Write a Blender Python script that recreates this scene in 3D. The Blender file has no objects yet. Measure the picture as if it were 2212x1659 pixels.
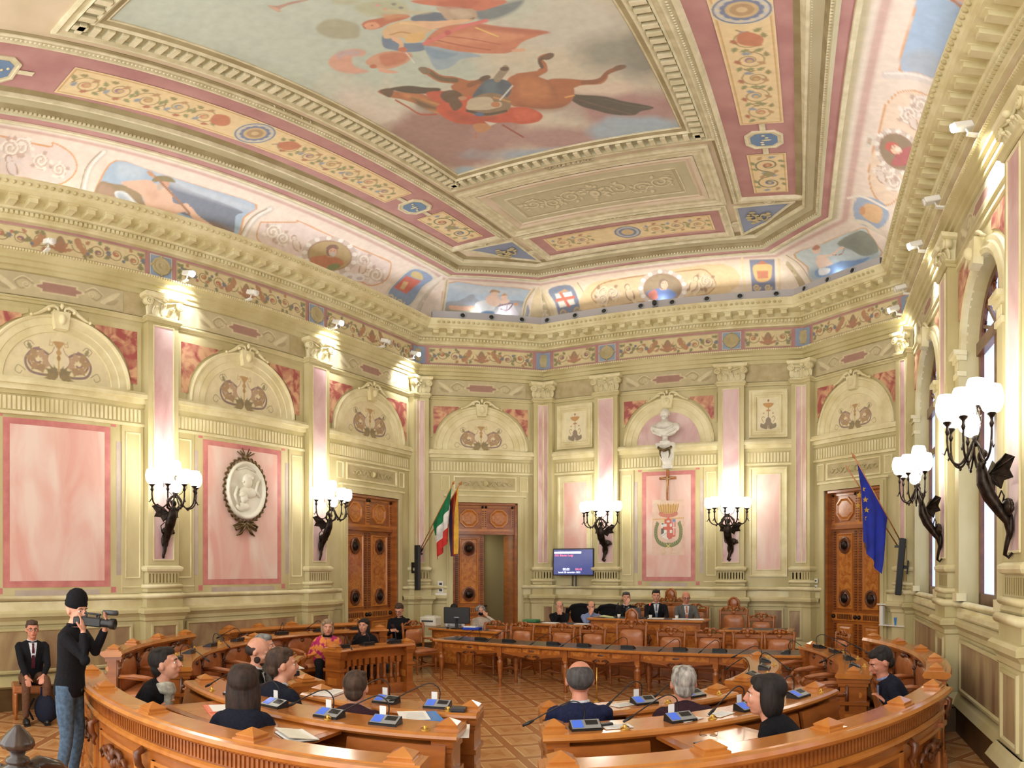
import bpy, math, random
import numpy as np
from math import sin, cos, pi, sqrt, atan2, radians as R_
from mathutils import Vector, Matrix
random.seed(7); rng = np.random.default_rng(5)
sc = bpy.context.scene
COL = sc.collection
# ---------------------------------------------------------------- camera: stitched panorama, equirectangular
F_, X0_, Y0_, CX, CH = 1454.0, 1886.6, 1229.3, 4.45, 2.0
cam = bpy.data.cameras.new('camera'); camo = bpy.data.objects.new('camera', cam); COL.objects.link(camo)
sc.camera = camo
cam.type = 'PANO'; cam.panorama_type = 'EQUIRECTANGULAR'
lo, hi = (0 - X0_) / F_, (2212 - X0_) / F_
camo.location = (CX, 0, CH); camo.rotation_euler = (pi / 2, 0, -(lo + hi) / 2)
cam.longitude_min = -(hi - lo) / 2; cam.longitude_max = (hi - lo) / 2
cam.latitude_min = (Y0_ - 1659) / F_; cam.latitude_max = Y0_ / F_
cam.clip_start = .02
# ---------------------------------------------------------------- light and exposure
w = bpy.data.worlds.new('world'); sc.world = w; w.use_nodes = True
w.node_tree.nodes['Background'].inputs[0].default_value = (1, .97, .92, 1)
w.node_tree.nodes['Background'].inputs[1].default_value = 2.15
sc.view_settings.view_transform = 'Standard'; sc.view_settings.look = 'None'
sc.view_settings.gamma = 1; sc.view_settings.use_curve_mapping = False
sc.view_settings.exposure = 0.42
try:
    sc.cycles.use_denoising = True; sc.cycles.max_bounces = 5; sc.cycles.diffuse_bounces = 3; sc.cycles.glossy_bounces = 2; sc.cycles.use_adaptive_sampling = True; sc.cycles.adaptive_threshold = .03
    sc.cycles.sample_clamp_indirect = 6
except Exception: pass
def area(name, loc, rot, sx, sy, e, col=(1, 1, 1)):
    l = bpy.data.lights.new(name, 'AREA'); l.shape = 'RECTANGLE'; l.size = sx; l.size_y = sy; l.energy = e; l.color = col
    o = bpy.data.objects.new(name, l); o.location = loc; o.rotation_euler = rot; COL.objects.link(o); return o
# strip uplights that lie in the trough on top of the cornice (left wall, right wall, back)
area('cornice_uplight', (-4.42, 5.2, 7.88), (0, R_(-118), 0), .12, 13, 42, (.93, .95, 1))
area('cornice_uplight', (5.0, 5.2, 7.88), (0, R_(118), 0), .12, 13, 42, (.93, .95, 1))
area('cornice_uplight', (0, 13.45, 8.05), (R_(-140), 0, 0), 5.6, .12, 16, (1, .97, .9))
# ---------------------------------------------------------------- photo pixel -> place helpers (tracing only)
def ray(px, py):
    th = (px - X0_) / F_; ph = (Y0_ - py) / F_
    return sin(th) * cos(ph), cos(th) * cos(ph), sin(ph)
def atz(px, py, z):
    d = ray(px, py); t = (z - CH) / d[2]; return (CX + d[0] * t, d[1] * t)
def atr(px, r):
    th = (px - X0_) / F_; return (CX + sin(th) * r, cos(th) * r)
# ---------------------------------------------------------------- mesh helpers
class MB:
    def __init__(s): s.v = []; s.f = []; s.s = []; s.m = []
    def add(s, vs, fs, smooth=False, mi=0, M=None):
        o = len(s.v)
        if M is not None: vs = [tuple(M @ Vector(v)) for v in vs]
        s.v += [tuple(v) for v in vs]
        for f in fs: s.f.append(tuple(i + o for i in f)); s.s.append(smooth); s.m.append(mi)
        return s
    def box(s, x0, x1, y0, y1, z0, z1, mi=0, M=None):
        return s.add([(x0,y0,z0),(x1,y0,z0),(x1,y1,z0),(x0,y1,z0),(x0,y0,z1),(x1,y0,z1),(x1,y1,z1),(x0,y1,z1)],
            [(0,3,2,1),(4,5,6,7),(0,1,5,4),(1,2,6,5),(2,3,7,6),(3,0,4,7)], False, mi, M)
    def bbox(s, x0, x1, y0, y1, z0, z1, b=.01, mi=0, M=None):   # bevelled box
        vs = []; 
        for (z, i) in ((z0, b), (z0 + b, 0), (z1 - b, 0), (z1, b)):
            c = b
            vs += [(x0+i+c*(i==0)*1, y0+i, z), (x1-i-c*(i==0), y0+i, z), (x1-i, y0+i+c*(i==0), z), (x1-i, y1-i-c*(i==0), z),
                   (x1-i-c*(i==0), y1-i, z), (x0+i+c*(i==0), y1-i, z), (x0+i, y1-i-c*(i==0), z), (x0+i, y0+i+c*(i==0), z)]
        fs = [tuple(range(7, -1, -1)), tuple(range(24, 32))]
        for k in range(3):
            for j in range(8): a = k*8+j; c = k*8+(j+1) % 8; fs.append((a, c, c+8, a+8))
        return s.add(vs, fs, False, mi, M)
    def grid(s, rows, smooth=True, mi=0, closeu=False, closev=False, cap=False, M=None):
        n = len(rows[0]); vs = [p for r in rows for p in r]; fs = []
        R = len(rows)
        for i in range(R - (0 if closev else 1)):
            for j in range(n - (0 if closeu else 1)):
                a = i*n+j; b = i*n+(j+1) % n; c = ((i+1) % R)*n+(j+1) % n; d = ((i+1) % R)*n+j
                fs.append((a, b, c, d))
        if cap: fs.append(tuple(range(n-1, -1, -1))); fs.append(tuple((R-1)*n+j for j in range(n)))
        return s.add(vs, fs, smooth, mi, M)
    def lathe(s, prof, n=20, c=(0, 0, 0), smooth=True, mi=0, M=None, sq=1.0):
        rows = [[(c[0]+r*cos(2*pi*j/n), c[1]+r*sq*sin(2*pi*j/n), c[2]+z) for j in range(n)] for r, z in prof]
        return s.grid(rows, smooth, mi, closeu=True, cap=True, M=M)
    def tube(s, path, rad, n=8, smooth=True, mi=0, cap=True, M=None, flat=1.0):
        P = [Vector(p) for p in path]; k = len(P)
        if not hasattr(rad, '__len__'): rad = [rad]*k
        rows = []; up = None
        for i in range(k):
            t = (P[min(i+1, k-1)] - P[max(i-1, 0)])
            t = t.normalized() if t.length > 1e-9 else Vector((0, 0, 1))
            if up is None: up = Vector((0, 0, 1)) if abs(t.z) < .9 else Vector((1, 0, 0))
            u = (up - t * up.dot(t))
            u = u.normalized() if u.length > 1e-6 else t.orthogonal().normalized()
            up = u; w_ = t.cross(u)
            rows.append([tuple(P[i] + (u*cos(2*pi*j/n)*flat + w_*sin(2*pi*j/n)) * rad[i]) for j in range(n)])
        return s.grid(rows, smooth, mi, closeu=True, cap=cap, M=M)
    def ell(s, c, r, n=14, m=9, M=None, mi=0, rot=None):
        if not hasattr(r, '__len__'): r = (r, r, r)
        rows = []
        for i in range(m+1):
            a = pi*i/m - pi/2; a = max(min(a, pi/2-.02), -pi/2+.02)
            row = []
            for j in range(n):
                p = Vector((r[0]*cos(a)*cos(2*pi*j/n), r[1]*cos(a)*sin(2*pi*j/n), r[2]*sin(a)))
                if rot is not None: p = rot @ p
                row.append((c[0]+p.x, c[1]+p.y, c[2]+p.z))
            rows.append(row)
        return s.grid(rows, True, mi, closeu=True, cap=True, M=M)
    def prism(s, pts, z0, z1, mi=0, M=None, smooth=False):       # pts CCW in xy
        n = len(pts); vs = [(x, y, z0) for x, y in pts]+[(x, y, z1) for x, y in pts]
        fs = [tuple(range(n-1, -1, -1)), tuple(range(n, 2*n))]+[(i, (i+1) % n, n+(i+1) % n, n+i) for i in range(n)]
        return s.add(vs, fs, smooth, mi, M)
    def build(s, name, mats, parent=None, loc=None, rotz=0):
        me = bpy.data.meshes.new(name); me.from_pydata(s.v, [], s.f)
        if not isinstance(mats, (list, tuple)): mats = [mats]
        for m in mats: me.materials.append(m)
        me.polygons.foreach_set('use_smooth', s.s); me.polygons.foreach_set('material_index', s.m); me.update()
        o = bpy.data.objects.new(name, me); COL.objects.link(o)
        if parent: o.parent = parent
        if loc: o.location = loc
        if rotz: o.rotation_euler = (0, 0, rotz)
        return o
def off(pts, d):
    n = len(pts); out = []
    for i in range(n):
        ts = []
        if i > 0: v = Vector(pts[i])-Vector(pts[i-1]); ts.append(v.normalized())
        if i < n-1: v = Vector(pts[i+1])-Vector(pts[i]); ts.append(v.normalized())
        ns = [Vector((t.y, -t.x)) for t in ts]
        m = ns[0] if len(ns) == 1 else (ns[0]+ns[1])
        if m.length < 1e-6: m = ns[0].copy()
        m.normalize(); k = m.dot(ns[0]); k = max(k, .3)
        out.append((pts[i][0]+m.x*d/k, pts[i][1]+m.y*d/k))
    return out
def sweep(mb, pts, prof, mi=0, smooth=False, M=None):
    rows = []
    for d, z in prof: rows.append([(x, y, z) for x, y in off(pts, d)])
    return mb.grid(rows, smooth, mi, M=M)
class Fr:                                                        # wall frame: s along, z up, d into the room
    def __init__(s, a, b):
        s.a = Vector(a); s.b = Vector(b); s.L = (s.b-s.a).length; s.t = (s.b-s.a).normalized(); s.n = Vector((s.t.y, -s.t.x))
    def P(s, u, z, d=0): p = s.a+s.t*u+s.n*d; return (p.x, p.y, z)
    def xy(s, u, d=0): p = s.a+s.t*u+s.n*d; return (p.x, p.y)
    def mat(s):   # local (u, z, d) -> world matrix with local x=u, y=into wall(-d), z=up
        M = Matrix(((s.t.x, -s.n.x, 0, s.a.x), (s.t.y, -s.n.y, 0, s.a.y), (0, 0, 1, 0), (0, 0, 0, 1))); return M
    def box(s, mb, u0, u1, z0, z1, d0, d1, mi=0): return mb.box(u0, u1, -d1, -d0, z0, z1, mi, s.mat())
    def rect(s, mb, u0, u1, z0, z1, prof, mi=0, fill=None):      # prof [(inset, d)]
        rows = [[s.P(u0+i, z0+i, d), s.P(u1-i, z0+i, d), s.P(u1-i, z1-i, d), s.P(u0+i, z1-i, d)] for i, d in prof]
        mb.grid(rows, False, mi, closeu=True)
        if fill is not None: mb.add(rows[-1], [(0, 1, 2, 3)], False, fill)
        return mb
    def arch(s, mb, uc, zc, prof, n=36, mi=0, a0=0, a1=pi, smooth=False, fill=None):   # prof [(r, d)]
        rows = [[s.P(uc+r*cos(a0+(a1-a0)*j/n), zc+r*sin(a0+(a1-a0)*j/n), d) for j in range(n+1)] for r, d in prof]
        mb.grid(rows, smooth, mi)
        return mb
    def poly(s, mb, pts, d, mi=0): mb.add([s.P(u, z, d) for u, z in pts], [tuple(range(len(pts)))], False, mi); return mb
    def slab(s, mb, pts, d0, d1, mi=0):
        n = len(pts); vs = [s.P(u, z, d0) for u, z in pts]+[s.P(u, z, d1) for u, z in pts]
        mb.add(vs, [tuple(range(n, 2*n))]+[(i, (i+1) % n, n+(i+1) % n, n+i) for i in range(n)], False, mi); return mb
def tag(o, label=None, cat=None, group=None, kind=None):
    if label: o['label'] = label
    if cat: o['category'] = cat
    if group: o['group'] = group
    if kind: o['kind'] = kind
    return o
def empty(name, loc=(0, 0, 0), rz=0, label=None, cat=None, group=None, kind=None):
    o = bpy.data.objects.new(name, None); COL.objects.link(o); o.location = loc; o.rotation_euler = (0, 0, rz); o.empty_display_size = .1
    return tag(o, label, cat, group, kind)
def dup(o, loc=None, rz=None, label=None, parent=None, top=True):
    c = o.copy(); COL.objects.link(c)
    if parent: c.parent = parent
    if top:
        if loc is not None: c.location = loc
        if rz is not None: c.rotation_euler = (0, 0, rz)
        if label: c['label'] = label
    for ch in list(o.children): dup(ch, parent=c, top=False)
    return c
# ---------------------------------------------------------------- materials
def lin(c):
    return tuple((x/12.92 if x <= .04045 else ((x+.055)/1.055)**2.4) for x in [v/255 for v in c])
def mat(name, c, rough=.6, c2=None, scale=4, detail=6, stretch=(1, 1, 1), bump=0, metal=0, emit=0, coat=0, lo_=.35, hi_=.65, spec=.5, dist=0, wave=None):
    m = bpy.data.materials.new(name); m.use_nodes = True; nt = m.node_tree; N = nt.nodes; L = nt.links; b = N['Principled BSDF']
    c = lin(c); b.inputs['Base Color'].default_value = (*c, 1); b.inputs['Roughness'].default_value = rough; b.inputs['Metallic'].default_value = metal
    b.inputs['Specular IOR Level'].default_value = spec
    if coat: b.inputs['Coat Weight'].default_value = coat; b.inputs['Coat Roughness'].default_value = .12
    if emit: b.inputs['Emission Color'].default_value = (*c, 1); b.inputs['Emission Strength'].default_value = emit
    if c2 is not None or bump:
        tc = N.new('ShaderNodeTexCoord'); mp = N.new('ShaderNodeMapping'); mp.inputs['Scale'].default_value = stretch
        L.new(tc.outputs['Object'], mp.inputs[0])
        if wave:
            nz = N.new('ShaderNodeTexWave'); nz.inputs['Scale'].default_value = scale; nz.inputs['Distortion'].default_value = wave; nz.inputs['Detail'].default_value = detail; nz.inputs['Detail Scale'].default_value = 1.5; out = nz.outputs['Fac']
        else:
            nz = N.new('ShaderNodeTexNoise'); nz.inputs['Scale'].default_value = scale; nz.inputs['Detail'].default_value = detail; nz.inputs['Distortion'].default_value = dist; out = nz.outputs['Fac']
        L.new(mp.outputs[0], nz.inputs['Vector'])
        if c2 is not None:
            r = N.new('ShaderNodeValToRGB'); r.color_ramp.elements[0].position = lo_; r.color_ramp.elements[1].position = hi_
            r.color_ramp.elements[0].color = (*lin(c2), 1); r.color_ramp.elements[1].color = (*c, 1)
            L.new(out, r.inputs[0]); L.new(r.outputs[0], b.inputs['Base Color'])
        if bump:
            bp = N.new('ShaderNodeBump'); bp.inputs['Strength'].default_value = bump; bp.inputs['Distance'].default_value = .02
            L.new(out, bp.inputs['Height']); L.new(bp.outputs[0], b.inputs['Normal'])
    return m
M = {}
M['plaster'] = mat('cream_plaster', (212, 202, 158), .55, (190, 178, 128), 1.6, 8, (1, 1, .5))
M['plaster2'] = mat('olive_plaster', (205, 192, 148), .6, (184, 170, 122), 1.3, 8)
M['plasterl'] = mat('light_moulding', (234, 226, 186), .5, (214, 202, 154), 3, 5)
M['ceil'] = mat('ceiling_olive', (206, 202, 172), .7, (192, 186, 152), 1.2, 8)
M['ceilrose'] = mat('ceiling_rose_cream', (222, 206, 184), .7, (206, 190, 160), 1.5, 8)
M['ceillight'] = mat('ceiling_light_band', (228, 220, 190), .65, (206, 198, 164), 6, 5)
M['ceildark'] = mat('ceiling_dark_olive', (170, 158, 122), .7, (150, 136, 100), 3, 5)  # deeper olive of the narrow moulding bands
M['rosewood'] = mat('rose_field', (192, 148, 144), .7, (176, 128, 128), 2, 8)
M['pink'] = mat('pink_marble', (240, 218, 206), .45, (230, 178, 166), 1.6, 9, (1.3, 1.3, .45), dist=.8, lo_=.36, hi_=.66)
M['pinkb'] = mat('rose_border', (214, 142, 134), .5, (196, 120, 118), 5, 6)
M['pil'] = mat('lilac_rose_marble', (224, 196, 194), .35, (200, 156, 158), 1.5, 9, (1.2, 1.2, .6), dist=1.4, lo_=.3, hi_=.62)
M['red'] = mat('red_marble', (214, 170, 132), .45, (164, 84, 80), 3.2, 6, dist=1.2, lo_=.42, hi_=.6)
M['grey'] = mat('mauve_grey_panel', (196, 184, 172), .55, (180, 166, 156), 4, 5)
M['brown'] = mat('brown_faux_marble', (186, 164, 122), .4, (140, 108, 84), 1.6, 9, (1.2, 1.2, .3), dist=1.6)
M['base'] = mat('dark_baseboard', (110, 84, 50), .5, (84, 62, 36), 3)
M['flute'] = mat('flute_tone', (164, 146, 92), .7)
M['stucco'] = mat('grey_stucco', (196, 182, 142), .6, (176, 162, 118), 5, 8, bump=.2)
M['wood'] = mat('carved_walnut', (182, 108, 46), .3, (138, 74, 26), 2.2, 8, (1, 1, 5), coat=.5, wave=None, lo_=.3, hi_=.72, dist=.6)
M['woodl'] = mat('polished_honey_wood', (208, 136, 62), .24, (176, 104, 42), 1.4, 8, (6, 2, 2), coat=.6, lo_=.2, hi_=.8, dist=.3)
M['woodd'] = mat('dark_carved_wood', (120, 66, 32), .35, (84, 42, 20), 6, 8, coat=.4)
M['burl'] = mat('burl_inlay', (208, 136, 62), .25, (168, 92, 36), 7, 8, coat=.5, dist=2)
M['leather'] = mat('brown_leather', (188, 120, 74), .34, (166, 98, 56), 9, 6, bump=.15, coat=.25)
M['leatherd'] = mat('dark_brown_leather', (152, 84, 54), .38, (130, 68, 42), 9, 6, bump=.15, coat=.25)
M['bronze'] = mat('dark_bronze', (62, 52, 44), .38, (34, 28, 26), 14, 6, metal=.75, bump=.3)
M['bronzel'] = mat('worn_gilt_bronze', (124, 104, 66), .4, (74, 60, 38), 20, 6, metal=.6, bump=.4)
M['gold'] = mat('gold_metal', (214, 172, 84), .3, metal=.9)
M['black'] = mat('black_plastic', (26, 27, 30), .4)
M['greyp'] = mat('dark_grey_plastic', (66, 68, 72), .35)
M['silver'] = mat('silver_plastic', (168, 172, 174), .3, metal=.4)
M['white'] = mat('white_paint', (232, 232, 226), .5)
M['paper'] = mat('white_paper', (244, 244, 240), .6)
M['cardb'] = mat('blue_card', (64, 136, 214), .5)
M['green'] = mat('green_folder', (58, 124, 78), .6)
M['blue'] = mat('blue_folder', (30, 66, 190), .5)
M['folder'] = mat('coral_folder', (232, 132, 104), .5)
M['marble'] = mat('white_marble', (238, 236, 228), .4, (214, 212, 200), 6, 8)
M['marblew'] = mat('creamy_relief_marble', (240, 238, 224), .5, (226, 224, 204), 4, 8)
M['globe'] = mat('lit_glass_globe', (255, 250, 240), .3, emit=5)
M['bulb'] = mat('lit_spot_lamp', (240, 246, 255), .3, emit=30)
M['screen'] = mat('lit_blue_screen', (64, 98, 190), .3, emit=.5)
M['screent'] = mat('tv_screen', (36, 48, 110), .25, (78, 88, 138), .8, 2, emit=0)
M['tvt'] = mat('tv_white_text', (235, 240, 255), .4, emit=1.4)
M['tvr'] = mat('tv_pink_text', (255, 120, 150), .4, emit=1.1)
M['trough'] = mat('grey_light_trough', (176, 174, 178), .5)
M['skyp'] = mat('lit_frosted_pane', (188, 206, 244), .3, (216, 224, 246), 3, 8, (1, 1, .4), emit=.9)
M['skin'] = mat('skin', (222, 166, 140), .5, (208, 146, 120), 14, 4)
M['skin2'] = mat('ruddy_skin', (216, 150, 124), .5, (200, 132, 106), 14, 4)
M['lip'] = mat('lips', (190, 98, 88), .5)
M['eye'] = mat('dark_eye', (50, 36, 30), .2)
M['turf'] = mat('corridor_plaster', (150, 142, 104), .7)
def fabric(n, c, s=60): return mat(n, c, .85, tuple(int(x*.8) for x in c), s, 3, bump=.25, spec=.2)
M['fblack'] = fabric('black_wool', (24, 24, 30)); M['fnavy'] = fabric('navy_wool', (34, 40, 74)); M['fdnavy'] = fabric('dark_navy_cloth', (30, 34, 50))
M['fgrey'] = fabric('grey_suit_cloth', (108, 108, 106)); M['fbrown'] = fabric('brown_trousers', (112, 78, 58)); M['jeans'] = fabric('blue_denim', (88, 112, 138), 30)
M['fblue'] = fabric('light_blue_shirt', (142, 160, 206)); M['fwhite'] = fabric('white_shirt', (226, 230, 238)); M['fscarf'] = fabric('pale_wool_scarf', (202, 200, 186), 25)
M['fbeige'] = fabric('cream_blouse', (220, 206, 190)); M['fshawl'] = mat('flowered_shawl', (240, 150, 74), .8, (190, 40, 110), 11, 3, lo_=.44, hi_=.5)
M['ftie'] = fabric('dark_tie', (84, 30, 44)); M['forange'] = fabric('orange_tie', (226, 132, 96)); M['fgtie'] = fabric('grey_blue_tie', (110, 124, 150))
M['fpurple'] = fabric('dark_plum_cloth', (62, 38, 48))
def hairm(n, c): return mat(n, c, .75, tuple(int(x*.6) for x in c), 30, 6, (1, 1, .25), bump=.5)
M['hblack'] = hairm('black_hair', (38, 30, 28)); M['hbrown'] = hairm('brown_hair', (84, 62, 48)); M['hgrey'] = hairm('grey_hair', (150, 150, 150)); M['hdark'] = hairm('dark_brown_hair', (60, 42, 34))
M['hwhite'] = hairm('white_hair', (196, 190, 182)); M['hblond'] = hairm('ash_blond_hair', (176, 152, 122)); M['hsalt'] = hairm('salt_pepper_hair', (88, 84, 84))
def vmat():
    m = bpy.data.materials.new('fresco_paint'); m.use_nodes = True; nt = m.node_tree; b = nt.nodes['Principled BSDF']
    a = nt.nodes.new('ShaderNodeVertexColor'); a.layer_name = 'Col'
    nz = nt.nodes.new('ShaderNodeTexNoise'); nz.inputs['Scale'].default_value = 9; nz.inputs['Detail'].default_value = 8
    tc = nt.nodes.new('ShaderNodeTexCoord'); nt.links.new(tc.outputs['Object'], nz.inputs['Vector'])
    mr = nt.nodes.new('ShaderNodeMapRange'); mr.inputs['To Min'].default_value = .84; mr.inputs['To Max'].default_value = 1.14; nt.links.new(nz.outputs[0], mr.inputs[0])
    mx = nt.nodes.new('ShaderNodeVectorMath'); mx.operation = 'SCALE'
    mm_ = nt.nodes.new('ShaderNodeMix'); mm_.data_type = 'RGBA'; mm_.inputs[0].default_value = .22; mm_.inputs[7].default_value = (.72, .66, .54, 1); nt.links.new(a.outputs[0], mm_.inputs[6]); nt.links.new(mm_.outputs[2], mx.inputs[0]); nt.links.new(mr.outputs[0], mx.inputs['Scale']); nt.links.new(mx.outputs[0], b.inputs['Base Color'])
    b.inputs['Roughness'].default_value = .75; b.inputs['Specular IOR Level'].default_value = .2
    return m
M['paint'] = vmat()
def floormat():
    m = bpy.data.materials.new('inlaid_parquet'); m.use_nodes = True; nt = m.node_tree; N = nt.nodes; L = nt.links; b = N['Principled BSDF']
    tc = N.new('ShaderNodeTexCoord'); mp = N.new('ShaderNodeMapping'); mp.inputs['Rotation'].default_value = (0, 0, R_(-46.5)); mp.inputs['Scale'].default_value = (1/.51,)*3
    mp.inputs['Location'].default_value = (.12, .3, 0)
    L.new(tc.outputs['Object'], mp.inputs[0]); sp = N.new('ShaderNodeSeparateXYZ'); L.new(mp.outputs[0], sp.inputs[0])
    def mth(op, a, b_=None, c_=None):
        n = N.new('ShaderNodeMath'); n.operation = op
        for i, x in enumerate((a, b_, c_)):
            if x is None: continue
            if isinstance(x, (int, float)): n.inputs[i].default_value = x
            else: L.new(x, n.inputs[i])
        return n.outputs[0]
    fx = mth('SUBTRACT', mth('FRACT', sp.outputs[0]), .5); fy = mth('SUBTRACT', mth('FRACT', sp.outputs[1]), .5)
    ax = mth('ABSOLUTE', fx); ay = mth('ABSOLUTE', fy); mm = mth('MAXIMUM', ax, ay)
    tri = mth('GREATER_THAN', ax, ay)
    nz = N.new('ShaderNodeTexNoise'); nz.inputs['Scale'].default_value = 3; nz.inputs['Detail'].default_value = 8; nz.inputs['Distortion'].default_value = 1.2
    mp2 = N.new('ShaderNodeMapping'); mp2.inputs['Scale'].default_value = (1, 5, 1); L.new(mp.outputs[0], mp2.inputs[0]); L.new(mp2.outputs[0], nz.inputs['Vector'])
    def mix(f, a, b_):
        n = N.new('ShaderNodeMix'); n.data_type = 'RGBA'
        if isinstance(f, (int, float)): n.inputs[0].default_value = f
        else: L.new(f, n.inputs[0])
        for i, x in ((6, a), (7, b_)):
            if isinstance(x, tuple): n.inputs[i].default_value = (*lin(x), 1)
            else: L.new(x, n.inputs[i])
        return n.outputs[2]
    inner = mix(tri, (214, 160, 104), (196, 138, 86)); band = (176, 118, 72)
    inner = mix(mth('GREATER_THAN', mm, .25), inner, (218, 168, 112))
    c = mix(mth('GREATER_THAN', mm, .385), inner, (248, 218, 164)); c = mix(mth('GREATER_THAN', mm, .41), c, band)
    c = mix(mth('MULTIPLY', nz.outputs[0], .55), c, (176, 116, 70))
    L.new(c, b.inputs['Base Color']); b.inputs['Roughness'].default_value = .22; b.inputs['Coat Weight'].default_value = .3; b.inputs['Coat Roughness'].default_value = .15
    return m
M['floor'] = floormat()
# ---------------------------------------------------------------- painting on plaster: vertex colours over a fine grid
def vnoise(x, y, s, seed=0):
    g = np.random.default_rng(seed).random((64, 64)); x = x*s; y = y*s
    xi = np.floor(x).astype(int); yi = np.floor(y).astype(int); fx = x-xi; fy = y-yi; fx = fx*fx*(3-2*fx); fy = fy*fy*(3-2*fy)
    a = g[xi % 64, yi % 64]; b = g[(xi+1) % 64, yi % 64]; c = g[xi % 64, (yi+1) % 64]; d = g[(xi+1) % 64, (yi+1) % 64]
    return (a*(1-fx)+b*fx)*(1-fy)+(c*(1-fx)+d*fx)*fy
def fbm(x, y, s, seed=0, o=4): return sum(vnoise(x, y, s*2**i, seed+i)/2**i for i in range(o))/sum(1/2**i for i in range(o))
def spl(pts, n=6, closed=False):
    P = [np.array(p, float) for p in pts]; k = len(P); out = []
    for i in range(k if closed else k-1):
        if closed: a, b, c, d = P[(i-1) % k], P[i], P[(i+1) % k], P[(i+2) % k]
        else: a, b, c, d = P[max(i-1, 0)], P[i], P[i+1], P[min(i+2, k-1)]
        for j in range(n):
            t = j/n; out.append(.5*((2*b)+(-a+c)*t+(2*a-5*b+4*c-d)*t*t+(-a+3*b-3*c+d)*t**3))
    if not closed: out.append(P[-1])
    return [tuple(p) for p in out]
class Cv:
    def __init__(s, nu, nv, u0, u1, v0, v1, bg):
        s.u, s.v = np.meshgrid(np.linspace(u0, u1, nu), np.linspace(v0, v1, nv)); s.nu, s.nv = nu, nv
        s.c = np.zeros((nv, nu, 3)); s.c[:] = lin(bg); s.px = (u1-u0)/nu
        s.tr = lambda p: p
    def _mix(s, a, col, sl=None):
        col = np.array(lin(col))
        if sl is None: s.c = s.c*(1-a[..., None])+col*a[..., None]
        else: s.c[sl] = s.c[sl]*(1-a[..., None])+col*a[..., None]
    def _sl(s, pts, pad):
        P = np.array(pts); m = (s.u > P[:, 0].min()-pad) & (s.u < P[:, 0].max()+pad) & (s.v > P[:, 1].min()-pad) & (s.v < P[:, 1].max()+pad)
        if not m.any(): return None
        r = np.where(m.any(1))[0]; q = np.where(m.any(0))[0]; return (slice(r[0], r[-1]+1), slice(q[0], q[-1]+1))
    def _d(s, U, V, pts, closed):
        P = np.array(pts); D = np.full(U.shape, 1e9); T = np.zeros(U.shape); n = len(P)
        for i in range(n if closed else n-1):
            a = P[i]; b = P[(i+1) % n]; ab = b-a; L2 = max(ab@ab, 1e-12)
            t = np.clip(((U-a[0])*ab[0]+(V-a[1])*ab[1])/L2, 0, 1); d = np.hypot(U-a[0]-t*ab[0], V-a[1]-t*ab[1])
            k = d < D; D = np.where(k, d, D); T = np.where(k, (i+t)/n, T)
        return D, T
    def poly(s, pts, col, soft=None, op=1, smooth=True, n=4):
        pts = [s.tr(p) for p in pts]
        if smooth and len(pts) > 3: pts = spl(pts, n, True)
        soft = soft or s.px*.8; sl = s._sl(pts, soft*2)
        if sl is None: return s
        U = s.u[sl]; V = s.v[sl]; D, _ = s._d(U, V, pts, True); ins = np.zeros(U.shape, bool); k = len(pts)
        for i in range(k):
            x1, y1 = pts[i]; x2, y2 = pts[(i+1) % k]
            if y1 == y2: continue
            c = ((y1 > V) != (y2 > V)) & (U < (x2-x1)*(V-y1)/(y2-y1)+x1); ins ^= c
        sd = np.where(ins, D, -D); s._mix(np.clip(sd/soft*.5+.5, 0, 1)*op, col, sl); return s
    def line(s, pts, wd, col, soft=None, op=1, taper=False, smooth=True, n=5):
        pts = [s.tr(p) for p in pts]; wd = wd/getattr(s.tr, 'k', 1)
        if smooth and len(pts) > 2: pts = spl(pts, n)
        soft = soft or s.px*.8; sl = s._sl(pts, wd+soft*2)
        if sl is None: return s
        D, T = s._d(s.u[sl], s.v[sl], pts, False); w_ = wd*(1-.85*T) if taper else wd
        s._mix(np.clip((w_/2-D)/soft+.5, 0, 1)*op, col, sl); return s
    def ell(s, c, rx, ry, col, ang=0, soft=None, op=1):
        c = s.tr(c); k_ = getattr(s.tr, 'k', 1); rx /= k_; ry /= k_; soft = soft or s.px*.8; r = max(rx, ry); sl = s._sl([(c[0]-r, c[1]-r), (c[0]+r, c[1]+r)], soft*2)
        if sl is None: return s
        U = s.u[sl]-c[0]; V = s.v[sl]-c[1]; a = U*cos(ang)+V*sin(ang); b = -U*sin(ang)+V*cos(ang)
        d = (1-np.hypot(a/rx, b/ry))*min(rx, ry); s._mix(np.clip(d/soft+.5, 0, 1)*op, col, sl); return s
    def leaf(s, x, y, ang, L, col, w_=.35):
        p = [(0, 0), (.3, w_*.6), (.45, w_*.35), (.6, w_*.5), (.75, w_*.2), (1, 0), (.75, -w_*.2), (.6, -w_*.5), (.45, -w_*.35), (.3, -w_*.6)]
        return s.poly([(x+L*(a*cos(ang)-b*sin(ang)), y+L*(a*sin(ang)+b*cos(ang))) for a, b in p], col, smooth=False)
    def spiral(s, x, y, r, a0, turns, wd, col, sgn=1):
        P = []; n = int(14*turns)
        for i in range(n+1): t = i/n; a = a0+sgn*turns*2*pi*t; rr = r*(1-.8*t); P.append((x+rr*cos(a), y+rr*sin(a)))
        return s.line(P, wd, col, taper=False, smooth=False)
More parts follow.
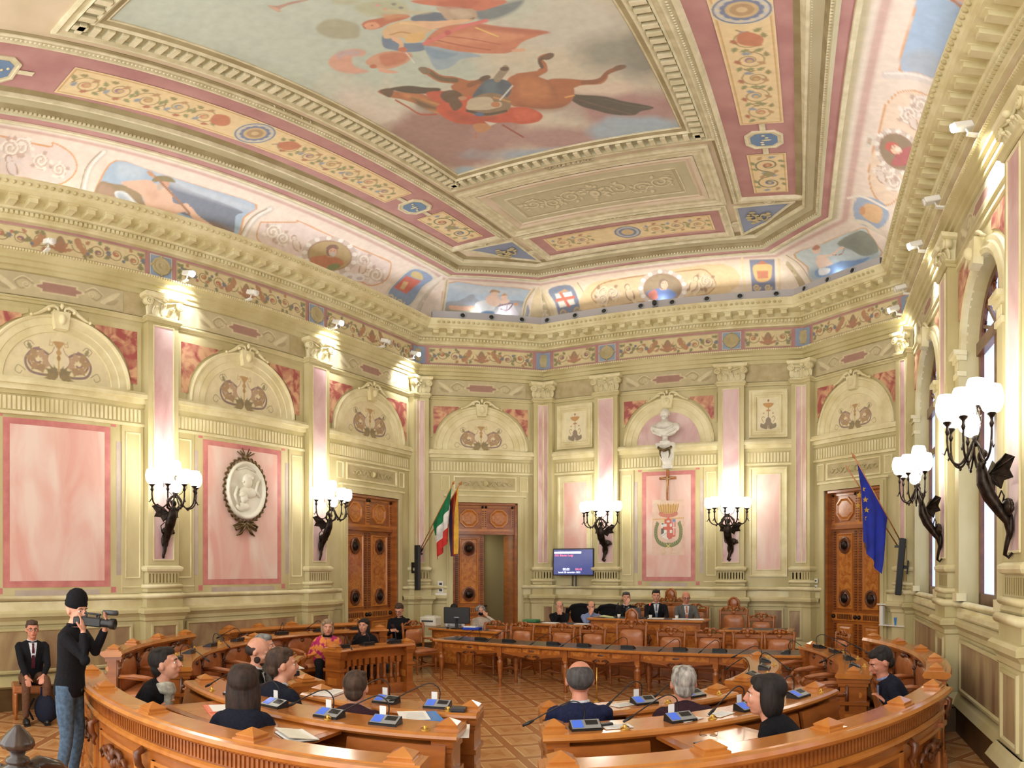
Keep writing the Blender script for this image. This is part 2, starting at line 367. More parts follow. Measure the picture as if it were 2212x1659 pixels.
    def build(s, name, fn, parent=None, m=None):
        nu, nv = s.nu, s.nv; co = fn(s.u, s.v).reshape(-1, 3).astype(np.float32)
        idx = np.arange(nu*nv).reshape(nv, nu); q = np.stack([idx[:-1, :-1], idx[:-1, 1:], idx[1:, 1:], idx[1:, :-1]], -1).reshape(-1, 4)
        me = bpy.data.meshes.new(name); me.vertices.add(nu*nv); me.vertices.foreach_set('co', co.ravel()); nf = len(q)
        me.loops.add(nf*4); me.loops.foreach_set('vertex_index', q.ravel().astype(np.int32)); me.polygons.add(nf)
        me.polygons.foreach_set('loop_start', np.arange(0, nf*4, 4, dtype=np.int32)); me.polygons.foreach_set('loop_total', np.full(nf, 4, np.int32))
        me.update(calc_edges=True); at = me.color_attributes.new('Col', 'FLOAT_COLOR', 'POINT')
        at.data.foreach_set('color', np.concatenate([s.c.reshape(-1, 3), np.ones((nu*nv, 1))], 1).astype(np.float32).ravel())
        me.materials.append(m or M['paint']); o = bpy.data.objects.new(name, me); COL.objects.link(o)
        if parent: o.parent = parent
        return o
def wallfn(F, d):
    def fn(u, v): return np.stack([F.a.x+F.t.x*u+F.n.x*d, F.a.y+F.t.y*u+F.n.y*d, v], -1)
    return fn
# ================================================================ room shell
WP = {1: (-4.70, 5.11), 2: (-4.94, 8.58), 3: (-5.18, 11.92), 4: (-3.01, 14.0), 5: (-1.37, 14.0), 6: (1.47, 14.0), 7: (3.03, 14.0), 8: (5.16, 12.15), 9: (5.45, 8.45), 10: (5.72, 5.35), 11: (6.0, 2.0)}
P0 = (-4.46, 1.7); PLb = (-4.24, -1.6); PRb = (6.28, -1.4)
path = [PLb, WP[3], WP[4], WP[7], WP[8], PRb]
HW, PR = .28, .14
FL = Fr(PLb, WP[3]); FC1 = Fr(WP[3], WP[4]); FB = Fr(WP[4], WP[7]); FC2 = Fr(WP[7], WP[8]); FRt = Fr(WP[8], PRb)
def uof(F, p): return (Vector(p)-F.a).dot(F.t)
uP0, uP1, uP2 = uof(FL, P0), uof(FL, WP[1]), uof(FL, WP[2]); uP5, uP6 = uof(FB, WP[5]), uof(FB, WP[6]); uP9, uP10, uP11 = uof(FRt, WP[9]), uof(FRt, WP[10]), uof(FRt, WP[11])
segs = [('wall_left', FL, [uP0, uP1, uP2]), ('wall_left_chamfer', FC1, []), ('wall_back', FB, [uP5, uP6]), ('wall_right_chamfer', FC2, []), ('wall_right', FRt, [uP9, uP10, uP11])]
def broken(hw, pr):
    """plan line of the wall with the pilasters stepping forward"""
    out = [PLb]
    for k, (n, F, us) in enumerate(segs):
        if k > 0: out.append(tuple(F.xy(hw))); 
        if k > 0: out[-1:] = [off_corner(k, pr), F.xy(hw, pr), F.xy(hw, 0)]
        for u in us: out += [F.xy(u-hw), F.xy(u-hw, pr), F.xy(u+hw, pr), F.xy(u+hw)]
        if k < len(segs)-1: out += [F.xy(F.L-hw), F.xy(F.L-hw, pr)]
    out.append(PRb); return off(out, .004)
def off_corner(k, d): return off(path, d)[k]
BRK = broken(HW, PR); BRKW = broken(HW+.22, .05); BRK2 = broken(HW+.06, PR+.03)
# floor, ceiling slab, void behind
fl = [(-4.2, -1.6), (-5.2, 12.0), (-3.0, 14.1), (3.05, 14.1), (5.2, 12.2), (6.3, -1.4)]
g = MB(); g.prism([(-4.6, -1.7), (6.6, -1.7), (6.3, 17), (-6, 17)], -.12, 0); tag(g.build('floor', M['floor']), kind='structure')
WALL = {}
def wall_obj(name, F, openings, M_=M['plaster']):
    """openings: (u0,u1,z0,z1,arch) rectangles, arch -> semicircle on top of z1"""
    g = MB(); H = 7.9; us = [-.25 if F is not FL else 0]
    cuts = sorted(openings); cur = 0.0
    for (u0, u1, z0, z1, ar) in cuts:
        F.box(g, cur, u0, 0, H, -.3, 0)
        if z0 > 0: F.box(g, u0, u1, 0, z0, -.3, 0)
        if ar:
            r = (u1-u0)/2; uc = (u0+u1)/2; n = 24
            top = [(uc+r*cos(pi-pi*j/n), z1+r*sin(pi-pi*j/n)) for j in range(n+1)]
            for j in range(n):
                a, b = top[j], top[j+1]
                g.add([F.P(a[0], a[1], 0), F.P(b[0], b[1], 0), F.P(b[0], H, 0), F.P(a[0], H, 0)], [(0, 1, 2, 3)])
                g.add([F.P(a[0], a[1], 0), F.P(b[0], b[1], 0), F.P(b[0], b[1], -.3), F.P(a[0], a[1], -.3)], [(0, 3, 2, 1)])
        else: F.box(g, u0, u1, z1, H, -.3, 0)
        cur = u1
    F.box(g, cur, F.L, 0, H, -.3, 0)
    o = g.build(name, M_); tag(o, kind='structure'); WALL[name] = o; return o
DC = (uP2+.9, uP2+2.62, 0, 3.53, False); DD = (.84, 2.36, 0, 3.53, False); DE = (.62, 2.1, 0, 3.58, False)
WIN = [(uP9-2.84, uP9-.86, 1.5, 4.62, True), (uP10-2.4, uP10-.72, 1.5, 4.62, True), (uP11-2.5, uP11-.85, 1.5, 4.62, True)]
wall_obj('wall_left', FL, [DC]); wall_obj('wall_left_chamfer', FC1, [DD]); wall_obj('wall_back', FB, []); wall_obj('wall_right_chamfer', FC2, [DE]); wall_obj('wall_right', FRt, WIN)
WB = WALL['wall_back']
# ---- continuous horizontals, one trim each (cut at the doors)
def cutpath(pts, cuts):
    """drop the stretches of a plan line that lie inside door openings; cuts = [(Fr,u0,u1)]"""
    runs = []; cur = [pts[0]]
    for a, b in zip(pts[:-1], pts[1:]):
        done = False
        for F, u0, u1 in cuts:
            ua, ub = uof(F, a), uof(F, b); da = abs((Vector(a)-F.a).dot(F.n)); db = abs((Vector(b)-F.a).dot(F.n))
            if da < .3 and db < .3 and ua < (u0+u1)/2 < ub and -1 < ua and ub < F.L+1 and (Vector(b)-Vector(a)).normalized().dot(F.t) > .9:
                cur.append(F.xy(u0, (Vector(a)-F.a).dot(F.n))); runs.append(cur); cur = [F.xy(u1, (Vector(a)-F.a).dot(F.n)), b]; done = True; break
        if not done: cur.append(b)
    runs.append(cur); return runs
CUT = [(FL, DC[0]-.14, DC[1]+.14), (FC1, DD[0]-.14, DD[1]+.14), (FC2, DE[0]-.14, DE[1]+.14)]
g = MB()
for r in cutpath(BRK2, CUT): sweep(g, r, [(0, .30), (.03, .32), (.10, .36), (.06, .44), (.02, .5)], 1); sweep(g, r, [(0, 0), (.05, 0), (.05, .3), (0, .33)], 0); sweep(g, r, [(0, 1.2), (.02, 1.22), (.02, 1.27), (.06, 1.32), (.08, 1.33), (.08, 1.38), (.05, 1.41), (0, 1.415)], 1); sweep(g, r, [(0,.5),(0,1.2)], 1)
tag(g.build('trim_1', [M['base'], M['plaster']]), kind='structure')
g = MB()                                                         # plinth course and torus rolls above the dado
def torus(z, r, d0=0): return [(d0, z-r)]+[(d0+r*cos(a), z+r*sin(a)) for a in np.linspace(-pi/2, pi/2, 7)]+[(d0, z+r)]
for r in cutpath(BRK, CUT): sweep(g, r, [(.03, 1.41), (.03, 1.54), (0, 1.54)], 0)
for r in cutpath(BRKW, CUT): sweep(g, r, torus(1.585, .04, .01), 0, True)
tag(g.build('trim_2', [M['plasterl']]), kind='structure')
g = MB()                                                         # string course, architrave
sweep(g, BRK, [(0, 5.95), (.02, 5.955), (.03, 5.99), (.05, 6.0), (.05, 6.03), (0, 6.04)], 0)
sweep(g, path, [(.02, 6.44), (.06, 6.45), (.06, 6.52), (.10, 6.53), (.10, 6.61), (.14, 6.62), (.14, 6.68), (.2, 6.72), (.2, 6.75), (0, 6.76)], 0)
tag(g.build('trim_3', [M['plaster']]), kind='structure')
g = MB(); sweep(g, path, [(.03, 6.05), (.03, 6.44)], 0); tag(g.build('trim_4', [M['stucco']]), kind='structure')     # grey painted frieze behind capitals
g = MB(); sweep(g, path, [(.06, 6.76), (.06, 7.3)], 0); tag(g.build('trim_5', [M['rosewood']]), kind='structure')    # rose ground of the painted frieze
g = MB()                                                         # main cornice
sweep(g, path, [(.06, 7.28), (.12, 7.3), (.12, 7.34), (.16, 7.36), (.16, 7.43), (.22, 7.45), (.24, 7.47), (.24, 7.56), (.50, 7.57), (.50, 7.63), (.53, 7.64), (.60, 7.76), (.60, 7.79), (.56, 7.80), (0, 7.84)], 0)
tag(g.build('trim_6', [M['plasterl']]), kind='structure')
def along(F, u0, u1, step, fn, g):
    n = max(int((u1-u0)/step), 1)
    for i in range(n): fn(g, F, u0+(i+.5)*(u1-u0)/n)
den = MB(); mod = MB(); bead = MB()
for nme, F, us in segs:
    s0 = .17; e = F.L
    along(F, .05, e-.05, .075, lambda g, F, u: F.box(g, u-.022, u+.022, 7.365, 7.425, .15, .205), den)
    def modil(g, F, u):
        F.box(g, u-.06, u+.06, 7.47, 7.565, .24, .44); F.box(g, u-.075, u+.075, 7.548, 7.57, .24, .47)
    along(F, .25, e-.25, .29, modil, mod)
    along(F, .03, e-.03, .045, lambda g, F, u: F.box(g, u-.014, u+.014, 6.715, 6.75, .19, .222), bead)
for nm, g in (('trim_7', den), ('trim_8', mod), ('trim_9', bead)): tag(g.build(nm, [M['plasterl']]), kind='structure')
# leaf band painted on the cornice crown (raised scallops)
g = MB()
for nme, F, us in segs:
    def sc_(g, F, u):
        g.ell(F.P(u, 7.70, .575), (.035, .035, .03), 6, 4)
    along(F, .4, F.L-.4, .11, sc_, g)
tag(g.build('trim_10', [M['plaster']]), kind='structure')
# ---- pilasters
def pil_plan(F, u, hw, pr): return [F.xy(u-hw, 0), F.xy(u-hw, pr), F.xy(u+hw, pr), F.xy(u+hw, 0)]
def cor_plan(k, hw, pr):
    Fa, Fb = segs[k-1][1], segs[k][1]; return [Fa.xy(Fa.L-hw, 0), Fa.xy(Fa.L-hw, pr), off_corner(k, pr), Fb.xy(hw, pr), Fb.xy(hw, 0)]
def faces(plan):   # the front faces of a plan (skip the two returns)
    return [Fr(a, b) for a, b in zip(plan[1:-2], plan[2:-1])]
PILS = []
for nme, F, us in segs:
    for u in us: PILS.append((nme, lambda hw, pr, F=F, u=u: pil_plan(F, u, hw, pr)))
for k, nme in ((1, 'wall_left'), (2, 'wall_back'), (3, 'wall_back'), (4, 'wall_right')): PILS.append((nme, lambda hw, pr, k=k: cor_plan(k, hw, pr)))
def volute(g, F, u, z, d, r, sg, M_=None):
    n = 26; P = []
    for i in range(n+1):
        t = i/n; a = pi/2+sg*2.1*2*pi*t*-1; rr = r*(1-.86*t); P.append(F.P(u+rr*cos(a), z+rr*sin(a), d+.02*t))
    g.tube(P, [.022*(1-.5*i/n) for i in range(n+1)], 5)
    rows = [[F.P(u+q*cos(a), z+q*sin(a), dd) for a in np.linspace(0, 2*pi, 14)[:-1]] for q, dd in ((r*.95, d-.09), (r*.95, d-.01), (r*.2, d+.012))]
    g.grid(rows, True, 0, closeu=True, cap=True)
def acanth(g, F, u, z, h, w_, d):
    for q in (-1, 0, 1):
        rows = []
        for i in range(6):
            t = i/5; dd = d+.05*t*t*(1.3 if q == 0 else 1); zz = z+h*(t-.12*max(0, t-.75)*4*(t-.75)*4*.3)
            ww = w_*(.5+.5*sin(pi*min(t*1.2, 1)*.9))*(1-.7*t*t)*(.5 if q else .6)
            cu = u+q*w_*.42*t
            rows.append([F.P(cu-ww, zz, dd-.015), F.P(cu-ww*.4, zz+.006, dd+.012), F.P(cu, zz, dd), F.P(cu+ww*.4, zz+.006, dd+.012), F.P(cu+ww, zz, dd-.015)])
        g.grid(rows, True)
    g.ell(F.P(u, z+h*.98, d+.06), (.03, .03, .022), 7, 4)
for nme, pf in PILS:
    hw, pr = HW, PR
    g = MB()
    # pedestal block, fluted band, shaft
    pl = pf(hw, pr); fs = faces(pl)
    sweep(g, pf(hw+.05, pr+.04), [(0, 1.41), (0, 1.55)], 0); sweep(g, pf(hw+.05, pr+.04), torus(1.59, .045), 1, True)
    sweep(g, pf(hw+.02, pr+.02), [(0, 1.63), (.015, 1.66), (0, 1.7)], 0); sweep(g, pf(hw+.02, pr+.02), torus(1.735, .035), 1, True)
    sweep(g, pl, [(0, 1.76), (0, 1.98)], 0)
    sweep(g, pf(hw+.01, pr+.01), [(0, 1.955), (.03, 1.97), (.045, 2.0), (.045, 2.03), (.0, 2.055)], 1)
    sweep(g, pf(hw, pr), [(0, 2.05), (0, 6.02)], 0)
    sweep(g, pf(hw, pr), [(0, 5.99), (.015, 5.99), (.03, 6.03), (.03, 6.06), (0, 6.07)], 1)
    for F in fs:
        L = F.L; n = max(3, int(L/.062))
        for i in range(n):
            u = (i+.5)*L/n; w_ = L/n*.22; F.rect(g, u-w_, u+w_, 1.79, 1.93, [(0, .002), (.004, -.0)], 3, fill=3)
        F.rect(g, .09 if len(fs) == 1 else (.09 if F is fs[0] else 0.0), L-(.09 if len(fs) == 1 or F is fs[-1] else 0), 2.13, 5.9, [(0, .002), (.0, .018), (.012, .018), (.02, .004)], 1, fill=2)
    o = g.build('pilaster', [M['plaster'], M['plasterl'], M['pil'], M['flute']], WALL[nme])
    c = MB()                                                     # capital
    sweep(c, pf(hw-.03, pr-.03), [(0, 6.05), (0, 6.2), (.03, 6.3), (.06, 6.36)], 0)
    sweep(c, pf(hw+.06, pr+.06), [(-.04, 6.36), (0, 6.38), (.02, 6.39), (.03, 6.43), (.03, 6.45), (-.1, 6.455)], 0)
    allL = sum(F.L for F in fs)
    for F in fs:
        k = 2 if len(fs) == 1 else 1
        for i in range(k): acanth(c, F, (i+.5)*F.L/k, 6.07, .15, .11, -.01)
        for i in range(k+1):
            if len(fs) == 1 or True: acanth(c, F, i*F.L/k*.9+F.L*.05, 6.08, .2, .09, -.02)
    Fa, Fb = fs[0], fs[-1]
    volute(c, Fa, -.01, 6.30, .04, .075, 1); volute(c, Fb, Fb.L+.01, 6.30, .04, .075, -1)
    Fm = fs[0] if len(fs) == 1 else None; um = Fm.L/2 if Fm else 0
    Pm = Fm.P(um, 6.36, .06) if Fm else Fa.P(Fa.L, 6.36, .06)
    c.ell(Pm, (.05, .05, .045), 10, 6)
    c.tube([Fa.P(.03, 6.375, .04), Fa.P(Fa.L*.3, 6.32, .03), (Fm.P(um, 6.30, .03) if Fm else Fa.P(Fa.L, 6.30, .03)), Fb.P(Fb.L*(.7 if Fm else .6), 6.32, .03), Fb.P(Fb.L-.03, 6.375, .04)], .014, 5)
    co = c.build('capital', M['plasterl'], o)
# ---- bays
def sidebays():
    return [('wall_left', FL, uP0+HW, uP1-HW, 'A'), ('wall_left', FL, uP1+HW, uP2-HW, 'B'), ('wall_left', FL, uP2+HW, FL.L-HW, 'C'), ('wall_left_chamfer', FC1, HW, FC1.L-HW, 'D'),
            ('wall_back', FB, uP5+HW, uP6-HW, 'M'), ('wall_right_chamfer', FC2, HW, FC2.L-HW, 'E')]
def grotesque(cv, uc, z0, R, v=0):
    """vase between two birds in leafy spirals, painted in the lunette"""
    b1, b2, b3 = (132, 96, 92), (176, 132, 60), (150, 96, 72); k = R/1.0
    X = lambda p, s: (uc+s*p[0]*k, z0+p[1]*k)
    for s in (-1, 1):
        cv.spiral(uc+s*.36*k, z0+.33*k, .22*k, pi/2, 1.6, .04*k, b1, -s)
        cv.line([X(p, s) for p in ((.1, .08), (.3, .07), (.52, .12), (.6, .3), (.5, .47), (.34, .52), (.2, .45))], .045*k, (120, 92, 96))
        for a, L in ((.2, .13), (1.0, .14), (1.9, .12), (2.7, .12), (3.5, .12), (4.4, .13), (5.3, .12)):
            cv.leaf(uc+s*(.36+.06*cos(a))*k, z0+(.32+.05*sin(a))*k, a if s > 0 else pi-a, L*1.5*k, (178, 142, 108) if int(a*2) % 2 else (160, 124, 76), .75)
        cv.poly([X(p, s) for p in ((.06, .6), (.1, .5), (.16, .46), (.2, .34), (.13, .22), (.06, .3), (.1, .42), (.03, .54))], (226, 214, 182))
        cv.line([X(p, s) for p in ((.08, .6), (.12, .5), (.19, .43), (.2, .33), (.13, .22))], .012*k, b3)
        cv.leaf(uc+s*.5*k, z0+.5*k, 1.2 if s > 0 else pi-1.2, .16*k, (122, 116, 66), .5)
        cv.line([X(p, s) for p in ((.6, .12), (.72, .2), (.78, .1), (.7, .05), (.66, .1))], .014*k, (140, 134, 84))
        cv.line([X(p, s) for p in ((.55, .5), (.62, .6), (.52, .66), (.45, .6))], .014*k, (140, 120, 90)); cv.line([X(p, s) for p in ((.16, .72), (.17, .62), (.11, .62), (.11, .68), (.14, .68))], .012*k, b2, smooth=False)
        for j, a in enumerate((2.6, 2.2, 1.9)): cv.leaf(uc+s*.02*k, z0+.06*k, a if s < 0 else pi-a, (.28-.03*j)*k, (112, 96, 46), .4)
        for j, a in enumerate((-.15, .12)): cv.leaf(uc+s*.02*k, z0+.05*k, a if s > 0 else pi-a, .26*k, (134, 112, 58), .4)
    cv.poly([(uc+a*k, z0+b*k) for a, b in ((-.1, .7), (.1, .7), (.06, .62), (.02, .56), (.05, .5), (0, .44), (-.05, .5), (-.02, .56), (-.06, .62))], b2)
    cv.line([(uc, z0+.1*k), (uc, z0+.5*k)], .02*k, b2); cv.ell((uc, z0+.4*k), .035*k, .05*k, (158, 112, 40))
def bay(nme, F, u0, u1, kind):
    W_ = WALL[nme]; uc = (u0+u1)/2; hwid = (u1-u0)/2; R = min(hwid-.16, 1.18); zc = 4.76
    if kind in 'DE': R = hwid-.12
    if kind == 'M': R = hwid-.1
    k = (5.82-zc)/R                                              # arch a little stilted or flattened to reach the same crown
    g = MB()
    def arch(prof, mi):
        rows = [[F.P(uc+r*cos(a), zc+r*k*sin(a), d) for a in np.linspace(0, pi, 41)] for r, d in prof]; g.grid(rows, False, mi)
    arch([(R, .0), (R, .05), (R-.03, .075), (R-.06, .06), (R-.07, .04), (R-.19, .04), (R-.2, .025), (R-.32, .025), (R-.33, .004)], 1)
    # impost ledge and fluted band
    for (a, b, c) in ((u0, u1, 0),):
        F.box(g, a, b, 4.50, 4.56, 0, .045, 0); F.box(g, a, b, 4.56, 4.64, 0, .08, 1); F.box(g, a, b, 4.64, 4.70, 0, .13, 1); F.box(g, a, b, 4.70, 4.745, 0, .10, 1)
        F.box(g, a, b, 4.24, 4.50, 0, .02, 0); F.box(g, a, b, 4.20, 4.245, 0, .04, 1)
        n = int((b-a-.1)/.072)
        for i in range(n): u = a+.05+(i+.5)*(b-a-.1)/n; F.box(g, u-.02, u+.02, 4.27, 4.47, .02, .032, 1)
    # spandrel frames with red marble
    r2 = R+.06
    for s in (-1, 1):
        pts = []
        ue = uc+s*(hwid-.05)
        for j in range(13):
            a = j/12*(pi/2); p = (uc+s*r2*cos(a), zc+r2*k*sin(a))
            if abs(p[0]-ue)*1 >= 0 and (p[0]-ue)*s < -.03 and p[1] < 5.80: pts.append(p)
        if len(pts) >= 2:
            a = pts[0]; b = pts[-1]; poly = pts+[(b[0], 5.86), (ue, 5.86), (ue, a[1])]
            P = np.array(poly); c = P.mean(0); pin = [tuple(c+(q-c)*.80) for q in P]
            if s < 0: poly = poly[::-1]; pin = pin[::-1]
            F.slab(g, poly, 0, .02, 0); F.slab(g, pin, .02, .026, 2)
    o = g.build('arched_bay', [M['plaster'], M['plasterl'], M['red']], W_)
    # lunette painting
    if kind != 'M':
        rr = R-.3; nu = 150; nv = 80
        cv = Cv(nu, nv, uc-rr, uc+rr, zc, zc+rr*k, (226, 214, 168)); cv.v = zc+(cv.v-zc)
        grotesque(cv, uc, zc+.02, rr*.98)
        def fn(u, v, uc=uc, zc=zc, rr=rr, k=k):
            x = (u-uc)/rr; y = (v-zc)/(rr*k); m = np.sqrt(np.clip(1-y**2, 0, 1)); xx = np.clip(x, -m, m)
            return wallfn(F, .008)(uc+xx*rr, v)
        x = (cv.u-uc)/rr; cv.build('lunette_painting', fn, W_)
    else:
        g = MB(); rr = R-.3; rows = [[F.P(uc+r*cos(a), zc+r*k*sin(a), d) for a in np.linspace(0, pi, 33)] for r, d in ((rr, .008), (.0, .008))]; g.grid(rows); 
        g.build('niche_panel', M['pil'], W_)
    # keystone with a small mask and scrolls
    g = MB(); zt = zc+R*k
    F.slab(g, [(uc-.10, zt-.26), (uc+.10, zt-.26), (uc+.14, zt+.02), (uc-.14, zt+.02)], .03, .12)
    g.ell(F.P(uc, zt-.11, .13), (.07, .05, .085), 12, 8)
    g.ell(F.P(uc, zt-.115, .175), (.014, .02, .02), 6, 4)
    for s in (-1, 1):
        g.tube([F.P(uc+s*x, zt+z, .1) for x, z in ((.46, -.09), (.38, -.06), (.28, .0), (.2, .07), (.12, .1), (.06, .08), (.05, .03), (.1, .02), (.12, .05))], [.01, .02, .028, .03, .03, .026, .02, .016, .012], 7)
        g.ell(F.P(uc+s*.46, zt-.085, .1), .026, 8, 5)
        g.ell(F.P(uc+s*.2, zt+.03, .11), (.05, .03, .025), 8, 5)
    g.ell(F.P(uc, zt+.11, .12), (.035, .03, .05), 8, 6)
    g.build('keystone', M['plasterl'], W_)
    # spandrel string panel frame
    if kind in 'ABM':
        g = MB(); sw = .34 if kind != 'M' else .29
        for s in (-1, 1):
            a = u0+.03 if s < 0 else u1-.03-sw; F.box(g, a-.02, a+sw+.02, 1.63, 4.2, 0, .02, 0)
            F.rect(g, a+.04, a+sw-.04, 1.86, 4.1, [(0, .02), (.0, .032), (.012, .032), (.02, .022)], 1, fill=0)
            F.box(g, a-.02, a+sw+.02, 1.72, 1.74, .02, .03, 1)
        p0, p1 = u0+sw+.24, u1-sw-.24
        if kind == 'M': p0, p1 = u0+sw+.24, u1-sw-.24
        pz0, pz1 = 1.83, 4.06
        F.rect(g, p0, p1, pz0-.09, pz1+.09, [(0, .003), (.11, .003)], 3, fill=None)
        F.rect(g, p0+.1, p1-.1, pz0, pz1, [(0, .006)], 3, fill=4)
        for x, y in ((p0-.09, pz0-.18), (p1+.01, pz0-.18), (p0-.09, pz1+.10), (p1+.01, pz1+.10)): F.box(g, x, x+.085, y, y+.085, 0, .004, 3)
        F.box(g, p0+.18, p1-.18, pz0-.21, pz0-.13, 0, .004, 5)
        if pz1+.18 < 4.2: F.box(g, p0+.18, p1-.18, pz1+.105, pz1+.15, 0, .004, 5)
        F.box(g, p0-.19, p0-.10, pz0+.08, pz1-.12, 0, .004, 5); F.box(g, p1+.10, p1+.19, pz0+.08, pz1-.12, 0, .004, 5)
        g.build('painted_panel', [M['plaster'], M['plasterl'], M['red'], M['pinkb'], M['pink'], M['grey']], W_)
    else:
        # over-door panel and door architrave
        d0, d1, zt_ = {'C': (DC[0], DC[1], 3.53), 'D': (DD[0], DD[1], 3.53), 'E': (DE[0], DE[1], 3.58)}[kind]; g = MB()
        for (w_, dd) in ((.14, .05), (.09, .075)):
            F.box(g, d0-w_, d0, 0, zt_+w_, 0, dd, 0); F.box(g, d1, d1+w_, 0, zt_+w_, 0, dd, 0); F.box(g, d0, d1, zt_, zt_+w_, 0, dd, 0)
        F.box(g, d0-.2, d1+.2, zt_+.14, zt_+.18, 0, .07, 1)
        F.rect(g, d0+.02, d1-.02, 3.80, 4.15, [(0, 0), (0, .03), (.03, .03), (.045, .005)], 1, fill=2)
        for s in (-1, 1):
            a = d0-.26 if s < 0 else d1+.06; F.rect(g, a, a+.2, 3.80, 4.15, [(0, 0), (0, .02), (.02, .02), (.03, .004)], 1, fill=0)
        for s in (-1, 1):
            for j in range(5):
                u = (d0+d1)/2+s*(.1+.12*j); g.tube([F.P(u+s*.05*cos(a)*1, 3.975+(.06-.006*j)*sin(a)*(1 if j % 2 else -1), .02) for a in np.linspace(0, 5, 12)], .011, 4)
        g.ell(F.P((d0+d1)/2, 3.98, .015), (.09, .03, .07), 10, 6)
        g.build('overdoor_panel', [M['plaster'], M['plasterl'], M['stucco']], W_)
for b_ in sidebays(): bay(*b_)
# narrow bays of the back wall
def narrow(u0, u1):
    F = FB; g = MB(); uc = (u0+u1)/2
    F.box(g, u0, u1, 4.50, 4.56, 0, .045, 0); F.box(g, u0, u1, 4.56, 4.64, 0, .08, 1); F.box(g, u0, u1, 4.64, 4.70, 0, .13, 1); F.box(g, u0, u1, 4.70, 4.745, 0, .10, 1); F.box(g, u0, u1, 4.24, 4.5, 0, .02, 0); F.box(g, u0, u1, 4.20, 4.245, 0, .04, 1)
    n = 13
    for i in range(n): u = u0+.05+(i+.5)*(u1-u0-.1)/n; F.box(g, u-.02, u+.02, 4.27, 4.47, .02, .032, 1)
    F.rect(g, u0+.09, u1-.09, 4.80, 5.86, [(0, 0), (0, .05), (.04, .05), (.07, .02), (.11, .02), (.13, .05), (.15, .05), (.17, .01)], 1, fill=2)
    F.rect(g, u0+.1, u1-.1, 1.84, 4.16, [(0, 0), (0, .035), (.03, .035), (.05, .01), (.13, .01), (.135, .02), (.15, .02), (.155, .012)], 1, fill=3)
    g.build('narrow_bay', [M['plaster'], M['plasterl'], mat('cream_panel', (236, 228, 190), .6), M['pink']], WB)
    cv = Cv(56, 92, uc-.22, uc+.22, 4.93, 5.67, (236, 228, 190))
    for s in (-1, 1):
        cv.poly([(uc+s*a, b) for a, b in ((.02, 5.2), (.06, 5.14), (.1, 5.1), (.16, 5.12), (.17, 5.04), (.1, 5.0), (.02, 5.0))], (120, 106, 84)); cv.line([(uc+s*a, b) for a, b in ((.1, 5.14), (.14, 5.22), (.11, 5.27), (.08, 5.24))], .014, (176, 140, 70)); cv.ell((uc+s*.1, 5.34), .016, .016, (170, 110, 60))
    cv.line([(uc, 5.0), (uc, 5.52)], .014, (150, 100, 60)); cv.poly([(uc-.11, 5.56), (uc+.11, 5.56), (uc+.05, 5.47), (uc-.05, 5.47)], (196, 140, 60)); cv.ell((uc, 5.62), .02, .03, (170, 90, 50)); cv.ell((uc, 5.4), .05, .02, (190, 130, 80)); cv.ell((uc, 5.16), .06, .09, (126, 108, 92))
    cv.build('arabesque_painting', wallfn(FB, .016), WB)
narrow(HW, uP5-HW); narrow(uP6+HW, FB.L-HW)
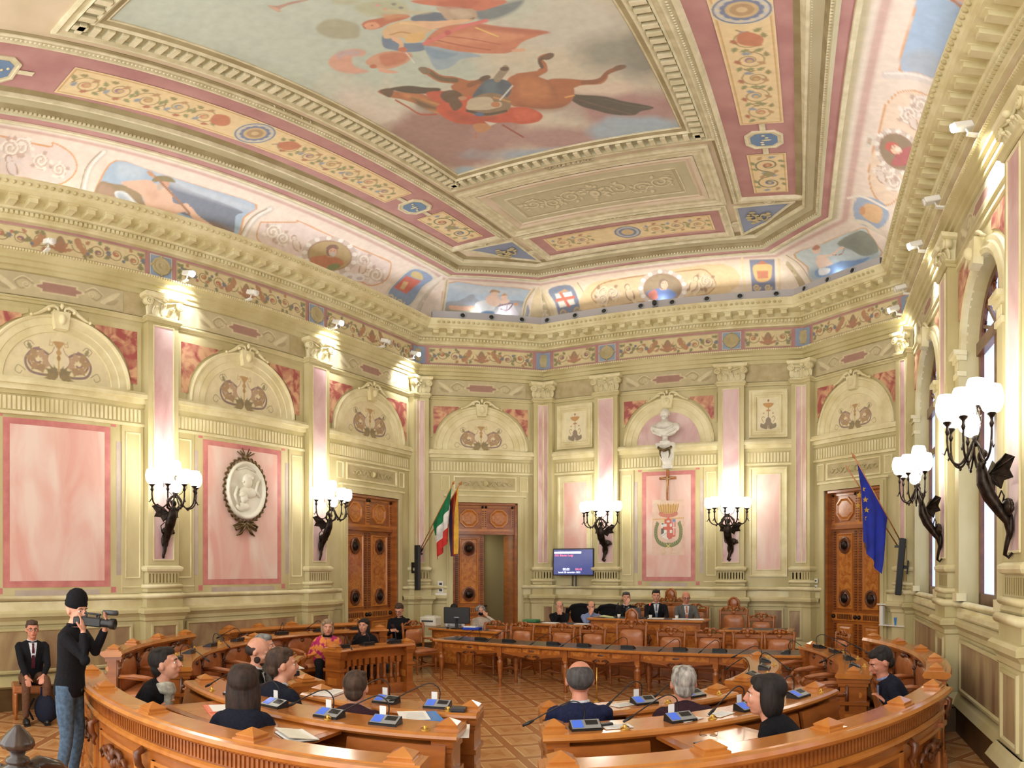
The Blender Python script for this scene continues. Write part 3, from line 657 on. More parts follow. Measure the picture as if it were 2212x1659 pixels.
# crown ornament of the middle bay is the same keystone; the window bays
def winbay(k, F, u0, u1, op):
    g = MB(); uc = (op[0]+op[1])/2; r = (op[1]-op[0])/2; zc = op[3]
    for (rr, prof) in ((r, [(r, -.02), (r, .06), (r+.05, .08), (r+.12, .06), (r+.14, .04), (r+.2, .04), (r+.22, 0)]),): F.arch(g, uc, zc, prof, 30, 1)
    for s in (-1, 1):
        a = op[0]-.2 if s < 0 else op[1]; F.box(g, a, a+.2, 1.63, 4.3, 0, .09, 0); F.box(g, a-.02, a+.22, 4.3, 4.36, 0, .11, 1)
        F.box(g, a, a+.2, 4.36, 4.5, 0, .09, 0); F.box(g, a-.03, a+.23, 4.5, 4.56, 0, .12, 1); F.box(g, a-.05, a+.25, 4.56, 4.62, 0, .16, 1)
        for j in range(4): F.box(g, a+.02+.045*j, a+.04+.045*j, 4.38, 4.49, .09, .1, 1)
        F.box(g, a-.02, a+.22, 1.63, 1.72, 0, .12, 1)
    g.build('window_surround', [M['plaster'], M['plasterl']], WALL['wall_right'])
    g = MB(); zt = zc+r
    F.slab(g, [(uc-.10, zt-.1), (uc+.10, zt-.1), (uc+.15, zt+.22), (uc-.15, zt+.22)], .03, .14); g.ell(F.P(uc, zt+.06, .15), (.07, .05, .085), 12, 8)
    for s in (-1, 1): g.tube([F.P(uc+s*x, zt+z+.22, .1) for x, z in ((.46, -.14), (.34, -.08), (.24, .0), (.14, .06), (.06, .04), (.08, 0), (.12, .02))], [.01, .02, .028, .03, .026, .02, .012], 7)
    g.build('keystone', M['plasterl'], WALL['wall_right'])
    # the window: stone sill, wooden frame with fan light, frosted panes
    w_ = empty('window_%d' % k); tag(w_, kind='structure'); g = MB(); D = -.2
    def fb(a, b, z0, z1, d0=D-.05, d1=D+.05): F.box(g, a, b, z0, z1, d0, d1, 0)
    fb(op[0], op[0]+.09, 1.5, zc); fb(op[1]-.09, op[1], 1.5, zc); fb(op[0], op[1], 1.5, 1.72); fb(op[0], op[1], zc-.06, zc+.1, D-.07, D+.08); fb(uc-.07, uc+.07, 1.5, zc, D-.06, D+.07); fb(op[0], op[1], 3.86, 3.98)
    F.arch(g, uc, zc, [(r, D-.05), (r, D+.05), (r-.1, D+.05), (r-.1, D-.05)], 26, 0)
    for a in np.linspace(pi/8, pi-pi/8, 7)[::1]:
        if abs(a-pi/2) < .01 or True:
            c_, s_ = cos(a), sin(a); nx, nz = -s_, c_; q = .022
            vs = [F.P(uc+t*c_+e*nx*q, zc+t*s_+e*nz*q, dd) for t in (.16, r-.08) for e in (-1, 1) for dd in (D-.03, D+.04)]
            g.add(vs, [(0, 1, 3, 2), (4, 6, 7, 5), (0, 4, 5, 1), (2, 3, 7, 6), (1, 5, 7, 3), (0, 2, 6, 4)])
    F.arch(g, uc, zc, [(.2, D-.03), (.2, D+.05), (.12, D+.05), (.12, D-.03)], 16, 0)
    for j in range(7):                                           # little cusps at the ends of the fan panes
        a = pi/16*(2*j+2); 
        F.arch(g, uc+(r-.16)*cos(a), zc+(r-.16)*sin(a), [(.07, D-.02), (.07, D+.03), (.05, D+.03), (.05, D-.02)], 10, 0, a-pi/2, a+pi/2)
    g.build('window_frame', M['woodd'], w_)
    for j, (a, b, z0, z1) in enumerate(((op[0]+.09, uc-.07, 1.72, 3.86), (uc+.07, op[1]-.09, 1.72, 3.86), (op[0]+.09, uc-.07, 3.98, zc-.06), (uc+.07, op[1]-.09, 3.98, zc-.06))):
        g = MB(); F.box(g, a, b, z0, z1, D-.01, D+.005); g.build('pane', M['skyp'], w_)
    g = MB(); F.arch(g, uc, zc, [(r-.08, D), (.0, D)], 26); g.build('fan_pane', M['skyp'], w_)
    g = MB(); F.box(g, op[0]-.05, op[1]+.05, 1.45, 1.5, -.28, .1); g.build('window_sill', M['plasterl'], w_)
    g = MB(); F.box(g, u0, u1, 5.9, 5.95, 0, .03); 
    for s in (-1, 1):
        e = u0 if s < 0 else u1
        pts = [(uc+s*(r+.27)*cos(a), zc+(r+.27)*sin(a)) for a in np.linspace(.5, 1.25, 8)]
        ue = e-s*.05; poly = [p for p in pts if (ue-p[0])*s > .02 and p[1] < 5.8]
        if len(poly) > 1:
            poly += [(poly[-1][0], 5.84), (ue, 5.84), (ue, poly[0][1])]
            if s < 0: poly = poly[::-1]
            F.slab(g, poly, .001, .015, 1)
    g.build('spandrel', [M['plasterl'], M['red']], WALL['wall_right'])
winbay(1, FRt, HW, uP9-HW, WIN[0]); winbay(2, FRt, uP9+HW, uP10-HW, WIN[1]); winbay(3, FRt, uP10+HW, uP11-HW, WIN[2])
# dado panels of brown marble
def dadop(F, u0, u1, nme, d=.0):
    g = MB(); F.rect(g, u0, u1, .58, 1.12, [(-.05, d+.002), (-.045, d+.03), (-.015, d+.03), (0, d+.008)], 0, fill=1); g.build('dado_panel', [M['plaster'], M['brown']], WALL[nme])
d_ = .035
for a, b in ((uP0+.55, uP1-.55), (uP1+.55, uP2-.55)): dadop(FL, a, b, 'wall_left', .03)
for u in (uP0, uP1, uP2): dadop(FL, u-.2, u+.2, 'wall_left', PR+.03)
for a, b in ((.52, uP5-.5), (uP5+.5, uP6-.5), (uP6+.5, FB.L-.5)): dadop(FB, a, b, 'wall_back', .03)
for u in (uP5, uP6): dadop(FB, u-.2, u+.2, 'wall_back', PR+.03)
dadop(FB, .1, .3, 'wall_back', PR+.03); dadop(FB, FB.L-.3, FB.L-.1, 'wall_back', PR+.03)
for a, b in ((.55, uP9-.6), (uP9+.6, uP10-.6), (uP10+.6, uP11-.6)): dadop(FRt, a, b, 'wall_right', .03)
for u in (uP9, uP10, uP11): dadop(FRt, u-.2, u+.2, 'wall_right', PR+.03)
# red cartouches and scrolls on the grey frieze between capitals
for nme, F, c in (('wall_left', FL, (uP0+uP1)/2), ('wall_left', FL, (uP1+uP2)/2), ('wall_left', FL, (uP2+FL.L)/2), ('wall_left_chamfer', FC1, FC1.L/2), ('wall_back', FB, (uP5+uP6)/2), ('wall_right_chamfer', FC2, FC2.L/2), ('wall_right', FRt, uP9/2), ('wall_right', FRt, (uP9+uP10)/2)):
    cv = Cv(170, 30, c-1.05, c+1.05, 6.06, 6.43, (186, 174, 130)); cv.c *= (.86+.3*fbm(cv.u, cv.v, 4, 3))[..., None]
    for s in (-1, 1):
        cv.line([(c+s*x, 6.25+y) for x, y in ((.4, .02), (.55, .1), (.68, .02), (.6, -.08), (.5, -.03))], .03, (158, 142, 100)); cv.line([(c+s*x, 6.26+y) for x, y in ((.42, .05), (.56, .125), (.7, .03))], .014, (222, 212, 170))
        cv.poly([(c+s*x, 6.25+y) for x, y in ((.66, -.1), (.76, 0), (.9, .1), (1.0, .12), (.88, -.02), (.8, -.12))], (214, 204, 164)); cv.poly([(c+s*x, 6.25+y) for x, y in ((.74, -.12), (.86, -.03), (.98, .0), (.9, -.1))], (160, 144, 102))
        cv.spiral(c+s*.52, 6.25, .07, 0, 1.3, .016, (208, 198, 158), s)
    cv.poly([(c+x, 6.25+y) for x, y in ((-.3, .1), (.3, .1), (.3, .05), (.4, .02), (.4, -.02), (.3, -.05), (.3, -.1), (-.3, -.1), (-.3, -.05), (-.4, -.02), (-.4, .02), (-.3, .05))], (214, 202, 160), smooth=False)
    cv.poly([(c+x*.88, 6.25+y*.8) for x, y in ((-.3, .1), (.3, .1), (.3, .05), (.4, .02), (.4, -.02), (.3, -.05), (.3, -.1), (-.3, -.1), (-.3, -.05), (-.4, -.02), (-.4, .02), (-.3, .05))], (150, 96, 84), smooth=False)
    cv.build('frieze_cartouche', wallfn(F, .034), WALL[nme])
# painted frieze panels and blue medallion squares
def frieze_panel(F, u0, u1, nme, seed):
    n = int((u1-u0)/.0125); cv = Cv(n, 36, u0, u1, 6.83, 7.23, (222, 206, 156)); uc = (u0+u1)/2; z = 7.03; W2 = (u1-u0)/2
    cv.line([(u0+.015, 6.84), (u1-.015, 6.84), (u1-.015, 7.22), (u0+.015, 7.22), (u0+.015, 6.84)], .012, (150, 130, 84), smooth=False)
    gr, br, bl, rd = (112, 118, 70), (172, 112, 76), (84, 98, 128), (176, 92, 72)
    full = W2 > .7
    cv.poly([(uc+x, z+y) for x, y in ((-.05, -.14), (.05, -.14), (.09, 0), (.04, .12), (0, .15), (-.04, .12), (-.09, 0))], (140, 112, 72)); 
    for a in np.linspace(.3, pi-.3, 5): cv.leaf(uc, z-.12, a, .24, (168, 104, 70) if full else br, .28)
    for s in (-1, 1):
        x = .18; i = 0
        while x < W2-.12:
            r = .13; up = 1 if i % 2 == 0 else -1
            cv.spiral(uc+s*(x+r), z+.02*up, r, pi if s > 0 else 0, 1.3, .016, (132, 106, 58), up*s)
            cv.ell((uc+s*(x+r), z+.02*up), .055, .045, [br, (128, 84, 100), rd][(i+seed) % 3]); cv.ell((uc+s*(x+r*1.1), z+.03*up), .025, .02, (206, 160, 96))
            if i == 0 and full:
                cv.poly([(uc+s*(x+a), z+b) for a, b in ((.06, .16), (.13, .17), (.16, .1), (.2, .02), (.28, -.04), (.26, -.14), (.16, -.1), (.1, 0), (.04, .08))], (176, 120, 76))
            for q in range(3):
                a = random.uniform(0, 2*pi); cv.leaf(uc+s*(x+r+.13*cos(a)), z+.12*sin(a), a, .11, [gr, (122, 112, 60), br][q], .6)
            cv.leaf(uc+s*(x+2*r+.02), z-.06*up, up*1.1 if s > 0 else pi-up*1.1, .13, bl if (i+seed) % 2 else gr, .7); cv.ell((uc+s*(x+2*r), z-.08*up), .03, .03, bl if (i+seed) % 2 == 0 else rd)
            x += 2*r+.04; i += 1
        for (dx, dz, a) in ((W2-.09, .1, .6), (W2-.1, -.1, -.5)): cv.leaf(uc+s*dx, z+dz, a if s > 0 else pi-a, .1, gr, .8); cv.leaf(uc+s*dx, z+dz, a+1.6 if s > 0 else pi-a-1.6, .08, (120, 120, 60), .8)
    cv.build('frieze_painting', wallfn(F, .066), WALL[nme])
def medal_sq(F, u, nme):
    cv = Cv(34, 34, u-.21, u+.21, 6.82, 7.24, (120, 150, 190)); cv.line([(u-.2, 6.83), (u+.2, 6.83), (u+.2, 7.23), (u-.2, 7.23), (u-.2, 6.83)], .014, (214, 206, 176), smooth=False); cv.build('medallion_ground', wallfn(F, .067), WALL[nme])
    g = MB(); prof = [(.17, .0), (.17, .02), (.15, .035), (.13, .02), (.10, .025), (.06, .04), (.05, .03), (.0, .05)]
    rows = [[F.P(u+r*cos(a), 7.03+r*sin(a), .067+d) for a in np.linspace(0, 2*pi, 25)[:-1]] for r, d in prof]; g.grid(rows, True, closeu=True)
    for a in (0, pi/2, pi, -pi/2): g.ell(F.P(u+.175*cos(a), 7.03+.175*sin(a), .08), .025, 7, 4)
    g.build('shield_medallion', M['stucco'], WALL[nme])
fz = [('wall_left', FL, [uP0, uP1, uP2], None), ('wall_left_chamfer', FC1, [], None), ('wall_back', FB, [uP5, uP6], None), ('wall_right_chamfer', FC2, [], None), ('wall_right', FRt, [uP9, uP10], None)]
sd = 0
for nme, F, us, _ in fz:
    ends = [0]+us+[F.L if F is not FRt else uP11]
    if F is FL: ends = us+[F.L]
    for a, b in zip(ends[:-1], ends[1:]): frieze_panel(F, a+.29, b-.29, nme, sd); sd += 1
    for u in us: medal_sq(F, u, nme)
    if F is not FL: medal_sq(F, .3 if False else .0+.0, nme) if False else None
for F, nme in ((FC1, 'wall_left_chamfer'), (FB, 'wall_back'), (FC2, 'wall_right_chamfer')):
    pass
def medal_corner(k, nme):   # the square folds round the corner
    Fa, Fb = segs[k-1][1], segs[k][1]
    for F, u, hs in ((Fa, Fa.L-.1, 1), (Fb, .1, -1)):
        cv = Cv(18, 34, u-.105, u+.105, 6.82, 7.24, (120, 150, 190)); cv.build('medallion_ground', wallfn(F, .067), WALL[nme])
    c = off_corner(k, .075); nn = (Fa.n+Fb.n).normalized(); Fm = Fr((c[0]+nn.y*1, c[1]-nn.x*1), (c[0]-nn.y*1, c[1]+nn.x*1)); u = 1
    if Fm.n.dot(nn) < 0: Fm = Fr(Fm.b, Fm.a)
    g = MB(); prof = [(.17, -.05), (.17, .0), (.15, .03), (.13, .015), (.10, .02), (.06, .035), (.05, .025), (.0, .045)]
    rows = [[Fm.P(u+r*cos(a), 7.03+r*sin(a), d) for a in np.linspace(0, 2*pi, 25)[:-1]] for r, d in prof]; g.grid(rows, True, closeu=True)
    g.build('shield_medallion', M['stucco'], WALL[nme])
for k, nme in ((1, 'wall_left'), (2, 'wall_back'), (3, 'wall_back'), (4, 'wall_right')): medal_corner(k, nme)
# ================================================================ doors
def roundpl(cx, cz, r, n=20): return [(cx+r*cos(2*pi*j/n), cz+r*sin(2*pi*j/n)) for j in range(n)]
def door_leaf(g, gb, F, u0, u1, z0, z1, d, flip=False):
    """one tall leaf: lower panel, fluted rail with bosses, long panel with two bosses, in a fluted frame"""
    W_ = u1-u0
    F.box(g, u0, u1, z0, z1, d-.05, d, 0)
    st = .12
    for a in (u0, u1-st):
        n = int((z1-z0)/.05)
        for i in range(n):
            z = z0+.03+i*.05
            if abs(z-(z0+1.05)) > .12: F.box(g, a+.03, a+st-.03, z, z+.028, d, d+.014, 2)
    F.rect(g, u0+st+.02, u1-st-.02, z0+.16, z0+.9, [(0, d), (.01, d+.03), (.035, d+.03), (.05, d+.005), (.09, d+.02)], 1, fill=3)
    F.box(g, u0, u1, z0+.97, z0+1.13, d, d+.02, 1)
    n = 9
    for i in range(n): u = u0+st+.02+(i+.5)*(W_-2*st-.04)/n; F.box(g, u-.012, u+.012, z0+1.0, z0+1.1, d+.02, d+.03, 2)
    for u in (u0+.05, u1-.05): gb.ell(F.P(u, z0+1.05, d+.03), (.045, .045, .045), 10, 6); gb.ell(F.P(u, z0+.1, d+.02), (.04, .03, .04), 8, 5)
    F.rect(g, u0+st+.01, u1-st-.01, z0+1.2, z1-.08, [(0, d), (.01, d+.025), (.03, d+.025), (.045, d+.006)], 1, fill=3)
    uc = (u0+u1)/2
    for zz in (z0+1.42, z1-.32):
        r = min(.15, (W_-2*st)/2-.05)
        rows = [[F.P(uc+q*cos(a), zz+q*sin(a)*1.15, d+e) for a in np.linspace(0, 2*pi, 21)[:-1]] for q, e in ((r, .005), (r, .03), (r-.03, .035), (r-.05, .015), (r-.07, .03))]; g.grid(rows, False, 2, closeu=True)
        rows = [[F.P(uc+q*cos(a), zz+q*sin(a)*1.1, d+e) for a in np.linspace(0, 2*pi, 17)[:-1]] for q, e in ((r-.06, .02), (r-.07, .05), (r-.10, .06), (.01, .085))]; gb.grid(rows, True, 0, closeu=True, cap=True)
def octpl(uc, zc, r): return [(uc+r*cos(a), zc+r*sin(a)) for a in np.linspace(pi/8, 2*pi+pi/8, 9)[:-1]]
def transom(g, gb, F, u0, u1, z0, z1, d):
    F.box(g, u0, u1, z0, z1, d-.05, d, 0); m = (u0+u1)/2
    for a, b in ((u0, m), (m, u1)):
        uc = (a+b)/2; zc = (z0+z1)/2; r = min(b-a, z1-z0)/2-.1
        F.box(g, a, b, z0, z0+.05, d, d+.03, 1); F.box(g, a, b, z1-.05, z1, d, d+.03, 1); F.box(g, a, a+.06, z0, z1, d, d+.02, 1); F.box(g, b-.06, b, z0, z1, d, d+.02, 1)
        for zz in np.arange(z0+.1, z1-.1, .05): F.box(g, a+.015, a+.045, zz, zz+.025, d+.02, d+.03, 2); F.box(g, b-.045, b-.015, zz, zz+.025, d+.02, d+.03, 2)
        rows = [[F.P(x, z, dd) for x, z in octpl(uc, zc, q)] for q, dd in ((r+.04, d), (r+.03, d+.03), (r, d+.03), (r-.03, d+.01), (r-.05, d+.02))]; g.grid(rows, False, 1, closeu=True); g.add(rows[-1], [tuple(range(8))], False, 3)
        for u in (a+.04, b-.04): gb.ell(F.P(u, z1-.04, d+.03), .032, 8, 5)
DM = [M['wood'], M['woodl'], M['woodd'], M['burl']]
def door(k, F, op, leaves='both'):
    e = empty('door_%d' % k); tag(e, kind='structure'); u0, u1, z0, z1, _ = op; D = -.14; m = (u0+u1)/2; zt = 2.84
    g = MB(); gb = MB(); F.box(g, u0, u0+.05, 0, z1, -.28, .02, 0); F.box(g, u1-.05, u1, 0, z1, -.28, .02, 0); F.box(g, u0, u1, z1-.05, z1, -.28, .02, 0); F.box(g, u0, u1, zt-.04, zt+.04, -.24, -.08, 0)
    g.build('door_frame', DM, e)
    g = MB(); gb = MB(); transom(g, gb, F, u0+.05, u1-.05, zt+.04, z1-.05, D); t = g.build('transom', DM, e); gb.build('boss', M['bronze'], t)
    for i, (a, b) in enumerate(((u0+.05, m-.003), (m+.003, u1-.05))):
        if leaves == 'left' and i == 1: continue
        g = MB(); gb = MB(); door_leaf(g, gb, F, a, b, .0, zt-.04, D); t = g.build('door_leaf', DM, e); gb.build('boss', M['bronze'], t)
    if leaves == 'left':    # the right leaf stands open into the passage
        hx = F.xy(u1-.05, -.14); hin = F.xy(u1-.12, -.14-.7); Fo = Fr(hx, hin)
        g = MB(); gb = MB(); door_leaf(g, gb, Fo, 0, Fo.L, .02, zt-.04, .03); t = g.build('door_leaf', DM, e); gb.build('boss', M['bronze'], t)
    return e
door(1, FL, DC); door(2, FC1, DD, 'left'); door(3, FC2, DE)
# passage behind door 2: plain plastered walls and a pale inner door standing ajar
g = MB(); F = FC1; a, b = DD[0]-.1, DD[1]+.1
F.box(g, a-.1, a, 0, 3.2, -2.4, -.3, 0); F.box(g, b, b+.1, 0, 3.2, -2.4, -.3, 0); F.box(g, a, b, 0, 3.2, -2.5, -2.4, 0); F.box(g, a, b, 3.1, 3.2, -2.4, -.3, 0)
tag(g.build('wall_passage', M['turf']), kind='structure')
g = MB(); F.box(g, a+.98, a+1.06, .02, 2.9, -1.5, -1.46, 0); F.box(g, a+.98, b, .02, 2.9, -1.62, -1.58, 1); F.box(g, a+1.1, a+1.2, 1.05, 1.08, -1.58, -1.52, 2)
o = g.build('door_4', [M['white'], M['turf'], M['bronze']]); tag(o, kind='structure')
tag(area('passage_lamp', F.P(a+.6, 3.0, -1.0), (0, 0, 0), .4, .4, 12, (1, .9, .7)))
# ================================================================ ceiling
ZC = 8.8
def Tc(x, y, d=0):
    Y = y+.035*x; return (x+.08+(10-Y)*(.05+.0155*x), Y, ZC-d)
RING = [(-3.28, -1.6), (-3.62, 11.33), (-2.32, 12.45), (2.36, 12.55), (3.5, 11.32), (4.92, -1.5)]
WO = off(path, .1)
CE = MB(); CE.add([(x, y, ZC) for x, y in off(RING, -.1)], [(0, 1, 2, 3, 4, 5)], False, 0)
ceilo = CE.build('ceiling', M['ceilrose']); tag(ceilo, kind='structure')
top = MB(); top.box(-5.6, 6.8, -1.9, 14.6, 8.95, 9.05); top.build('roof_slab', M['ceil'], ceilo)
g = MB(); sweep(g, RING, [(-.26, 8.60), (-.25, 8.565), (-.2, 8.56), (-.19, 8.585)], 1); sweep(g, RING, [(-.19, 8.585), (-.07, 8.6)], 2); sweep(g, RING, [(-.07, 8.6), (-.06, 8.58), (-.02, 8.58), (.0, 8.62)], 0)
sweep(g, RING, [(0, 8.62), (.03, 8.64), (.05, 8.70), (.07, 8.71)], 3); sweep(g, RING, [(.07, 8.71), (.2, 8.73)], 0); sweep(g, RING, [(.2, 8.73), (.21, 8.71), (.24, 8.71), (.25, 8.75), (.26, 8.8)], 1); sweep(g, RING, [(.26, 8.775), (.36, 8.795)], 3)
g.build('ring_moulding', [M['ceil'], M['ceillight'], M['rosewood'], M['ceildark']], ceilo)
g = MB()
for a, b in zip(RING[:-1], RING[1:]):
    F = Fr(a, b); along(F, 0, F.L, .06, lambda g, F, u: F.box(g, u-.016, u+.016, 8.60, 8.635, -.02, .025), g)
g.build('ceiling_bead_row', M['ceillight'], ceilo)
def crect(mb, x0, x1, y0, y1, prof, mi=0, fill=None):
    rows = [[Tc(x0+i, y0+i, d), Tc(x1-i, y0+i, d), Tc(x1-i, y1-i, d), Tc(x0+i, y1-i, d)] for i, d in prof]
    mb.grid(rows, False, mi, closeu=True)
    if fill is not None: mb.add(rows[-1], [(0, 1, 2, 3)], False, fill)
cm = [M['ceil'], M['ceillight'], M['ceilrose'], M['ceildark'], M['rosewood']]
g = MB()
for s in (-1, 1):                                                # long rose ribbons beside the great fresco
    a, b = (2.30, 3.30) if s > 0 else (-3.30, -2.30)
    crect(g, a-.16, b+.16, -1.8, 10.9, [(0, .0), (0, .04), (.03, .05), (.05, .03), (.08, .03), (.10, .07), (.13, .06), (.16, .005)], 1, fill=4)
    crect(g, a-.2, b+.2, -1.8, 10.94, [(0, .0), (0, .015), (.04, .015)], 3)
crect(g, -1.99, 1.99, 10.93, 12.22, [(0, .0), (0, .04), (.03, .05), (.05, .03), (.08, .03), (.10, .07), (.13, .06), (.16, .005)], 1, fill=4)
crect(g, -2.02, 2.02, 8.94, 10.9, [(0, 0), (0, .04), (.04, .06), (.08, .03), (.12, .05), (.16, .02), (.24, .03), (.28, .012)], 1); crect(g, -1.76, 1.76, 9.2, 10.64, [(0, .03), (.03, .05), (.1, .01), (.13, .03), (.15, .006)], 2, fill=0)
crect(g, -1.44, 1.44, 9.53, 10.36, [(0, .0), (0, .02), (.02, .02), (.03, .005)], 1, fill=0)
FX0, FX1, FY0, FY1 = -1.58, 1.75, 2.75, 8.38
o_ = .42
crect(g, FX0-o_, FX1+o_, FY0-o_, FY1+o_, [(0, 0), (0, .05), (.04, .07), (.06, .04), (.1, .04), (.12, .09)], 1)
crect(g, FX0-o_+.12, FX1+o_-.12, FY0-o_+.12, FY1+o_-.12, [(0, .09), (.02, .03), (.16, .02), (.17, .05)], 0)
crect(g, FX0-.14, FX1+.14, FY0-.14, FY1+.14, [(0, .05), (.03, .08), (.06, .05)], 1); crect(g, FX0-.08, FX1+.08, FY0-.08, FY1+.08, [(0, .05), (.03, .04), (.08, .02)], 3)
crect(g, FX0-.03, FX1+.03, FY0-.03, FY1+.03, [(0, .03), (.02, .035), (.03, .01)], 1)
g.build('coffer_mouldings', cm, ceilo)
g = MB()                                                         # dentil blocks of the fresco frame
def dblock(x, y, ax):
    w1, w2 = (.035, .075) if ax == 'x' else (.075, .035)
    vs = [Tc(x+i*w1, y+j*w2, d) for d in (.03, .10) for i, j in ((-1, -1), (1, -1), (1, 1), (-1, 1))]
    g.add(vs, [(0, 3, 2, 1), (4, 5, 6, 7), (0, 1, 5, 4), (1, 2, 6, 5), (2, 3, 7, 6), (3, 0, 4, 7)])
nx = int((FX1-FX0+.4)/.15); ny = int((FY1-FY0+.4)/.15)
for i in range(nx+1):
    x = FX0-.2+i*(FX1-FX0+.4)/nx
    for y in (FY0-.215, FY1+.215): dblock(x, y, 'x')
for i in range(ny+1):
    y = FY0-.2+i*(FY1-FY0+.4)/ny
    for x in (FX0-.215, FX1+.215): dblock(x, y, 'y')
g.build('fresco_frame_dentils', M['ceillight'], ceilo)
# bead strings beside the ribbons
g = MB()
for s in (-1, 1):
    for x in ((2.19, 3.41) if s > 0 else (-2.19, -3.41)):
        y = 1.5
        while y < 10.9:
            g.add([Tc(x-.014, y-.014, .062), Tc(x+.014, y-.014, .062), Tc(x+.014, y+.014, .062), Tc(x-.014, y+.014, .062), Tc(x, y, .085)], [(0, 1, 4), (1, 2, 4), (2, 3, 4), (3, 0, 4)], False); y += .05
g.build('ribbon_bead_string', M['ceillight'], ceilo)
def cvT(nu, nv, x0, x1, y0, y1, bg, name, draw, d=.012, parent=None):
    """canvas in ceiling coordinates"""
    cv = Cv(nu, nv, x0, x1, y0, y1, bg); draw(cv)
    def fn(u, v):
        Y = v+.035*u; return np.stack([u+.08+(10-Y)*(.05+.0155*u), Y, ZC-d+0*u], -1)
    return cv.build(name, fn, parent or ceilo)
GR, BR, BL, RD, TN = (138, 142, 88), (186, 140, 90), (136, 152, 172), (206, 132, 104), (206, 176, 116)
def rinceau(cv, L0, L1, wid, swap, cx, dirn=1, seed=0):
    """leafy scroll along a strip: local a along length, b across"""
    def X(a, b): return (cx+b, a) if swap else (a, cx+b)
    r = wid*.36; a = L0+r; i = seed; k = wid/.55
    def ell(a, b, rx, ry, c):
        p = X(a, b); cv.ell(p, ry if swap else rx, rx if swap else ry, c)
    while a < L1-r*.6:
        up = 1 if i % 2 == 0 else -1
        P = []
        for j in range(22):
            t = j/21; an = pi*dirn*.0+pi+up*1.5*2*pi*t; rr = r*(1-.78*t); P.append(X(a+rr*cos(an), up*.02+rr*sin(an)))
        cv.line(P, .022*k, (168, 148, 98), smooth=False); cv.line([X(a-r*1.25, -up*.1*k), X(a-r*.9, -up*.02), X(a-r, 0)], .024*k, (150, 128, 76))
        ell(a, up*.02, (.065*k), (.055*k), (RD, BL, BR, (150, 110, 140))[(i*7+seed) % 4]); ell(a+.015, up*.02, .04*k, .035*k, TN)
        for q in range(7):
            an = q*.9+i; p = X(a+r*1.0*cos(an), r*.95*sin(an)); cv.leaf(p[0], p[1], an+1.2+(pi/2 if swap else 0), .13*k, (GR, BR, (140, 132, 72), GR, BL, (176, 96, 62), GR)[(q+i) % 7], .55)
        a += 2.25*r; i += 1
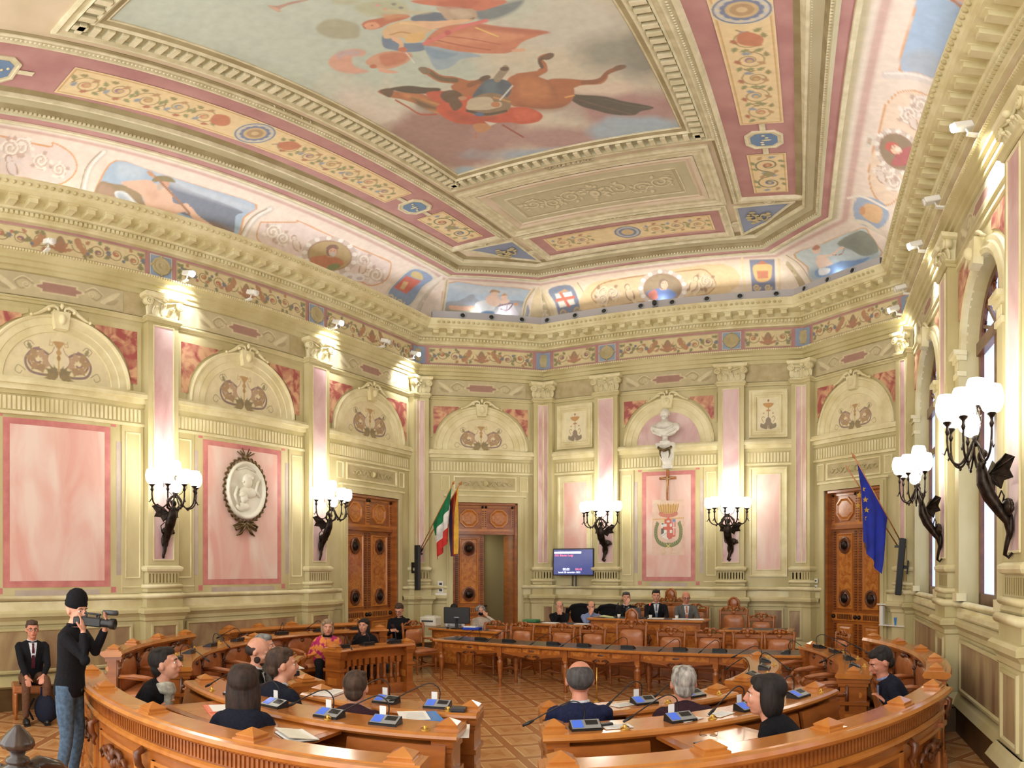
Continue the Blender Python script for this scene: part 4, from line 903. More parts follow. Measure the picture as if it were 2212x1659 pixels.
for s in (-1, 1):
    cxx = 2.8*s; yc = 5.98 if s > 0 else 5.55; L0, L1 = yc-2.7, 8.5
    def dr(cv, s=s, yc=yc, L0=L0, L1=L1):
        cv.line([(cxx-.245, L0+.03), (cxx+.245, L0+.03), (cxx+.245, L1-.03), (cxx-.245, L1-.03), (cxx-.245, L0+.03)], .02, (206, 160, 96), smooth=False)
        rinceau(cv, yc+.42, L1-.1, .5, True, cxx, 1, 0); rinceau(cv, L0+.1, yc-.42, .5, True, cxx, -1, 1)
        cv.poly([(cxx+.0, yc+.42), (cxx+.15, yc+.55), (cxx+.1, yc+.72), (cxx-.08, yc+.66), (cxx-.1, yc+.5)], (196, 112, 76)); cv.poly([(cxx+.0, yc-.42), (cxx+.15, yc-.55), (cxx+.1, yc-.72), (cxx-.08, yc-.66), (cxx-.1, yc-.5)], (196, 112, 76))
        for q, c in ((.285, (226, 214, 176)), (.265, (84, 104, 150)), (.245, (196, 200, 204)), (.2, (96, 118, 164)), (.15, (206, 180, 130)), (.11, (176, 140, 96)), (.05, (214, 188, 140))): cv.ell((cxx, yc), q, q, c)
        for q in range(12): cv.leaf(cxx+.2*cos(q*.52), yc+.2*sin(q*.52), q*.52+1.3, .09, (214, 206, 180), .5)
    cvT(46, 470, cxx-.28, cxx+.28, L0, L1, (236, 212, 162), 'ribbon_painting', dr)
    def dr2(cv):
        cv.line([(cxx-.245, 9.38), (cxx+.245, 9.38), (cxx+.245, 10.6), (cxx-.245, 10.6), (cxx-.245, 9.38)], .02, (206, 160, 96), smooth=False)
        for yy, up in ((9.7, 1), (10.28, -1)):
            cv.spiral(cxx, yy, .21, pi/2*up, 1.4, .024, (86, 96, 60), up*s); cv.ell((cxx, yy), .07, .06, (180, 92, 70) if up > 0 else (88, 110, 150)); cv.ell((cxx, yy), .03, .03, TN)
            for q in range(8): an = q*.8; cv.leaf(cxx+.2*cos(an), yy+.22*sin(an), an+1.2, .13, (GR, BR, BL, GR)[q % 4], .55)
        cv.poly([(cxx-.1, 9.99), (cxx, 9.9), (cxx+.1, 9.99), (cxx, 10.08)], (150, 140, 90))
    cvT(46, 110, cxx-.28, cxx+.28, 9.35, 10.62, (236, 212, 162), 'ribbon_painting', dr2)
    for yy in (8.93, (2.05 if s < 0 else 3.0)):
        g = MB(); rows = []
        o8 = [(x, y) for x, y in ((-.15, -.24), (.15, -.24), (.26, -.12), (.26, .12), (.15, .24), (-.15, .24), (-.26, .12), (-.26, -.12))]
        for q, d in ((1, .005), (1, .03), (.9, .035), (.84, .02)): rows.append([Tc(cxx+x*q, yy+y*q, d) for x, y in o8])
        g.grid(rows, False, 0, closeu=True); g.add(rows[-1], [tuple(range(8))], False, 0); rows = [[Tc(cxx+x*q, yy+y*q, .024) for x, y in o8] for q in (.7, .69)]; g.add(rows[0], [tuple(range(8))], False, 1)
        for q in range(5): g.ell(Tc(cxx+random.uniform(-.05, .05), yy-.12+.06*q, .03), (.03+.05*(q == 2), .02, .012), 7, 4, mi=0)
        for y_ in (-.33, .33): g.add([Tc(cxx-.04, yy+y_-.1, .018), Tc(cxx+.04, yy+y_-.1, .018), Tc(cxx+.04, yy+y_+.1, .018), Tc(cxx-.04, yy+y_+.1, .018)], [(0, 1, 2, 3)], False, 0)
        g.build('octagon_cameo', [M['ceillight'], mat('cameo_blue', (112, 140, 176), .6)], ceilo)
def dr3(cv):
    cv.line([(-1.56, 11.31), (1.62, 11.31), (1.62, 11.87), (-1.56, 11.87), (-1.56, 11.31)], .02, (206, 160, 96), smooth=False)
    rinceau(cv, .4, 1.55, .5, False, 11.59, 1, 0); rinceau(cv, -1.5, -.42, .5, False, 11.59, -1, 1)
    for q, c in ((.27, (226, 214, 176)), (.25, (84, 104, 150)), (.22, (186, 190, 196)), (.17, (96, 118, 164)), (.12, (206, 180, 130))): cv.ell((.02, 11.59), q, q, c)
cvT(250, 46, -1.6, 1.66, 11.28, 11.9, (236, 212, 162), 'ribbon_painting', dr3)
def dr4(cv):                                                     # stucco relief of the oblong coffer, its light and shade painted flat
    cv.c *= (.93+.12*fbm(cv.u, cv.v, 2, 9))[..., None]
    dk, lt = (150, 140, 104), (222, 214, 180)
    cv.line([(-1.38, 9.58), (1.38, 9.58), (1.38, 10.31), (-1.38, 10.31), (-1.38, 9.58)], .015, dk, smooth=False)
    rg = np.random.default_rng(4)
    for s in (-1, 1):
        for j, (x, r) in enumerate(((.42, .2), (.78, .17), (1.1, .18))):
            y = 9.95+(.06 if j % 2 else -.04)
            cv.spiral(s*x+.015, y-.015, r, 0, 1.5, .05, dk, s*(-1)**j); cv.spiral(s*x, y, r, 0, 1.5, .03, lt, s*(-1)**j)
            for q in range(9):
                a = rg.random()*6.28; rr = r*rg.uniform(.5, 1.1); L = rg.uniform(.08, .16); cv.leaf(s*x+rr*cos(a)+.01, y+rr*sin(a)-.012, a+1, L, dk, .7); cv.leaf(s*x+rr*cos(a), y+rr*sin(a), a+1, L*.9, lt, .5)
    for q in range(26):
        a = rg.random()*6.28; rr = rg.uniform(0, .2); cv.leaf(.01+rr*cos(a), 9.93+rr*sin(a)*1.2, a, .13, dk, .7); cv.leaf(rr*cos(a), 9.945+rr*sin(a)*1.2, a, .11, lt, .6)
    cv.ell((.0, 9.95), .1, .13, dk); cv.ell((-.01, 9.96), .08, .11, lt); cv.ell((0, 9.97), .03, .04, dk, op=.6)
cvT(250, 72, -1.41, 1.41, 9.55, 10.34, (192, 184, 148), 'painted_stucco_relief', dr4, .012)
# corner triangles with blue ground and stucco scrolls
for s in (-1, 1):
    T = [(2.16, 11.08), (3.12, 11.0), (2.62, 11.75), (2.16, 12.16)]
    T = [(s*x, y) for x, y in T]
    if s < 0: T = T[::-1]
    c = np.array(T).mean(0); g = MB(); rows = [[Tc(*(c+(np.array(p)-c)*q), d) for p in T] for q, d in ((1.12, .0), (1.12, .04), (1.02, .045), (.95, .01))]
    g.grid(rows, False, 0, closeu=True); g.add(rows[-1], [(0, 1, 2, 3)], False, 1)
    rg = np.random.default_rng(2)
    for q in range(14):
        a = rg.random()*6.28; r = rg.random()*.28; x, y = c[0]+r*cos(a), c[1]+r*sin(a)*.9; g.ell(Tc(x, y, .03), (rg.uniform(.03, .08), rg.uniform(.02, .05), .02), 8, 5, mi=2)
    for q in (-1, 1): g.tube([Tc(c[0]+(.1+.1*cos(a)*.6)*q, c[1]+.12*sin(a), .03) for a in np.linspace(0, 5, 12)], .018, 5, mi=2)
    g.build('corner_triangle', [M['ceillight'], mat('triangle_blue', (140, 150, 178), .7), M['stucco']], ceilo)
    for x, y in ((s*2.08, 11.75), (s*2.75, 10.98-.06)):
        g = MB(); rows = [[Tc(x+q*cos(a), y+q*sin(a), d) for a in np.linspace(0, 2*pi, 17)[:-1]] for q, d in ((.10, .0), (.10, .03), (.07, .04), (.06, .02), (.03, .05), (.005, .055))]; g.grid(rows, True, closeu=True, cap=True); g.build('ceiling_rosette', M['ceillight'], ceilo)
# stucco sprays along the cream band
g = MB()
for (x, y, ax) in ((-2.16, 5.55, 'y'), (2.16, 5.98, 'y'), (0, 8.87, 'x'), (0, 10.92, 'x'), (-3.5, 5.55, 'y'), (3.5, 5.98, 'y'), (0, 12.33, 'x'), (-3.5, 9.4, 'y'), (3.5, 9.4, 'y')):
    for q in range(-5, 6):
        o1 = .075*q; r = .035*(1-.12*abs(q)); p = Tc(x, y+o1, .02) if ax == 'y' else Tc(x+o1, y, .02); g.ell(p, (r, r, .02), 7, 4)
        if abs(q) in (2, 4): g.tube([Tc(x+(.05*cos(a) if ax == 'y' else o1+.05*cos(a)), y+(o1 if ax == 'y' else 0)+.05*sin(a), .025) for a in np.linspace(0, 5, 9)], .01, 4)
g.build('stucco_sprays', M['ceillight'], ceilo)
# ---------------------------------------------------------------- canvases traced from the photograph: paint coordinates are photo pixels of each real surface point
def photo_uv(co):
    x = co[..., 0]-CX; y = co[..., 1]; z = co[..., 2]-CH
    return X0_+F_*np.arctan2(x, y), Y0_-F_*np.arctan2(z, np.hypot(x, y))
def traced(name, nu, nv, surf, bg, draw, soft=1.4, parent=None):
    a, b = np.meshgrid(np.linspace(0, 1, nu), np.linspace(0, 1, nv)); co = surf(a, b)
    cv = Cv(nu, nv, 0, 1, 0, 1, bg); cv.u, cv.v = photo_uv(co); cv.px = soft; cv.a, cv.b = a, b; draw(cv)
    return cv.build(name, lambda u, v: co, parent or ceilo)
def K(x0, y0, s):
    f = lambda p: (x0+p[0]/s, y0+p[1]/s)
    f.k = s; return f
def fresco_surf(a, b):
    x = FX0+(FX1-FX0)*a; y = FY0+(FY1-FY0)*b; Y = y+.035*x; return np.stack([x+.08+(10-Y)*(.05+.0155*x), Y, ZC-.01+0*x], -1)
def fresco(cv):
    c = cv.c; n1 = fbm(cv.u, cv.v, .012, 1, 5); n2 = fbm(cv.u, cv.v, .02, 8, 4); n3 = fbm(cv.u*.6, cv.v, .03, 5, 4)
    def over(a, col): cv._mix(np.clip(a, 0, 1), col)
    sk = (190, 208, 198)
    over(np.ones_like(n1), sk); over((n3-.45)*1.2, (176, 196, 190))
    def blob(x, y, rx, ry, col, op=1, rag=.9):
        d = 1-np.hypot((cv.u-x)/rx, (cv.v-y)/ry); over((d+ (n1-.5)*rag)*2.2*op, col)
    blob(1080, 330, 560, 190, (222, 212, 196), .9); blob(1330, 130, 330, 190, (214, 208, 190), .9); blob(820, 240, 150, 60, (218, 210, 200), .8)
    blob(1250, 60, 170, 60, (206, 206, 196)); blob(1330, 110, 110, 60, (148, 152, 142), .8); blob(1390, 130, 90, 70, (138, 142, 136), .7)
    blob(1000, 285, 190, 95, (166, 130, 128), 1.1); blob(940, 300, 150, 80, (158, 122, 122), 1); blob(1340, 230, 190, 60, (176, 138, 142), 1); blob(1200, 300, 200, 40, (180, 146, 148), .9)
    blob(1380, 280, 140, 30, (164, 190, 212), 1.2); blob(1170, 335, 150, 22, (160, 182, 206), 1); blob(1010, 372, 40, 14, (160, 186, 206), 1)
    blob(1090, 200, 150, 40, (226, 216, 198), .8); blob(1300, 190, 120, 22, (226, 212, 196), .8); blob(860, 210, 90, 40, (208, 212, 196), .7)
    cv.tr = K(500, 0, 4.424)
    cv.poly([(350, 55), (440, 55), (560, 20), (720, -5), (730, 5), (560, 45), (470, 85), (460, 115), (400, 90)], (178, 140, 132)); cv.poly([(350, 55), (400, 62), (470, 100), (455, 112), (390, 85)], (206, 168, 146))
    # dull green cloud and putto cloud
    cv.tr = K(650, 0, 2.5918)
    for p in ([(85, 150), (150, 108), (230, 110), (320, 140), (325, 205), (270, 218), (180, 215), (110, 190)], ): cv.poly(p, (160, 164, 138), 3, .85)
    cv.poly([(300, 40), (400, 0), (560, 10), (600, 50), (520, 90), (380, 90)], (178, 186, 152), 5, .8); cv.poly([(180, 0), (330, 0), (300, 24), (200, 24)], (176, 180, 146), 4, .7)
    for x, y, q in ((430, 30, (214, 158, 160)), (470, 52, (206, 140, 140)), (520, 24, (130, 136, 130)), (560, 44, (126, 132, 128))): cv.ell((x, y), 14, 8, q)
    cv.poly([(160, 330), (210, 295), (290, 275), (360, 285), (350, 312), (290, 320), (300, 370), (380, 400), (300, 412), (210, 400), (160, 365)], (216, 164, 146), 3); cv.poly([(200, 300), (260, 282), (330, 288), (320, 308), (250, 312), (215, 330)], (190, 172, 184), 3, .8)
    cv.poly([(360, 350), (430, 300), (530, 286), (620, 300), (600, 345), (520, 380), (440, 385)], (210, 158, 132)); cv.poly([(440, 310), (540, 292), (600, 310), (570, 350), (470, 370)], (196, 112, 90), 3, .8)
    cv.ell((405, 372), 20, 11, (196, 108, 84)); cv.poly([(440, 380), (500, 392), (545, 404), (500, 412), (440, 400)], (224, 176, 152))
    # flying woman: blue cloak, rose skirt
    cv.poly([(455, 200), (490, 190), (560, 240), (700, 240), (690, 280), (600, 292), (520, 280), (462, 262)], (96, 130, 166)); cv.poly([(690, 250), (780, 265), (900, 285), (1010, 315), (900, 330), (840, 375), (760, 390), (720, 330)], (150, 180, 200)); cv.poly([(700, 262), (800, 290), (880, 300), (800, 330), (730, 320)], (110, 150, 186), 3, .8)
    cv.poly([(620, 95), (720, 68), (810, 78), (880, 110), (850, 150), (760, 162), (640, 130)], (84, 112, 140)); cv.poly([(980, 60), (1180, 10), (1250, 0), (1200, 60), (1080, 110), (1000, 110)], (96, 118, 134), 4, .9); cv.poly([(470, 50), (640, 60), (740, 66), (660, 80), (480, 70)], (206, 196, 160), 3, .7)
    cv.poly([(640, 0), (1140, 0), (1050, 50), (980, 60), (880, 40), (700, 28)], (206, 116, 92)); cv.poly([(800, 0), (1000, 0), (960, 40), (860, 60), (760, 30)], (186, 92, 74), 4, .7)
    cv.poly([(760, 40), (860, 55), (960, 50), (985, 100), (900, 130), (820, 110), (790, 80)], (190, 168, 146)); cv.line([(860, 110), (920, 118), (970, 100)], 10, (140, 116, 100)); cv.poly([(830, 60), (900, 50), (960, 80), (900, 100)], (206, 190, 170), 3, .8)
    cv.poly([(340, 140), (370, 115), (450, 100), (540, 80), (610, 88), (590, 105), (500, 130), (440, 158), (380, 165)], (190, 108, 84)); cv.poly([(460, 80), (600, 82), (560, 100), (480, 110)], (206, 150, 110), 3, .8)
    cv.poly([(350, 150), (372, 128), (420, 125), (440, 150), (400, 164), (365, 162)], (222, 158, 128)); cv.line([(350, 150), (362, 160)], 6, (140, 60, 50)); cv.ell((398, 143), 6, 4, (150, 80, 66))
    cv.poly([(460, 170), (520, 130), (620, 115), (740, 150), (700, 190), (600, 215), (540, 210), (470, 215)], (222, 190, 146)); cv.line([(560, 128), (650, 136), (740, 160)], 14, (236, 206, 160)); cv.line([(500, 195), (560, 180), (620, 190)], 8, (196, 146, 92)); cv.line([(520, 215), (560, 240), (560, 280)], 26, (230, 190, 156))
    cv.poly([(640, 120), (760, 118), (900, 108), (960, 112), (880, 135), (760, 160), (700, 158)], (232, 192, 156)); cv.ell((640, 210), 60, 28, (228, 190, 126), -.2); cv.ell((570, 278), 26, 14, (196, 108, 84)); cv.line([(590, 296), (635, 352)], 5, (240, 240, 230))
    cv.poly([(720, 200), (800, 150), (980, 130), (1120, 150), (1380, 175), (1330, 200), (1240, 235), (1180, 290), (1080, 300), (900, 290), (760, 262), (690, 250)], (206, 126, 98)); cv.poly([(760, 220), (950, 180), (1240, 190), (1180, 230), (1000, 240), (820, 250)], (222, 154, 122), 4, .7); cv.poly([(1000, 140), (1380, 178), (1300, 190), (1060, 165)], (170, 88, 76), 4, .7)
    cv.line([(720, 215), (900, 255), (1060, 280)], 7, (176, 92, 74)); cv.line([(800, 200), (960, 220), (1120, 250)], 6, (186, 100, 80)); cv.poly([(1180, 280), (1240, 270), (1255, 285), (1200, 292)], (230, 180, 150))
    cv.line([(690, 245), (760, 215), (830, 180), (900, 150), (1040, 115)], 20, (220, 116, 118)); cv.ell((822, 182), 18, 14, (200, 80, 90)); cv.line([(980, 155), (1105, 205)], 7, (236, 206, 120))
    # horse: tail, hind legs, body, forelegs, neck and head
    H1, H2, H3 = (176, 100, 60), (142, 78, 50), (204, 132, 84)
    cv.poly([(1480, 530), (1580, 532), (1700, 540), (1800, 565), (1975, 600), (1900, 625), (1860, 645), (1740, 640), (1640, 615), (1560, 590)], (52, 50, 52)); cv.line([(1560, 560), (1700, 600), (1850, 640)], 7, (90, 70, 62)); cv.line([(1700, 555), (1840, 590), (1960, 604)], 5, (80, 74, 72)); cv.line([(1600, 590), (1700, 622), (1790, 640)], 9, (44, 40, 44))
    cv.poly([(1200, 420), (1260, 405), (1330, 395), (1370, 375), (1380, 400), (1330, 430), (1290, 470)], H1); cv.line([(1340, 400), (1365, 375), (1340, 330), (1390, 312)], 30, H1); cv.line([(1350, 375), (1338, 335), (1395, 308)], 20, (84, 56, 46)); cv.ell((1388, 316), 32, 17, (100, 70, 56), -.4)
    cv.poly([(1380, 450), (1480, 440), (1600, 450), (1670, 445), (1700, 420), (1720, 430), (1680, 470), (1560, 480), (1480, 520), (1400, 520)], H1); cv.line([(1580, 462), (1670, 450), (1720, 405), (1790, 378)], 24, H2); cv.ell((1785, 378), 38, 14, (110, 74, 58), -.2)
    cv.poly([(1160, 440), (1240, 410), (1330, 430), (1440, 470), (1525, 490), (1520, 560), (1460, 600), (1360, 610), (1260, 600), (1180, 590), (1140, 520)], H1); cv.poly([(1230, 450), (1310, 445), (1390, 490), (1380, 550), (1290, 570), (1220, 530)], H3, 8, .7); cv.poly([(1200, 580), (1340, 600), (1500, 570), (1440, 615), (1290, 620)], H2, 6, .8); cv.poly([(1380, 455), (1420, 500), (1440, 560), (1410, 520)], H2, 6, .7)
    cv.line([(1480, 545), (1530, 534)], 8, (230, 170, 100)); cv.poly([(840, 480), (960, 450), (1040, 470), (1000, 540), (900, 540)], H1); cv.line([(960, 480), (860, 450), (780, 440), (720, 405), (690, 395)], 40, H1); cv.line([(870, 450), (780, 440), (725, 405)], 24, (96, 78, 56)); cv.ell((692, 394), 36, 17, (120, 106, 88), .3); cv.line([(940, 478), (1000, 455), (1040, 440)], 26, H2); cv.ell((1030, 438), 34, 15, (84, 62, 58), -.3)
    cv.poly([(430, 515), (470, 500), (560, 515), (660, 520), (760, 560), (830, 600), (830, 640), (740, 625), (640, 580), (560, 555), (500, 545)], H1); cv.poly([(440, 508), (480, 494), (520, 502), (500, 545), (460, 528)], (86, 60, 50)); cv.poly([(560, 520), (640, 530), (700, 560), (640, 560), (580, 548)], H3, 5, .8)
    cv.poly([(500, 495), (600, 480), (700, 490), (780, 495), (760, 520), (660, 525), (560, 515)], (54, 42, 40)); cv.poly([(600, 535), (700, 560), (820, 600), (790, 640), (700, 610), (650, 575)], (206, 144, 84)); cv.poly([(620, 545), (720, 580), (800, 612), (740, 618), (660, 600), (640, 570)], (60, 42, 36), 5, .85)
    # rider: red mantle, blue tunic, grey cuirass
    cv.poly([(760, 600), (840, 560), (960, 540), (1100, 600), (1260, 600), (1350, 640), (1330, 680), (1240, 695), (1160, 685), (1000, 695), (880, 690), (790, 650)], (206, 76, 54)); cv.poly([(820, 620), (960, 650), (1100, 660), (1000, 690), (880, 680)], (164, 54, 42), 6, .8); cv.poly([(1200, 620), (1300, 625), (1320, 660), (1220, 670)], (224, 104, 78), 5, .8); cv.poly([(700, 520), (800, 510), (860, 540), (800, 580), (740, 560)], (196, 74, 52))
    cv.poly([(960, 540), (1020, 460), (1080, 440), (1150, 450), (1180, 480), (1160, 540), (1080, 560), (990, 560)], (54, 88, 116)); cv.poly([(1030, 470), (1090, 455), (1100, 530), (1040, 540)], (92, 128, 150), 6, .6); cv.line([(1100, 440), (1125, 410), (1145, 385)], 42, (150, 138, 118)); cv.ell((1140, 386), 26, 12, (84, 66, 58))
    cv.poly([(980, 540), (1080, 520), (1170, 560), (1160, 620), (1060, 650), (960, 640), (930, 590)], (140, 118, 96)); cv.poly([(930, 580), (960, 550), (1060, 545), (1070, 590), (960, 610)], (200, 190, 166)); cv.line([(940, 600), (1040, 600), (1110, 585)], 30, (206, 196, 172)); cv.line([(930, 620), (1040, 640), (1150, 620)], 14, (70, 56, 50)); cv.ell((1000, 640), 26, 12, (60, 100, 150)); cv.line([(1080, 545), (1170, 570)], 10, (200, 150, 90))
    cv.ell((1090, 585), 26, 16, (196, 130, 90)); cv.line([(1115, 560), (1185, 480)], 8, (226, 230, 226)); cv.poly([(780, 540), (800, 512), (860, 505), (905, 535), (880, 570), (820, 575)], (86, 62, 48)); cv.ell((905, 550), 24, 12, (190, 140, 110)); cv.poly([(830, 575), (880, 560), (905, 590), (860, 620)], (90, 60, 46))
    cv.line([(530, 560), (600, 600), (670, 640), (760, 640)], 9, (176, 74, 56)); cv.line([(1130, 700), (1245, 768)], 9, (150, 60, 56)); cv.poly([(965, 700), (1010, 690), (1070, 700), (1040, 735), (990, 740)], (198, 140, 96)); cv.poly([(1030, 680), (1095, 690), (1060, 705)], (226, 226, 218)); cv.line([(980, 745), (980, 775)], 8, (196, 112, 84))
traced('great_fresco', 300, 470, fresco_surf, (190, 208, 198), fresco, 1.6)
# ---- the cove, one painted shell per wall
def cove_surf(i):
    A, B = np.array(WO[i]), np.array(WO[i+1]); RO = off(RING, -.26); C, D = np.array(RO[i]), np.array(RO[i+1])
    def fn(a, b):
        f = 1-np.cos(b*pi/2); h = np.sin(b*pi/2); bx = A[0]+(B[0]-A[0])*a; by = A[1]+(B[1]-A[1])*a; tx = C[0]+(D[0]-C[0])*a; ty = C[1]+(D[1]-C[1])*a
        return np.stack([bx+(tx-bx)*f, by+(ty-by)*f, 7.8+.8*h], -1)
    return fn
def grain(cv, s=.03, k=.12, seed=3): cv.c *= (1-k/2+k*fbm(cv.u, cv.v, s, seed))[..., None]
W1, W2, W3, OR = (238, 228, 216), (214, 196, 184), (184, 156, 142), (214, 152, 98)
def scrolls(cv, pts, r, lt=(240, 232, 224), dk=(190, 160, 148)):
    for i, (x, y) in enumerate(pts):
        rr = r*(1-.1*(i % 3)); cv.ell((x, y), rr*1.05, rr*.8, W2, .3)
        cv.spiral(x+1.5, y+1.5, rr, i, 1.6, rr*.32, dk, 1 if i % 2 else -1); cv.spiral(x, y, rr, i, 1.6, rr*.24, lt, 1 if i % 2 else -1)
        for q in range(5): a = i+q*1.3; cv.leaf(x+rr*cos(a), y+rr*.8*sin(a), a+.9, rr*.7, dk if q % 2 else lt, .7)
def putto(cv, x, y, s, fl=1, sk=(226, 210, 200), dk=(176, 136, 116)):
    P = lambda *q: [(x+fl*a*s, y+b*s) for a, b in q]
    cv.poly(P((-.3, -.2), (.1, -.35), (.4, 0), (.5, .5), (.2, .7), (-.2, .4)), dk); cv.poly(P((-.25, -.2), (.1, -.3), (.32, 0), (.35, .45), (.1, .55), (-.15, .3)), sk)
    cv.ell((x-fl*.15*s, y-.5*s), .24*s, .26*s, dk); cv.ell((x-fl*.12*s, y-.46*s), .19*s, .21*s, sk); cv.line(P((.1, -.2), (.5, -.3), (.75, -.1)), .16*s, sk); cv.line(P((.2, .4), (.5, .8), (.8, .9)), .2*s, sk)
def portrait(cv, x, y, rx, ry, ang, bgc, robe, hair, face=(206, 150, 120), beard=None, hat=None, s=1, th=0):
    cv.ell((x, y), rx*1.32, ry*1.34, (200, 180, 168), ang)
    for q in range(26):
        a = q*2*pi/26; p = (x+rx*1.2*cos(a)*cos(ang)-ry*1.22*sin(a)*sin(ang), y+rx*1.2*cos(a)*sin(ang)+ry*1.22*sin(a)*cos(ang)); cv.ell(p, rx*.13, ry*.15, (240, 234, 228) if q % 2 else (206, 190, 182))
    cv.ell((x, y), rx*1.05, ry*1.06, (150, 110, 84), ang); cv.ell((x, y), rx, ry, bgc, ang)
    c, s_ = cos(th), sin(th); T = lambda *q: [(x+(a*c-b*s_)*rx, y+(a*s_+b*c)*ry) for a, b in q]
    cv.poly(T((-.9, .35), (-.5, .1), (0, .0), (.5, .15), (.75, .5), (.4, .85), (0, .95), (-.5, .85)), robe); cv.poly(T((-.12, .1), (.2, .1), (.15, -.2), (-.1, -.2)), face)
    h = T((.05, -.3))[0]; cv.ell(h, rx*.27, ry*.40, hair); cv.ell((h[0]+rx*.05, h[1]+ry*.07), rx*.2, ry*.31, face)
    if beard: b = T((.12, -.1))[0]; cv.ell(b, rx*.15, ry*.17, beard)
    if hat: cv.poly(T((-.25, -.45), (-.1, -.75), (.2, -.78), (.35, -.5), (.1, -.55)), hat)
    for q in (-.03, .13): e = T((q+.03, -.36))[0]; cv.ell(e, rx*.03, ry*.03, (90, 60, 50))
def band_lines(cv, top=.93):
    cv._mix(np.clip((cv.b-.86)*40, 0, 1), (204, 166, 160)); cv._mix(np.clip((cv.b-.91)*40, 0, 1), (232, 222, 210)); cv._mix(np.clip((cv.b-.95)*40, 0, 1), (190, 180, 144)); cv._mix(np.clip((.055-cv.b)*40, 0, 1), (206, 186, 130))
def cove_left(cv):
    grain(cv); band_lines(cv)
    cv.tr = K(0, 0, 2.5925)
    for P in ([(0, 760), (270, 820), (300, 800), (400, 860), (430, 940), (380, 1010), (280, 1040), (150, 1000), (0, 990)],): cv.poly(P, (228, 210, 206)); cv.line(P, 9, OR, n=6)
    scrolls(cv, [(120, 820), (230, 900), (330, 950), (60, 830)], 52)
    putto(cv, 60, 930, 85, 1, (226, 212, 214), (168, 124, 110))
    cv.poly([(120, 1030), (200, 1020), (250, 1060), (180, 1085)], (240, 236, 236))
    for a, b, c, d in (((585, 850), (500, 950), (455, 1150), 22), ((1515, 1170), (1420, 1230), (1340, 1370), 22)): cv.line([a, b, c], 40, (214, 204, 196)); cv.line([a, b, c], 14, (240, 234, 230)); cv.line([(a[0]-22, a[1]), (b[0]-22, b[1]), (c[0]-20, c[1])], 8, (170, 150, 130))
    q = [(650, 895), (850, 955), (1150, 1050), (1440, 1145), (1370, 1220), (1310, 1340), (1000, 1255), (700, 1180), (525, 1135), (560, 1000)]
    cv.poly(q, OR, n=3); c = np.array(q).mean(0); q2 = [tuple(c+(np.array(p)-c)*.975) for p in q]; cv.poly(q2, (156, 184, 214), n=3)
    cv.poly([(940, 1020), (1100, 1080), (1350, 1180), (1320, 1210), (1290, 1320), (1100, 1230), (980, 1170)], (88, 106, 140)); cv.poly([(860, 960), (1000, 1010), (1400, 1150), (1380, 1180), (1160, 1110), (950, 1040)], (196, 206, 220), 6, .7); cv.poly([(680, 910), (800, 950), (780, 1000), (660, 980)], (190, 208, 224), 8, .7)
    cv.poly([(560, 1020), (640, 1030), (780, 1050), (800, 1120), (860, 1180), (1000, 1220), (1300, 1300), (1290, 1335), (1000, 1250), (700, 1178), (535, 1130)], (140, 116, 80)); cv.poly([(560, 1030), (640, 1060), (640, 1140), (540, 1125)], (170, 130, 110), 5, .8); cv.poly([(1180, 1240), (1300, 1290), (1285, 1335), (1150, 1295)], (110, 76, 62), 5, .9)
    cv.poly([(640, 1080), (700, 1075), (760, 1130), (860, 1210), (940, 1235), (800, 1205), (700, 1175)], (226, 232, 238)); cv.poly([(655, 1090), (690, 1085), (740, 1150), (690, 1165)], (140, 160, 186), 4, .7)
    S = (226, 180, 156); cv.poly([(680, 1020), (760, 1010), (840, 1010), (900, 1050), (950, 1060), (960, 1130), (1010, 1160), (980, 1200), (880, 1200), (820, 1160), (790, 1090), (700, 1040)], S); cv.line([(950, 1190), (1050, 1170), (1100, 1220), (1200, 1290)], 34, S); cv.line([(900, 1190), (1000, 1170), (1040, 1160)], 44, S); cv.line([(950, 1080), (960, 1140), (1020, 1165), (1050, 1180)], 26, S); cv.poly([(1160, 1290), (1230, 1295), (1220, 1310), (1150, 1300)], S)
    cv.ell((925, 1025), 26, 28, (206, 150, 124)); cv.poly([(850, 1010), (880, 985), (950, 990), (985, 1020), (960, 1020), (900, 1015), (870, 1020)], (120, 110, 60)); cv.poly([(885, 1030), (905, 1030), (905, 1065), (880, 1060)], (190, 170, 160)); cv.line([(830, 965), (880, 1000), (1040, 1170), (1060, 1200)], 12, (150, 96, 60)); cv.ell((845, 975), 26, 11, (196, 140, 96), .7)
    cv.poly([(820, 1060), (880, 1070), (890, 1110), (840, 1120)], (206, 156, 130), 5, .6)
    cv.tr = K(400, 480, 3.6867)
    P = [(600, 0), (880, 0), (900, -10), (1100, 80), (1400, 215), (1600, 300), (1640, 340), (1600, 460), (1480, 505), (1380, 470), (1200, 480), (1000, 420), (800, 300), (650, 200), (570, 120)]; cv.poly(P, (228, 210, 206)); cv.line(P+[P[0]], 10, OR, n=3)
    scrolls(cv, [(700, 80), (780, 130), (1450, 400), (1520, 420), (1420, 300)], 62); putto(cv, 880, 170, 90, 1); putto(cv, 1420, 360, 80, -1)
    for x, y in ((900, 300), (980, 360), (1080, 420), (1200, 440), (1300, 430), (1380, 440)): cv.ell((x, y), 50, 32, (240, 236, 240)); cv.ell((x+10, y+8), 26, 14, (200, 186, 190))
    portrait(cv, 1152, 265, 168, 112, .12, (176, 150, 96), (186, 104, 64), (110, 70, 50), beard=(190, 180, 170), hat=(110, 60, 44), th=.15)
    cv.poly([(1150, 340), (1220, 330), (1230, 360), (1170, 380), (1130, 370)], (110, 130, 70))
